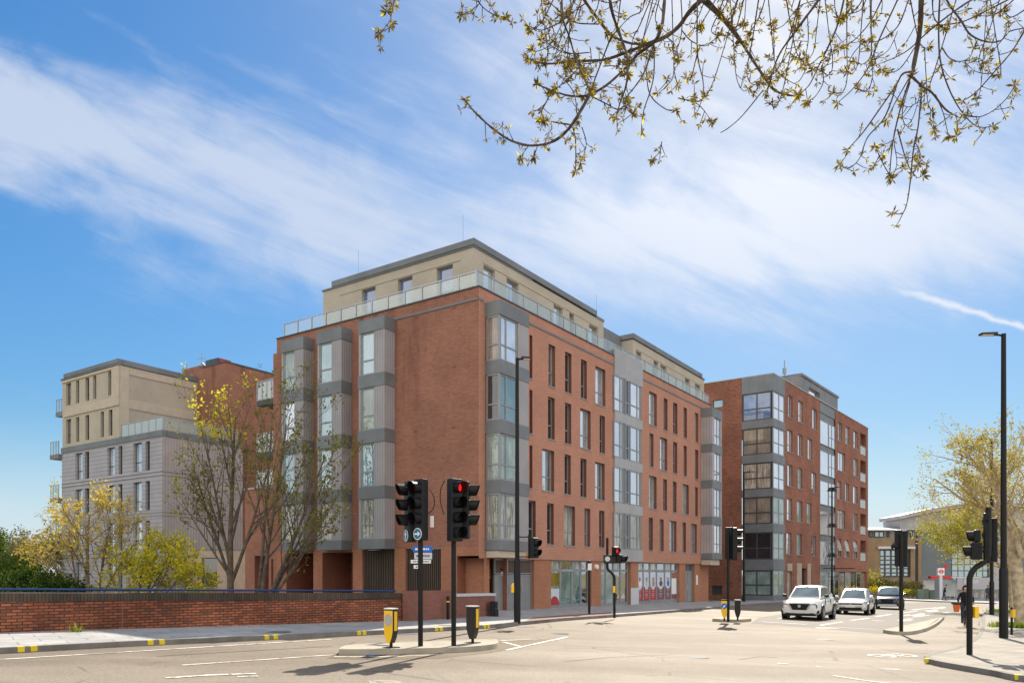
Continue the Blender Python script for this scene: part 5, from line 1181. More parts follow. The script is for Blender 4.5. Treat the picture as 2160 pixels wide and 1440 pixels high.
def car(label, loc, rz, S, gh, paint, wheels=(1.28, -1.28), wr=.33, style='suv', roofm=None):
    t = thing('parked_car' if False else 'car', label, 'car', loc, rz, None)
    q = MB(); rings = []
    for (x, w_, zb, zt, cr) in S:
        h = zt-zb
        half = [(0, zb), (w_*.86, zb), (w_*.97, zb+h*.12), (w_, zb+h*.38), (w_*.985, zb+h*.62), (w_*.955, zb+h*.84), (w_*.88, zt-.008), (w_*.5, zt+cr*.8), (0, zt+cr)]
        ring_ = [(x, y, z) for y, z in half]+[(x, -y, z) for y, z in half[-2:0:-1]]
        rings.append(ring_)
    n = len(rings[0])
    for a_, b_ in zip(rings[:-1], rings[1:]):
        for k in range(n): q.face([a_[k], a_[(k+1) % n], b_[(k+1) % n], b_[k]])
    q.face(rings[0]); q.face(rings[-1][::-1])
    me_o = q.build('body', paint, t)
    bm = bmesh.new(); bm.from_mesh(me_o.data); bmesh.ops.remove_doubles(bm, verts=bm.verts, dist=.0005); bmesh.ops.recalc_face_normals(bm, faces=bm.faces); bm.to_mesh(me_o.data); bm.free()
    me_o.data.shade_smooth(); me_o.data.set_sharp_from_angle(angle=R(48))
    sd = me_o.modifiers.new('soft', 'SUBSURF'); sd.levels = 1; sd.render_levels = 2
    # cabin
    xb0, xb1, xr0, xr1, wb, wr_, zb0, zb1, zr = gh   # windscreen base, rear base, roof front, roof rear, half widths, belt front/rear, roof height
    g = MB(); B = [(xb0, wb*.93, zb0), (xr0+.02, wb, (zb0+zb1)/2), (xb1, wb*.92, zb1)]
    P = {'bf': (xb0, wb*.93, zb0-.05), 'bm': ((xb0+xb1)/2, wb*1.03, (zb0+zb1)/2-.05), 'br': (xb1, wb*.9, zb1-.05), 'rf': (xr0, wr_*.96, zr-.03), 'rm': ((xr0+xr1)/2, wr_, zr), 'rr': (xr1, wr_*.93, zr-.04)}
    m_ = lambda p: (p[0], -p[1], p[2]); top = lambda p, dz: (p[0], 0, p[2]+dz)
    for s in (lambda p: p, m_):
        g.face([s(P['bf']), s(P['bm']), s(P['rm']), s(P['rf'])]); g.face([s(P['bm']), s(P['br']), s(P['rr']), s(P['rm'])])
        for k0, k1 in (('rf', 'rm'), ('rm', 'rr')): g.face([s(P[k0]), s(P[k1]), top(P[k1], .045), top(P[k0], .045)])
        g.face([s(P['bf']), s(P['rf']), top(P['rf'], .045), (P['bf'][0]+.05, 0, P['bf'][2]+.0)])
        g.face([s(P['br']), s(P['rr']), top(P['rr'], .045), (P['br'][0]-.08, 0, P['br'][2])])
    c_ = g.build('cabin', roofm or paint, t)
    bm = bmesh.new(); bm.from_mesh(c_.data); bmesh.ops.remove_doubles(bm, verts=bm.verts, dist=.0005); bmesh.ops.recalc_face_normals(bm, faces=bm.faces); bm.to_mesh(c_.data); bm.free()
    c_.data.shade_smooth(); c_.data.set_sharp_from_angle(angle=R(38))
    def lerp(a_, b_, f): return tuple(a_[i]+(b_[i]-a_[i])*f for i in range(3))
    def pane(name, quad, d, par=c_, m='car_glass'):
        k = MB(); k.prism(quad, d); k.build(name, m, par)
    fb, ft = (xb0+.05, 0, P['bf'][2]), top(P['rf'], .045)
    for s, sg in ((1, 1), (-1, -1)):
        a_, b_ = (P['bf'][0], P['bf'][1]*sg, P['bf'][2]), (P['rf'][0], P['rf'][1]*sg, P['rf'][2])
        q4 = [lerp(lerp(a_, b_, .17), lerp(fb, ft, .17), .09), lerp(fb, ft, .17), lerp(fb, ft, .92), lerp(lerp(a_, b_, .92), lerp(fb, ft, .92), .10)]
        pane('windscreen', [(x+.006, y, z+.006) for x, y, z in q4], (.006, 0, .006))
        S1 = [lerp(P['bf'], P['rf'], .18), lerp(P['bm'], P['rm'], .16), lerp(P['bm'], P['rm'], .90), lerp(P['bf'], P['rf'], .88)]
        ce = tuple(sum(p[i] for p in S1)/4 for i in range(3)); S1 = [lerp(p, ce, .07) for p in S1]
        pane('side_window', [(x, (y+.006)*sg, z) for x, y, z in S1], (0, .006*sg, 0))
        S2 = [lerp(P['bm'], P['rm'], .18), lerp(P['br'], P['rr'], .22), lerp(P['br'], P['rr'], .88), lerp(P['bm'], P['rm'], .90)]
        ce = tuple(sum(p[i] for p in S2)/4 for i in range(3)); S2 = [lerp(p, ce, .10) for p in S2]
        pane('side_window', [(x, (y+.006)*sg, z) for x, y, z in S2], (0, .006*sg, 0))
    rb_, rt_ = (P['br'][0]-.08, 0, P['br'][2]), top(P['rr'], .045)
    for sg in (1, -1):
        a_, b_ = (P['br'][0], P['br'][1]*sg, P['br'][2]), (P['rr'][0], P['rr'][1]*sg, P['rr'][2])
        pane('rear_window', [(x-.006, y, z+.006) for x, y, z in [lerp(lerp(a_, b_, .2), lerp(rb_, rt_, .2), .1), lerp(rb_, rt_, .2), lerp(rb_, rt_, .9), lerp(lerp(a_, b_, .9), lerp(rb_, rt_, .9), .12)]], (-.006, 0, .004))
    W_ = max(s[1] for s in S)
    for x in wheels:
        for sg in (1, -1):
            k = MB(); k.tube([(x, sg*(W_-.22), wr+.01), (x, sg*(W_-.004 if style != 'suv' else W_+.012), wr+.01)], [wr*1.17, wr*1.17], 24); k.build('wheel_arch', 'black_plastic', t)
            wheel(t, x, sg*(W_-.085), wr, .205)
    for sg in (1, -1):
        k = MB(); x = xb0-.25; k.hexa([(x-.06, sg*(W_-.05), zb0+.02), (x+.08, sg*(W_-.05), zb0+.02), (x+.05, sg*(W_+.16), zb0+.03), (x-.06, sg*(W_+.16), zb0+.03), (x-.06, sg*(W_-.02), zb0+.14), (x+.04, sg*(W_-.02), zb0+.14), (x+.02, sg*(W_+.15), zb0+.17), (x-.06, sg*(W_+.15), zb0+.17)])
        k.build('wing_mirror', 'black_plastic' if style == 'suv' else paint, t, bevel=.015)
        k = MB()
        for xx in (xb0-.35, (xb0+xb1)/2-.1): k.box(xx-.006, xx+.006, sg*(W_-.03) if sg > 0 else -W_-.002, W_+.002 if sg > 0 else -(W_-.03), S[0][2]+.25, zb0-.06)
        k.box(xb0-1.15, xb0-.98, W_-.01 if sg > 0 else -W_-.022, W_+.022 if sg > 0 else -W_+.01, zb0-.2, zb0-.165); k.build('door_gap', 'black_plastic', t)
    return t
def yz(pts, x0, x1, q): q.prism([(x0, y, z) for y, z in pts], (x1-x0, 0, 0))
def rnd(y, z, r, k=16): return [(y+r*math.cos(i*math.tau/k), z+r*math.sin(i*math.tau/k)) for i in range(k)]
HD = math.atan2(-.8240, -.5666)
def place(u, v, back): p = at(u, v); x, y = p.x+dR[0]*back, p.y+dR[1]*back; return (x, y, zg(x)+.004)
SUV = [(-2.06, .74, .42, .94, .0), (-1.98, .84, .30, 1.06, .01), (-1.5, .90, .24, 1.12, .02), (-.6, .905, .22, 1.07, .03), (.5, .905, .22, 1.02, .03), (1.05, .905, .22, 1.00, .04), (1.55, .90, .23, .95, .05), (1.92, .86, .25, .86, .05), (2.06, .76, .30, .74, .02), (2.10, .62, .34, .66, .0)]
a1 = car('white small crossover with black wheel arches, first of the three oncoming cars', place(1686, 1306.5, 1.95), HD+R(1), SUV, (1.10, -1.93, .32, -1.15, .80, .60, 1.05, 1.16, 1.60), 'car_white', wr=.345)
q = MB(); yz([(-.46, .80), (.46, .80), (.30, .50), (-.30, .50)], 1.95, 2.105, q); gr_ = q.build('grille', 'black_plastic', a1)
q = MB()
for sg in (1, -1): yz([(sg*.50, .80), (sg*.55, .80), (sg*.36, .50), (sg*.30, .50)], 1.96, 2.115, q)
q.build('grille_chrome', 'steel', gr_)
q = MB(); yz(rnd(0, .68, .07, 14), 2.10, 2.118, q); q.build('badge', 'steel', gr_)
for sg in (1, -1):
    q = MB(); yz(rnd(sg*.66, .665, .125), 1.85, 2.045, q); h_ = q.build('headlight', 'black_plastic', a1); q = MB(); yz(rnd(sg*.66, .665, .085), 2.0, 2.055, q); q.build('lens', 'headlight', h_)
    q = MB(); q.hexa([(1.72, sg*.80, .90), (2.0, sg*.62, .86), (2.03, sg*.62, .83), (1.75, sg*.84, .87), (1.72, sg*.80, .93), (2.0, sg*.62, .885), (2.03, sg*.62, .85), (1.75, sg*.84, .895)]); q.build('running_light', 'headlight', a1)
    q = MB(); yz([(sg*.74, .42), (sg*.84, .50), (sg*.86, .36), (sg*.76, .34)], 1.90, 2.02, q); q.build('fog_recess', 'black_plastic', a1)
q = MB(); yz([(-.62, .36), (.62, .36), (.74, .22), (-.74, .22)], 1.88, 2.085, q); q.build('lower_bumper', 'black_plastic', a1)
q = MB(); q.box(-1.6, 1.6, -.895, -.84, .20, .34); q.box(-1.6, 1.6, .84, .895, .20, .34); q.build('sill_trim', 'black_plastic', a1)
HAT = [(-1.98, .70, .36, .92, .0), (-1.92, .80, .28, 1.00, .01), (-1.4, .845, .20, .98, .02), (-.5, .85, .18, .95, .03), (.5, .85, .18, .92, .03), (1.0, .85, .18, .90, .04), (1.5, .84, .20, .82, .05), (1.86, .80, .22, .72, .04), (1.98, .70, .26, .62, .01), (2.0, .58, .30, .56, .0)]
a2 = car('silver white hatchback in the middle of the three oncoming cars', place(1792, 1295.5, 1.85), HD+R(2), HAT, (1.05, -1.85, .30, -1.30, .76, .58, .93, 1.0, 1.46), 'car_silver', wheels=(1.22, -1.26), wr=.31, style='hatch')
q = MB(); yz([(-.62, .66), (.62, .66), (.60, .60), (-.60, .60)], 1.90, 1.995, q); q.build('grille', 'black_plastic', a2)
q = MB(); yz([(-.56, .44), (.56, .44), (.62, .30), (-.62, .30)], 1.85, 2.012, q); q.build('lower_bumper', 'black_plastic', a2)
q = MB(); yz([(-.26, .52), (.26, .52), (.26, .44), (-.26, .44)], 1.95, 2.02, q); q.build('number_plate', 'sign_white', a2)
q = MB(); yz(rnd(0, .66, .06, 14), 1.98, 2.004, q); q.build('badge', 'steel', a2)
for sg in (1, -1):
    q = MB(); q.hexa([(1.62, sg*.78, .64), (1.93, sg*.52, .60), (1.93, sg*.50, .60), (1.60, sg*.7, .64), (1.60, sg*.80, .77), (1.92, sg*.54, .70), (1.90, sg*.50, .70), (1.58, sg*.7, .77)]); h_ = q.build('headlight', 'dark_lens', a2)
    q = MB(); yz(rnd(sg*.58, .665, .05), 1.85, 1.975, q); q.build('lens', 'headlight', h_)
    q = MB(); yz(rnd(sg*.64, .37, .05), 1.88, 1.985, q); q.build('fog_light', 'headlight', a2)
DRK = [(-2.1, .72, .40, .94, .0), (-2.02, .82, .30, 1.04, .01), (-1.5, .895, .22, 1.03, .02), (-.5, .90, .20, .99, .03), (.5, .90, .20, .96, .03), (1.05, .90, .20, .94, .04), (1.6, .885, .21, .88, .05), (1.98, .82, .24, .78, .04), (2.1, .72, .28, .68, .01), (2.13, .6, .32, .6, .0)]
a3 = car('dark navy car with lit looking headlamps, last of the three oncoming cars', place(1866, 1284.5, 1.95), HD+R(5), DRK, (1.10, -1.95, .28, -1.35, .80, .62, .98, 1.06, 1.56), 'car_black', wr=.34, style='dark')
q = MB(); yz([(-.42, .74), (.42, .74), (.34, .48), (-.34, .48)], 1.98, 2.135, q); q.build('grille', 'black_plastic', a3)
q = MB(); yz([(-.56, .40), (.56, .40), (.64, .26), (-.64, .26)], 1.95, 2.13, q); q.build('lower_bumper', 'sign_grey', a3)
for sg in (1, -1):
    q = MB(); q.hexa([(1.72, sg*.80, .68), (2.05, sg*.55, .66), (2.05, sg*.52, .66), (1.70, sg*.7, .68), (1.70, sg*.82, .80), (2.03, sg*.57, .75), (2.01, sg*.52, .75), (1.68, sg*.7, .80)]); q.build('headlight', 'headlight', a3)
    q = MB(); yz(rnd(sg*.66, .40, .09), 1.9, 2.06, q); q.build('fog_light', 'headlight', a3)
# =================================================================== people
def body(name, label, loc, rz, J, E, mats, parts, cat='person'):
    """one skinned body: joints with radii, edges, then a material per nearest bone"""
    t = thing(name, label, cat, loc, rz); names = list(J); idx = {k: i for i, k in enumerate(names)}
    me = bpy.data.meshes.new('body'); me.from_pydata([J[k][0] for k in names], [(idx[a_], idx[b_]) for a_, b_ in E], [])
    o = bpy.data.objects.new('body', me); COL.objects.link(o)
    o.modifiers.new('skin', 'SKIN'); sv = me.skin_vertices[0].data
    for k in names: r_ = J[k][1]; sv[idx[k]].radius = (r_, r_) if not isinstance(r_, tuple) else r_
    sv[idx['pelvis']].use_root = True
    ss_ = o.modifiers.new('sub', 'SUBSURF'); ss_.levels = 1; ss_.render_levels = 1
    dg = bpy.context.evaluated_depsgraph_get(); ev = o.evaluated_get(dg); new = bpy.data.meshes.new_from_object(ev)
    COL.objects.unlink(o); bpy.data.objects.remove(o)
    new.materials.clear()
    for m_ in mats: new.materials.append(M[m_])
    segs = [(Vector(J[a_][0]), Vector(J[b_][0]), parts.get((a_, b_), 0)) for a_, b_ in E]
    for p in new.polygons:
        c = p.center; best = (9, 0)
        for A, B, m_ in segs:
            ab = B-A; f = max(0, min(1, (c-A).dot(ab)/max(ab.length_squared, 1e-9))); d = (A+ab*f-c).length
            if d < best[0]: best = (d, m_)
        p.material_index = best[1]; p.use_smooth = True
    o2 = bpy.data.objects.new('body', new); COL.objects.link(o2); o2.parent = t
    return t
def skeleton(pel, chest, neck, headp, sh, elb, hand, hip, knee, foot, s=1.0, fdir=(1, 0, -.3)):
    J = {'pelvis': (pel, (.15*s, .12*s)), 'waist': (tuple((pel[i]+chest[i])/2 for i in range(3)), (.135*s, .11*s)), 'chest': (chest, (.16*s, .12*s)), 'neck': (neck, .055*s), 'chin': (tuple(headp[i]+(-.02, 0, -.06)[i]*1.0+((.03, 0, 0)[i]) for i in range(3)), .075*s), 'head': (headp, .095*s), 'crown': ((headp[0]-.02, headp[1], headp[2]+.07*s), .075*s), 'nose': ((headp[0]+.115*s, headp[1], headp[2]-.015), .014)}
    E = [('pelvis', 'waist'), ('waist', 'chest'), ('chest', 'neck'), ('neck', 'chin'), ('chin', 'head'), ('head', 'crown'), ('head', 'nose')]
    for k, sg in (('l', 1), ('r', -1)):
        i = 0 if sg > 0 else 1
        J['sh'+k] = (sh[i], .07*s); J['el'+k] = (elb[i], .05*s); J['wr'+k] = (hand[i], .032*s)
        h = hand[i]; f = Vector(fdir).normalized(); pm = Vector(h)+f*.06; J['pa'+k] = (tuple(pm), (.038, .02))
        E += [('chest', 'sh'+k), ('sh'+k, 'el'+k), ('el'+k, 'wr'+k), ('wr'+k, 'pa'+k)]
        for n_ in range(4):
            off_ = (n_-1.5)*.022; ln = (.060, .072, .068, .05)[n_]; a_ = pm+f*.03+Vector((0, off_, 0)); b_ = a_+f*ln*.5+Vector((0, 0, -.01)); c_ = b_+f*ln*.35+Vector((0, 0, -.028))
            J[f'f{k}{n_}a'] = (tuple(a_), .010); J[f'f{k}{n_}b'] = (tuple(b_), .009); J[f'f{k}{n_}c'] = (tuple(c_), .008)
            E += [('pa'+k, f'f{k}{n_}a'), (f'f{k}{n_}a', f'f{k}{n_}b'), (f'f{k}{n_}b', f'f{k}{n_}c')]
        th = Vector(h)+f*.03+Vector((0, -sg*.04, .0)); J['th'+k] = (tuple(th), .011); J['tt'+k] = (tuple(th+f*.04+Vector((0, -sg*.012, -.01))), .009); E += [('wr'+k, 'th'+k), ('th'+k, 'tt'+k)]
        J['hip'+k] = (hip[i], .10*s); J['kn'+k] = (knee[i], .066*s); J['an'+k] = (foot[i], .042*s); tx = foot[i]; J['toe'+k] = ((tx[0]+.16, tx[1], tx[2]-.05), (.04, .03))
        E += [('pelvis', 'hip'+k), ('hip'+k, 'kn'+k), ('kn'+k, 'an'+k), ('an'+k, 'toe'+k)]
    return J, E
def clothe(E, top=1, legs=2, shoes=3, hood=False):
    P = {}
    for e in E:
        a_, b_ = e
        if a_ in ('pelvis', 'waist', 'chest') and b_ in ('waist', 'chest', 'shl', 'shr'): P[e] = top
        elif a_[:2] in ('sh', 'el'): P[e] = top
        elif a_[:3] in ('hip',) or b_[:3] == 'hip' or (a_[:2] == 'kn'): P[e] = legs
        elif a_[:2] == 'an': P[e] = shoes
        elif b_ == 'crown': P[e] = top if hood else 4
        elif (a_, b_) == ('chest', 'neck'): P[e] = top
    return P
mt_ = ['skin', 'cloth_black', 'cloth_denim', 'cloth_black', 'hair']
p = at(2036, 1321); cyaw = HD+R(8)
J, E = skeleton((-.20, 0, 1.0), (.02, 0, 1.44), (.06, 0, 1.56), (.10, 0, 1.69), ((.02, .19, 1.45), (.02, -.19, 1.45)), ((.22, .30, 1.22), (.22, -.30, 1.22)), ((.38, .27, 1.06), (.38, -.27, 1.06)), ((-.18, .10, .96), (-.18, -.10, .96)), ((.22, .12, .78), (.16, -.12, .62)), ((.06, .12, .40), (-.02, -.12, .22)))
cy = body('person', 'cyclist in a black hooded jacket riding towards the camera behind the cranked signal', (p.x, p.y, p.z+.004), cyaw, J, E, mt_, clothe(E, hood=True))
q = MB(); hp = Vector((.10, 0, 1.70))
for i in range(9):
    for j in range(14):
        def hpnt(i_, j_):
            th = math.pi*i_/9*.82; ph = math.pi*.30+(math.tau-math.pi*.6)*j_/14
            return tuple(hp+Vector((math.sin(th)*math.cos(ph)*.13-.015, math.sin(th)*math.sin(ph)*.125, math.cos(th)*.14)))
        q.face([hpnt(i, j), hpnt(i+1, j), hpnt(i+1, j+1), hpnt(i, j+1)])
q.build('hood', 'cloth_black', cy, smooth=60)
q = MB(); q.tube([(.1, .12, 1.40), (.14, .22, 1.30), (.2, .31, 1.2)], [.05, .065, .05], 8); q.build('pale_sleeve_panel', 'cloth_white', cy, smooth=60)
bk_ = thing('bicycle', 'dark bicycle under the cyclist in black', 'bicycle', (p.x, p.y, p.z+.004), cyaw)
def torus(q, c, R_, r_, n=28, k=6):
    pts = [(c[0]+R_*math.cos(i*math.tau/n), c[1], c[2]+R_*math.sin(i*math.tau/n)) for i in range(n+1)]; q.tube(pts, r_, k, cap=False)
for x in (.52, -.52):
    q = MB(); torus(q, (x, 0, .345), .325, .02); w_ = q.build('wheel', 'tyre', bk_, smooth=60); q = MB()
    for i in range(10): a0 = i*math.tau/10; q.tube([(x, 0, .345), (x+.31*math.cos(a0), 0, .345+.31*math.sin(a0))], .003, 4)
    q.build('spoke', 'steel', w_)
q = MB()
for A, B in (((-.05, 0, .32), (-.22, 0, .88)), ((-.05, 0, .32), (.38, 0, .82)), ((.36, 0, .86), (-.2, 0, .80)), ((-.05, 0, .32), (-.52, 0, .345)), ((-.2, 0, .78), (-.52, 0, .345)), ((.36, 0, .95), (.52, 0, .345))): q.tube([A, B], .018, 8)
q.build('frame', 'black_metal', bk_, smooth=50)
q = MB(); q.tube([(.36, -.30, 1.03), (.40, -.2, 1.02), (.38, 0, 1.0), (.40, .2, 1.02), (.36, .30, 1.03)], .014, 8); q.build('handlebar', 'black_metal', bk_, smooth=50)
q = MB(); q.hexa([(-.34, -.08, .89), (-.05, -.03, .90), (-.05, .03, .90), (-.34, .08, .89), (-.34, -.08, .93), (-.05, -.02, .93), (-.05, .02, .93), (-.34, .08, .93)]); q.build('saddle', 'black_plastic', bk_, bevel=.01)
q = MB(); q.tube([(-.05, -.1, .32), (-.05, .1, .32)], .02, 8); q.box(.0, .1, .09, .17, .345, .365); q.box(-.12, -.02, -.17, -.09, .165, .185); q.build('pedals', 'black_metal', bk_)
bg_ = thing('pannier_bag', 'orange bag with a dark flap slung on the cyclist, left in the picture', 'bag', (p.x, p.y, p.z+.004), cyaw)
q = MB(); q.hexa([(.30, -.46, .66), (.52, -.46, .66), (.52, -.26, .66), (.30, -.26, .66), (.28, -.50, 1.0), (.54, -.50, 1.0), (.54, -.22, 1.0), (.28, -.22, 1.0)]); q.build('bag_body', 'orange_bag', bg_, bevel=.03)
q = MB(); q.box(.25, .57, -.56, -.20, 1.0, 1.07); q.build('flap', 'cloth_black', bg_, bevel=.02)
def stand(label, u, v, rz, top='cloth_black', legs='cloth_denim', s=1.0, lean=0.0, dz=.12):
    z = lambda h: h*s
    J, E = skeleton((0, 0, z(.92)), (lean*.5, 0, z(1.36)), (lean*.7, 0, z(1.49)), (lean+.02, 0, z(1.63)), ((lean*.5, .19, z(1.38)), (lean*.5, -.19, z(1.38))), ((lean*.5+.03, .24, z(1.10)), (lean*.5-.03, -.24, z(1.10))), ((lean*.6+.12, .23, z(.90)), (lean*.6+.05, -.24, z(.86))), ((0, .10, z(.88)), (0, -.10, z(.88))), ((.12, .10, z(.50)), (-.05, -.10, z(.49))), ((.14, .10, .09), (-.22, -.10, .12)), s, (.3, 0, -1))
    t = body('person', label, at(u, v, dz), rz, J, E, ['skin', top, legs, 'cloth_black', 'hair'], clothe(E))
    q = MB(); hp = Vector((lean+.01, 0, z(1.66)))
    for i in range(6):
        for j in range(14):
            f = lambda i_, j_: tuple(hp+Vector((math.sin(math.pi*.55*i_/6)*math.cos(j_*math.tau/14)*.108-.02, math.sin(math.pi*.55*i_/6)*math.sin(j_*math.tau/14)*.103, math.cos(math.pi*.55*i_/6)*.115)))
            q.face([f(i, j), f(i+1, j), f(i+1, j+1), f(i, j+1)])
    q.build('hair', 'hair', t, smooth=60); return t
stand('person in dark clothes leaning forward beside the bus shelter', 1991, 1265.5, R(-30), s=.98, lean=.22)
stand('person in a black coat walking between the lamp column and the plane tree', 2134, 1283, R(-110), legs='cloth_black')
stand('person in dark blue clothes in front of the shop windows across the junction', 2084, 1267, R(-90), top='cloth_denim')
# =================================================================== trees and plants
def leaf(q, p, sz, rn, asp=.5, droop=0.0):
    d = Vector((rn.gauss(0, 1), rn.gauss(0, 1), rn.gauss(0, 1)-droop)).normalized(); s = d.cross(Vector((rn.gauss(0, 1), rn.gauss(0, 1), rn.gauss(0, 1)))).normalized()
    L = sz*rn.uniform(.6, 1.3); a = p; b = p+d*L*.5+s*L*asp*.5; c = p+d*L; e = p+d*L*.5-s*L*asp*.5
    q.face([a, b, c, e])
def grow(wood, tips, p, d, L, r, lev, rn, P):
    """one limb and, along it, P['n'][lev] side limbs"""
    k = 6 if lev == 0 else (5 if lev == 1 else 4); pts = [p.copy()]; rad = [r]; cur = p.copy(); dd = d.normalized(); dirs = [dd]; r1 = max(r*P['taper'], .005)
    for i in range(k):
        dd = (dd+Vector((rn.gauss(0, 1), rn.gauss(0, 1), rn.gauss(0, 1)))*P['wob']*(.45 if lev == 0 else 1)+Vector((0, 0, P['up']))*(1 if lev else .3)).normalized()
        cur = cur+dd*L/k; pts.append(cur.copy()); rad.append(r+(r1-r)*(i+1)/k); dirs.append(dd)
    if lev < len(P['n']):
        nn = P['n'][lev]; f0 = P['first'] if lev == 0 else .22
        for c in range(nn):
            f = f0+(1-f0)*(c+rn.uniform(.1, .9))/nn; x = f*k; i = min(k-1, int(x)); q_ = pts[i].lerp(pts[i+1], x-i); d0 = dirs[i+1]
            ax = Matrix.Rotation(rn.random()*6.283, 3, d0) @ d0.orthogonal().normalized(); an = R(rn.uniform(*P['ang'])); nd = d0*math.cos(an)+ax*math.sin(an)
            if 'bias' in P: nd = (nd+Vector(P['bias'])).normalized()
            grow(wood, tips, q_, nd, L*rn.uniform(*P['lr'])*(1.15-.45*f), max((r+(r1-r)*f)*.55, .0055), lev+1, rn, P)
    wood.tube(pts, rad, 8 if lev == 0 else (6 if lev == 1 else 3), cap=False)
    if lev >= len(P['n'])-1: tips += [(q_, dd, lev) for q_ in pts[2:]]
def make_tree(label, name, base, stems, P, leafm, nl, lsz, barkm, seed, leaf_fn=None, clump=.18, group=None, skip=0.0, leaf2=None, cond2=None):
    t = thing(name, label, 'tree', base, 0, group); rn = random.Random(seed); wood = MB(); tips = []
    for (dx_, dy_, d, L, r, *z_) in stems: grow(wood, tips, Vector((dx_, dy_, z_[0] if z_ else -.1)), Vector(d), L, r, 0, rn, P)
    wood.build('trunk', barkm, t, smooth=60, uv=False)
    q1, q2 = MB(), MB()
    for (p_, d, lv) in tips:
        if rn.random() < skip: continue
        k = max(1, int(nl*rn.uniform(.4, 1.6)))
        q = q2 if (leaf2 and cond2(p_, rn)) else q1; k = k*2 if (q is q2 and leaf2 == 'leaf_yellow') else k
        for _ in range(k): leaf(q, p_+Vector((rn.gauss(0, clump), rn.gauss(0, clump), rn.gauss(0, clump))), lsz, rn)
    if q1.f: q1.build('crown', leafm, t, uv=False)
    if q2.f: q2.build('blossom', leaf2, t, uv=False)
    return t
def gpos(u, Y): X = (u-U0)/F*Y; return (X, Y, zg(X))
# left, behind the bridge wall
make_tree('bronze yellow leafing tree with a pale leaning stem, left of the lime bush', 'tree', gpos(186, 27.5), [(0, 0, (.05, 0, 1), 3.7, .085), (-.1, .1, (-.75, .1, 1), 2.8, .05), (.15, 0, (.40, .1, 1), 3.0, .05), (.05, .2, (.15, .2, 1), 3.6, .06), (-.2, 0, (-.30, 0, 1), 3.3, .05)],
    dict(n=(7, 5, 3), first=.3, ang=(22, 58), lr=(.42, .62), taper=.35, wob=.09, up=.07), 'leaf_bronze', 2.3, .12, 'bark', 11, clump=.09)
make_tree('bright lime yellow spreading shrub tree behind the wall, reaching right', 'tree', gpos(282, 27.0), [(0, 0, (.12, 0, 1), 2.2, .06), (.2, .1, (.55, 0, 1), 2.3, .05), (-.2, 0, (-.35, 0, 1), 2.0, .05), (.35, 0, (.95, .1, .9), 2.4, .04), (.5, 0, (1.3, .1, .6), 2.0, .035), (.1, .2, (.1, .3, 1), 2.2, .04)],
    dict(n=(7, 5, 3), first=.25, ang=(26, 65), lr=(.45, .65), taper=.35, wob=.11, up=.01, bias=(.14, 0, 0)), 'leaf_yellow', 3.4, .115, 'bark', 23, clump=.085, leaf2='leaf_lime', cond2=lambda p, rn: rn.random() < .4)
make_tree('slender tree with olive buds and a bright yellow top before the grey cladding', 'tree', gpos(487, 35.0), [(0, 0, (-.03, 0, 1), 8.8, .17), (0, 0, (-.42, .1, 1), 5.8, .09, 1.1), (.0, 0, (.40, 0, 1), 6.2, .10, 1.0), (-.02, .1, (-.20, 0, 1), 7.2, .08, 1.5), (0, 0, (-.75, 0, 1), 4.2, .06, 1.3)],
    dict(n=(9, 5, 2), first=.22, ang=(20, 46), lr=(.34, .50), taper=.25, wob=.05, up=.10), 'leaf_olive', 1.5, .17, 'bark_grey', 31, clump=.10, skip=.25, leaf2='leaf_yellow', cond2=lambda p, rn: p.z > 7.7 and -1.9 < p.x < .7 and rn.random() < .9)
make_tree('tall multi stemmed tree with sparse olive leaves in front of the gable bays', 'tree', gpos(546, 31.0), [(0, 0, (.14, 0, 1), 7.8, .10), (.1, 0, (.46, 0, 1), 6.8, .10), (.15, 0, (.66, 0, .95), 5.6, .08), (.1, 0, (.52, .1, 1), 6.2, .07), (-.1, .1, (.05, .1, 1), 8.4, .09)],
    dict(n=(9, 5, 2), first=.22, ang=(18, 46), lr=(.33, .50), taper=.25, wob=.05, up=.10), 'leaf_olive', 1.8, .16, 'bark_grey', 42, clump=.10, skip=.2)
def bush(label, name, base, blobs, leafm, n, lsz, seed, stem='bark', cat='bush', group=None, leaf2=None):
    t = thing(name, label, cat, base, 0, group); rn = random.Random(seed); q, q2 = MB(), MB(); wd_ = MB()
    for (x, y, z, rx, ry, rz_) in blobs:
        wd_.tube([(x*.3, y*.3, -.1), (x*.8, y*.8, z*.5), (x, y, z)], [.05, .035, .015], 5, cap=False)
        for _ in range(int(n*rx*rz_)):
            d = Vector((rn.gauss(0, 1), rn.gauss(0, 1), rn.gauss(0, 1))).normalized(); f = rn.random()**.35
            f *= .80+.42*mnoise.noise(Vector((d.x*2+x, d.y*2+seed, d.z*2+z)))
            p_ = Vector((x+d.x*rx*f, y+d.y*ry*f, max(.02, z+d.z*rz_*f)))
            leaf(q2 if (leaf2 and rn.random() < .3) else q, p_, lsz, rn, .6)
    wd_.build('stem', stem, t, uv=False); q.build('foliage', leafm, t, uv=False)
    if q2.f: q2.build('new_growth', leaf2, t, uv=False)
    return t
bush('dense dark green evergreen bush at the far left behind the bridge wall', 'evergreen_bush', gpos(70, 27), [(-1.2, 0, .9, 1.0, .9, .75), (-.2, .2, 1.1, .9, .9, .85), (.6, 0, .9, .8, .8, .65), (-2.0, .1, .7, .9, .8, .7), (1.1, .2, .8, .6, .6, .5)], 'leaf_dark', 2600, .10, 3, leaf2='leaf_green')
bush('small green shrub under the pale leaning stem behind the wall', 'evergreen_bush', gpos(150, 29), [(-.3, 0, 1.0, .6, .5, .6), (.3, .1, .8, .5, .5, .5)], 'leaf_dark', 2200, .09, 4, leaf2='leaf_green')
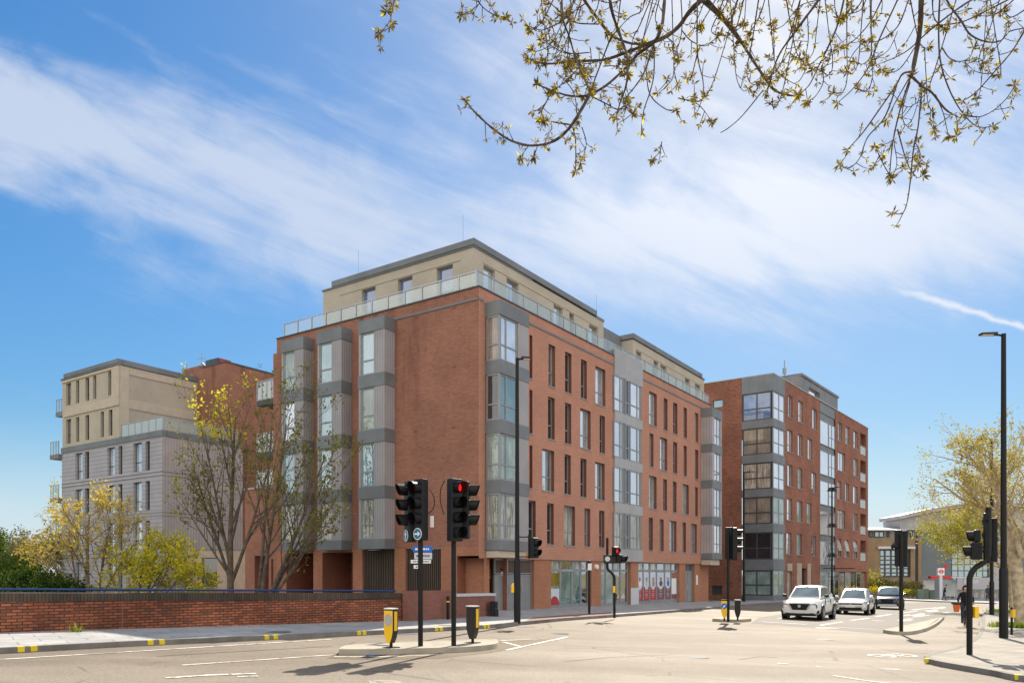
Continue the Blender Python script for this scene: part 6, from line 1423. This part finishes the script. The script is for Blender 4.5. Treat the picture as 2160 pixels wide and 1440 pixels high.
for i, (u, Y, H, lb_) in enumerate(((-25, 60, 6.0, 'green tree cut by the left edge of the picture'), (28, 66, 5.6, 'thin grey twiggy tree, left one of the distant pair'), (47, 66, 5.9, 'thin grey twiggy tree, right one of the distant pair'))):
    make_tree(lb_, 'tree', gpos(u, Y), [(0, 0, (.02, 0, 1), H*.62, .12), (.1, 0, (.15, 0, 1), H*.55, .08), (-.1, 0, (-.15, 0, 1), H*.55, .08)], dict(n=(8, 5), first=.2, ang=(15, 40), lr=(.35, .5), taper=.3, wob=.06, up=.08), 'leaf_green' if i == 0 else 'leaf_grey', 9 if i == 0 else 3, .22, 'bark', 60+i, clump=.22, group='distant trees at the far left')
bush('pale olive thicket in the distance left of the grey clad block', 'thicket', gpos(85, 62), [(-3.4, 0, 1.6, 1.9, 1, 1.6), (-1.2, 0, 2.2, 1.7, 1, 1.9), (.8, 0, 2.6, 1.6, 1, 1.7), (2.2, 0, 1.8, 1.3, 1, 1.6)], 'leaf_grey', 520, .22, 9)
bush('darker green mass below the distant trees at the left edge', 'thicket', gpos(5, 56), [(-1, 0, 1.4, 2.0, 1, 1.5), (1.2, 0, 1.2, 1.8, 1, 1.3), (-3, 0, 1.8, 2, 1, 2)], 'leaf_green', 420, .22, 10)
# right, plane trees along the pavement
PP = dict(n=(9, 6, 4), first=.2, ang=(24, 56), lr=(.40, .58), taper=.30, wob=.075, up=.05)
p_ = at(2158, 1318, .12)
make_tree('plane tree with a thick pale trunk at the right edge of the picture', 'plane_tree', p_, [(0, 0, (.01, .1, 1), 7.6, .34), (-.05, 0, (-.22, .1, 1), 5.0, .13, 3.0), (-.05, .1, (-.5, .1, 1), 4.4, .10, 3.4), (.1, 0, (.5, 0, 1), 5.6, .13, 3.4)], dict(PP, first=.35), 'leaf_gold', 2.0, .14, 'bark_plane', 71, clump=.14, group='plane trees along the right pavement', leaf2='leaf_lime', cond2=lambda p, rn: rn.random() < .25)
p_ = at(2140, 1288, .12)
make_tree('second plane tree, its yellow branches reaching left over the bus stop', 'plane_tree', p_, [(0, 0, (-.05, .05, 1), 8.2, .26), (-.05, 0, (-.34, .05, 1), 6.8, .13, 2.6), (-.05, 0, (-.62, .05, 1), 6.2, .12, 2.8), (-.05, 0, (-.95, 0, .75), 6.0, .10, 3.0), (.05, 0, (.4, .1, 1), 7, .12, 3), (-.05, 0, (-1.0, -.1, .22), 4.6, .07, 3.6), (-.05, 0, (-1.0, -.1, .5), 5.2, .07, 3.4)], dict(PP, up=.045), 'leaf_gold', 2.6, .16, 'bark_plane', 75, clump=.17, group='plane trees along the right pavement', leaf2='leaf_lime', cond2=lambda p, rn: p.z < 6.8 and rn.random() < .75)
p_ = gpos(2235, 58)
make_tree('third plane tree standing beyond the second, mostly outside the right edge', 'plane_tree', p_, [(0, 0, (-.08, .1, 1), 7, .28), (0, 0, (-.5, 0, 1), 7, .15), (0, 0, (.4, 0, 1), 6, .15)], dict(PP), 'leaf_gold', 1.3, .16, 'bark_plane', 77, clump=.18, group='plane trees along the right pavement')
def tuft(u, v, w_, n, seed, label):
    c = at(u, v, .13); rn = random.Random(seed); q = MB()
    for _ in range(n):
        x, y = c.x+rn.gauss(0, w_), c.y+rn.gauss(0, w_*.7); z = zg(x)+.12; h = rn.uniform(.10, .26); a = rn.random()*6.28; bx_, by_ = math.cos(a)*.03, math.sin(a)*.03; lx, ly = rn.gauss(0, .06), rn.gauss(0, .06)
        q.face([(x-bx_, y-by_, z), (x+bx_, y+by_, z), (x+bx_*.6+lx*.6, y+by_*.6+ly*.6, z+h*.7), (x+lx, y+ly, z+h)])
    tag(q.build('grass', 'grass_green', uv=False), label, 'grass')['kind'] = 'stuff'
tuft(2140, 1322, .38, 900, 1, 'bright grass around the foot of the thick plane tree'); tuft(2112, 1290, .34, 420, 2, 'patch of grass at the foot of the second plane tree'); tuft(2158, 1285, .4, 300, 5, 'patch of grass beyond the thick plane tree')
tuft(163, 1331, .06, 14, 7, 'weeds at the foot of the bridge wall')
# planting at the end of the street
bush('clipped dark hedge at the foot of the stair glazing of the dark brick block', 'hedge', gpos(1735, 73), [(-.8, 0, .45, .8, .5, .55), (.2, 0, .5, .8, .5, .6), (.9, 0, .4, .6, .5, .5)], 'leaf_dark', 900, .12, 21, cat='hedge')
bush('large pale flowering bush across the junction', 'bush', gpos(1926, 89.5), [(0, 0, 1.3, 1.5, 1, 1.2), (-1.0, 0, 1.0, 1.0, .8, .9), (1.0, 0, .9, .9, .8, .8)], 'leaf_grey', 620, .2, 22, leaf2='leaf_lime')
bush('long green shrub bed in front of the tan offices', 'bush', gpos(1880, 90), [(-2.5, 0, 1.6, 1.4, 1, .9), (-1, 0, 1.7, 1.5, 1, .9), (.8, 0, 1.4, 1.2, 1, .9)], 'leaf_green', 520, .2, 24, leaf2='leaf_grey')
bush('low bright yellow green hedge behind the dark car', 'hedge', gpos(1866, 87.5), [(-1.2, 0, 1.1, .9, .5, .55), (0, 0, 1.1, .9, .5, .5), (1.2, 0, 1.0, .9, .5, .5)], 'leaf_yellow', 620, .16, 25, cat='hedge')
bush('low yellow green hedge left of the green cabinets', 'hedge', gpos(1915, 87.5), [(-1, 0, .9, .9, .5, .5), (.2, 0, .9, .9, .5, .45)], 'leaf_lime', 620, .16, 26, cat='hedge')
make_tree('small yellow leafed tree in front of the tan brick offices', 'tree', gpos(1840, 89), [(0, 0, (0, 0, 1), 3.2, .06), (0, 0, (.25, 0, 1), 2.8, .04), (0, 0, (-.25, 0, 1), 2.6, .04)], dict(n=(7, 4), first=.2, ang=(20, 55), lr=(.35, .5), taper=.4, wob=.08, up=.04), 'leaf_lime', 2.2, .2, 'bark', 81, clump=.2)
# =================================================================== the tree over the camera: budding boughs against the sky
ov = thing('overhanging_tree', 'budding tree whose thin arching boughs hang into the top of the picture', 'tree', (8.2, 5.0, zg(8.2)+.12))
OB = Vector(ov.location); rn = random.Random(99)
wood = MB(); buds = MB(); gold = MB()
def a7(x, y): return (960+x/3.6, y/3.6)
def a8(x, y): return (1500+x/3.0, y/3.0)
BR = []   # (points in picture px, start radius px, end radius px, distance, cluster density)
def br(fn, pts, r0, r1, Y, dens=1.0): BR.append(([fn(*q_) for q_ in pts], r0, r1, Y, dens))
br(a7, [(1890, -60), (1870, 0), (1780, 90), (1700, 200), (1600, 280), (1450, 340), (1300, 400), (1130, 455), (950, 465), (700, 485), (560, 450)], 6.0, 2.0, 8.6, .9)
br(a7, [(1600, -80), (1590, 0), (1570, 200), (1510, 320), (1380, 420), (1300, 510), (1160, 640), (1020, 720), (880, 730), (740, 690), (620, 640)], 4.4, 1.6, 8.3)
br(a7, [(1020, 720), (960, 830), (885, 950), (800, 1040), (700, 1090), (560, 1105), (430, 1070), (330, 1010), (220, 920), (130, 830), (80, 760)], 3.6, 1.6, 8.3)
br(a7, [(885, 950), (760, 930), (680, 915)], 1.8, 1.0, 8.3, 1.3); br(a7, [(895, 970), (915, 1080), (915, 1300)], 1.6, 1.0, 8.3, 1.2)
br(a7, [(1170, -60), (1175, 0), (1200, 120), (1260, 290), (1310, 450), (1300, 640), (1250, 790), (1220, 900)], 4.2, 1.2, 8.0, .6)
br(a7, [(950, -60), (980, 0), (1080, 140), (1190, 270), (1330, 330), (1450, 335)], 3.6, 2.4, 8.6, .6)
br(a7, [(1850, -40), (1870, 0), (1960, 80), (2060, 180), (2160, 310)], 4.4, 3.6, 8.8, .1)
br(a7, [(805, -60), (810, 0), (820, 150), (870, 290), (920, 460), (1000, 640), (1030, 700)], 2.4, 1.4, 7.8, .9)
br(a7, [(1510, 340), (1440, 540), (1380, 640), (1290, 750)], 2.0, 1.1, 8.2, .4); br(a7, [(1510, 340), (1510, 560), (1480, 700), (1430, 850), (1415, 1000)], 1.8, 1.0, 8.2, .3)
br(a7, [(1450, 520), (1480, 720), (1600, 830), (1680, 840)], 1.4, .9, 8.2, .4); br(a7, [(1700, -50), (1715, 0), (1720, 250), (1660, 480), (1690, 650)], 1.6, .9, 8.5, .3)
br(a7, [(1840, -50), (1840, 400), (1880, 600), (1890, 730)], 1.7, .9, 8.4, .5); br(a7, [(1840, 400), (1790, 600), (1760, 590)], 1.2, .8, 8.4, .6); br(a7, [(1720, 230), (1790, 310), (1900, 350), (1990, 280)], 1.3, .9, 8.4, .8)
br(a7, [(1290, 740), (1330, 830), (1350, 870)], 1.2, .9, 8.0, 1.6); br(a7, [(1050, 740), (1150, 790), (1230, 830), (1300, 800)], 1.6, 1.0, 8.1, 1.8)
br(a7, [(1190, 270), (1130, 420), (1040, 660)], 2.0, 1.6, 8.2, 1.0); br(a7, [(700, 0), (660, -40), (760, 60), (800, 100)], 1.2, .8, 8.0, .8); br(a7, [(760, -30), (700, 90), (650, 180), (580, 230)], 1.6, .9, 7.9, 1.4)
br(a7, [(800, 170), (720, 210), (650, 230), (560, 200)], 1.4, .9, 7.9, 1.0); br(a7, [(1090, 185), (950, 180), (870, 160)], 1.5, 1.0, 8.3, .8); br(a7, [(1440, -40), (1420, 80), (1330, 130), (1250, 210)], 1.4, .9, 8.2, .6)
br(a7, [(1500, -40), (1400, 200), (1350, 300), (1320, 480)], 1.4, .9, 8.2, .4); br(a7, [(950, 500), (860, 600), (760, 680)], 1.6, 1.0, 8.2, 1.4); br(a7, [(740, 690), (700, 760), (660, 830), (650, 900)], 1.3, .8, 8.3, 1.4)
br(a7, [(2000, -40), (1920, 100), (1870, 180)], 1.3, .8, 8.4, .3); br(a7, [(1100, -40), (1080, 60), (1050, 120)], 1.3, .8, 8.2, .3); br(a7, [(1560, -40), (1520, 130), (1540, 200)], 1.5, .9, 8.1, .8)
br(a7, [(1000, 20), (900, 90), (840, 130)], 1.3, .8, 8.0, 1.0); br(a7, [(560, 1105), (520, 1160), (500, 1200)], 1.0, .7, 8.3, 1.0); br(a7, [(625, 1110), (600, 1190)], 1.0, .7, 8.3, 1.2)
br(a8, [(-30, -10), (0, 30), (140, 190), (250, 360), (330, 480), (400, 570), (500, 605), (545, 600)], 4.2, 1.8, 8.8, 1.2)
br(a8, [(330, 570), (200, 730), (110, 810), (60, 840)], 1.3, .8, 8.8, 0.0)
br(a8, [(1330, -60), (1330, 0), (1320, 200), (1285, 400), (1265, 480)], 7.5, 4.6, 8.0, .15)
br(a8, [(1265, 480), (1200, 680), (1150, 900), (1130, 1100)], 2.0, 1.1, 8.0, .4); br(a8, [(1275, 490), (1340, 550), (1400, 590), (1480, 690), (1560, 740), (1590, 730)], 2.8, 1.2, 8.0, .2)
br(a8, [(1265, 455), (1210, 470), (1170, 540), (1060, 700), (960, 840), (860, 950)], 2.2, 1.1, 8.0, .4); br(a8, [(1180, 520), (1100, 740), (990, 870), (940, 1000), (870, 1065), (810, 1040)], 1.8, .9, 7.9, .5)
br(a8, [(1335, 550), (1310, 800), (1280, 950), (1260, 1150), (1240, 1280), (1210, 1350), (1150, 1350)], 2.0, .9, 8.1, .35); br(a8, [(1180, 820), (1240, 1030), (1300, 1120), (1340, 1110)], 1.4, .8, 8.0, .5)
br(a8, [(1290, 900), (1320, 960), (1310, 1040)], 1.1, .7, 8.1, 1.0); br(a8, [(1160, 920), (1175, 1040), (1140, 1130)], 1.1, .7, 8.0, 1.2); br(a8, [(1130, 1110), (1080, 1020), (1040, 930)], 1.0, .7, 8.0, 1.4)
br(a8, [(1250, 500), (1160, 660), (1110, 760)], 1.3, .8, 8.0, .5); br(a8, [(1260, 520), (1210, 700), (1230, 790), (1280, 740), (1330, 560)], 1.1, .8, 8.0, .4); br(a8, [(1290, 300), (1200, 430), (1130, 460), (1080, 440)], 1.2, .7, 8.0, .5)
br(a8, [(1900, -100), (1650, 0), (1400, 180), (1230, 330), (1040, 415)], 2.6, .8, 8.3, .1); br(a8, [(2000, -60), (1880, 0), (1640, 120), (1540, 150), (1380, 170)], 2.2, .9, 8.5, .6)
br(a8, [(2040, 100), (1980, 200), (1900, 330), (1780, 470), (1670, 590), (1590, 640)], 2.4, .9, 8.2, .15); br(a8, [(1780, 465), (1720, 465), (1665, 450)], 1.2, .8, 8.2, 0)
br(a8, [(1450, -60), (1440, 180), (1450, 380), (1500, 550), (1580, 700), (1680, 800), (1780, 800)], 2.0, .9, 8.2, .4); br(a8, [(1600, 730), (1700, 740), (1800, 690), (1880, 610), (1920, 540)], 1.4, .8, 8.2, 1.0)
br(a8, [(1480, -60), (1500, 20), (1580, 130), (1640, 220), (1740, 265), (1830, 260), (1890, 200), (1980, 180)], 2.4, 1.0, 8.4, .7); br(a8, [(1460, 300), (1510, 370), (1580, 390), (1640, 360), (1660, 300)], 1.3, .8, 8.2, .6)
br(a8, [(1280, -60), (1250, 0), (1180, 170), (1060, 260), (980, 260)], 1.9, .9, 8.2, .4); br(a8, [(1200, -60), (1180, 0), (1060, 260), (1000, 420), (900, 560), (800, 650)], 2.0, .9, 8.3, .2); br(a8, [(1180, 200), (1120, 320), (1020, 380)], 1.0, .7, 8.2, .4)
br(a8, [(1100, -60), (1080, 0), (1000, 150), (900, 260), (810, 305)], 1.9, .9, 8.2, .4); br(a8, [(1080, -40), (1080, 70), (1040, 130)], 1.0, .7, 8.2, .2); br(a8, [(950, 280), (900, 340), (870, 395)], 1.0, .8, 8.2, 0.0)
br(a8, [(850, -60), (840, 0), (800, 160), (740, 300), (680, 420), (620, 540), (550, 600)], 2.6, 1.0, 8.4, .5); br(a8, [(760, 300), (740, 400), (680, 440), (640, 440)], 1.2, .8, 8.4, .8); br(a8, [(700, 430), (710, 520), (660, 610), (610, 640)], 1.2, .8, 8.4, .5); br(a8, [(740, 310), (640, 400), (590, 410)], 1.2, .8, 8.4, .8)
br(a8, [(690, -60), (680, 0), (600, 110), (520, 220), (440, 330), (390, 450), (380, 510)], 3.4, 1.4, 8.7, .7); br(a8, [(610, 100), (615, 250), (600, 350), (600, 400)], 1.2, .8, 8.6, .4); br(a8, [(570, 260), (500, 400), (440, 480)], 1.1, .7, 8.6, .1); br(a8, [(600, 440), (560, 510), (520, 530)], 1.0, .7, 8.5, 0.0); br(a8, [(690, 0), (560, 40), (460, 160), (380, 190)], 1.2, .7, 8.6, .6)
br(a8, [(350, -60), (340, 0), (300, 120), (250, 200)], 1.5, .8, 8.7, .7); br(a8, [(220, -60), (220, 0), (210, 150)], 1.3, .8, 8.7, .5); br(a8, [(400, 380), (395, 160)], 1.1, .8, 8.7, .8); br(a8, [(1350, 300), (1360, 480), (1370, 640), (1400, 710)], 1.2, .7, 8.0, .5); br(a8, [(1420, 600), (1470, 720), (1500, 860)], 1.2, .7, 8.0, .5); br(a8, [(1620, 780), (1570, 830), (1550, 860)], .9, .6, 8.2, .8); br(a8, [(1510, 730), (1430, 800), (1410, 820)], .9, .6, 8.1, .6)
br(a8, [(980, -60), (940, 30), (870, 100), (830, 130)], 1.6, .8, 8.3, .8); br(a8, [(780, -60), (785, 60), (810, 120)], 1.3, .8, 8.4, .8); br(a8, [(1990, 60), (1900, 110), (1850, 70)], 1.6, .9, 8.6, 1.2); br(a8, [(1960, -40), (1800, 90), (1690, 100)], 1.4, .8, 8.6, .8); br(a8, [(1400, -40), (1410, 110), (1470, 180)], 1.6, .9, 8.3, 1.2); br(a8, [(120, -40), (90, 40), (50, 80)], 1.2, .7, 8.7, .5); br(a8, [(180, -40), (140, 70)], 1.2, .8, 8.7, 1.2); br(a8, [(540, -40), (510, 60), (550, 90)], 1.2, .8, 8.7, 1.0)
br(a8, [(1000, -60), (950, 60), (860, 90)], 1.2, .8, 8.2, .8)
ident = lambda x, y: (x, y)
rx = random.Random(404)
for i in range(30):   # more of the fine whips that fill the top edge
    u = rx.uniform(1120, 2150); ln = rx.uniform(70, 230)*(1.0 if u > 1500 else .8); lean = rx.uniform(-.55, .25); hook = rx.choice((-1, -1, 1))*rx.uniform(8, 40)
    br(ident, [(u-lean*40, -30), (u, 0), (u+lean*ln*.4, ln*.45), (u+lean*ln*.8, ln*.85), (u+lean*ln+hook*.5, ln*1.0), (u+lean*ln+hook, ln*.97)], rx.uniform(1.1, 1.8), .7, rx.uniform(7.9, 8.8), rx.uniform(.3, .9))
for i in range(14):
    u, v = rx.gauss(1290, 90), rx.gauss(150, 70); L_ = rx.uniform(40, 110); an = rx.uniform(-.4, 3.5)
    br(ident, [(u, v), (u+math.cos(an)*L_*.5, v+math.sin(an)*L_*.5), (u+math.cos(an+.3)*L_, v+math.sin(an+.3)*L_)], 1.2, .7, rx.uniform(8.0, 8.6), rx.uniform(.8, 1.6))
br(ident, [(838, -25), (830, 10), (822, 45), (800, 72)], 1.3, .8, 7.6, 2.0); br(ident, [(830, 10), (815, 25)], 1.0, .8, 7.6, 1.5); br(ident, [(1000, -30), (1010, 5), (1035, 28), (1066, 36)], 1.6, .9, 7.8, 2.2); br(ident, [(1012, 8), (990, 25), (972, 30)], 1.1, .8, 7.8, 1.8)
def cluster(p_, sz, k, d0=None):
    for _ in range(k):
        q_ = gold if rn.random() < .16 else buds
        d = Vector((rn.gauss(0, 1), rn.gauss(0, 1), rn.gauss(0, .9)-.15)).normalized()
        if d0: d = (d+d0*.6).normalized()
        s = d.orthogonal().normalized(); s = Matrix.Rotation(rn.random()*6.28, 3, d) @ s; L = sz*rn.uniform(.55, 1.25); w_ = L*rn.uniform(.08, .16)
        a_ = p_+d*L*.08; q_.face([a_, a_+d*L*.5+s*w_, a_+d*L, a_+d*L*.5-s*w_])
        if rn.random() < .5: s2 = s.cross(d); q_.face([a_, a_+d*L*.5+s2*w_, a_+d*L, a_+d*L*.5-s2*w_])
top_pts = []
for pts, r0, r1, Y, dens in BR:
    sm_ = smooth([(*q_,) for q_ in pts], 5); ph = rn.random()*6.28; P3 = []; n = len(sm_)
    for i, (u, v) in enumerate(sm_):
        yj = Y-.25*(v/480)+.18*math.sin(ph+i*.35)
        P3.append(pd(u, v, yj)-OB)
    rad = [(r0+(r1-r0)*i/(n-1))*Y/F*.92*(1+.12*rn.uniform(-1, 1)) for i in range(n)]
    wood.tube(P3, rad, 6)
    if pts[0][1] < -5: top_pts.append((P3[0], rad[0]))
    if dens > 0:
        tipd = (P3[-1]-P3[-2]).normalized(); cluster(P3[-1], .068, int(16+10*min(dens, 1.5)), tipd)
        L = sum((P3[i+1]-P3[i]).length for i in range(n-1)); k = int(L*6.5*dens)
        for _ in range(k):
            f = rn.uniform(.18, 1); i = min(n-2, int(f*(n-1))); c_ = P3[i].lerp(P3[i+1], rn.random())
            d = Vector((rn.gauss(0, 1), rn.gauss(0, .5), rn.gauss(0, 1)-.25)).normalized(); ln = rn.uniform(.03, .16); e_ = c_+d*ln
            wood.tube([c_, c_+d*ln*.6+Vector((0, 0, -.008)), e_], [.0045, .004, .003], 4); cluster(e_, .055, rn.randint(7, 14), d)
        # little spurs and node bumps
        for _ in range(int(L*6)):
            i = rn.randrange(n-1); c_ = P3[i]; d = Vector((rn.gauss(0, 1), rn.gauss(0, .5), rn.gauss(0, 1))).normalized(); wood.tube([c_, c_+d*rn.uniform(.015, .04)], [.005, .002], 4)
# boughs and trunk outside the frame carry every hanging branch
trunk_top = Vector((0, 0, 6.6))
wood.tube([Vector((0, 0, -.1)), Vector((.05, .1, 2.5)), Vector((-.1, .2, 5)), trunk_top], [.30, .25, .21, .18], 12)
limbs = [pd(1250, -330, 8.4)-OB, pd(1620, -300, 8.6)-OB, pd(1950, -280, 8.2)-OB, pd(950, -260, 8.0)-OB]
for e in limbs:
    mid_ = trunk_top.lerp(e, .5)+Vector((0, 0, .5)); wood.tube(smooth([tuple(trunk_top), tuple(mid_), tuple(e)], 6), [.13-.09*i/12 for i in range(13)], 8)
for (p_, r_) in top_pts:
    e = min(limbs, key=lambda q_: (q_-p_).length); wood.tube(smooth([tuple(e), tuple(e.lerp(p_, .5)+Vector((0, 0, .1))), tuple(p_)], 4), [.04-(.04-r_)*i/8 for i in range(9)], 6)
wood.build('trunk', 'bark_twig', ov, smooth=60, uv=False); buds.build('crown', 'leaf_bud', ov, uv=False); gold.build('blossom', 'leaf_yellow', ov, uv=False)
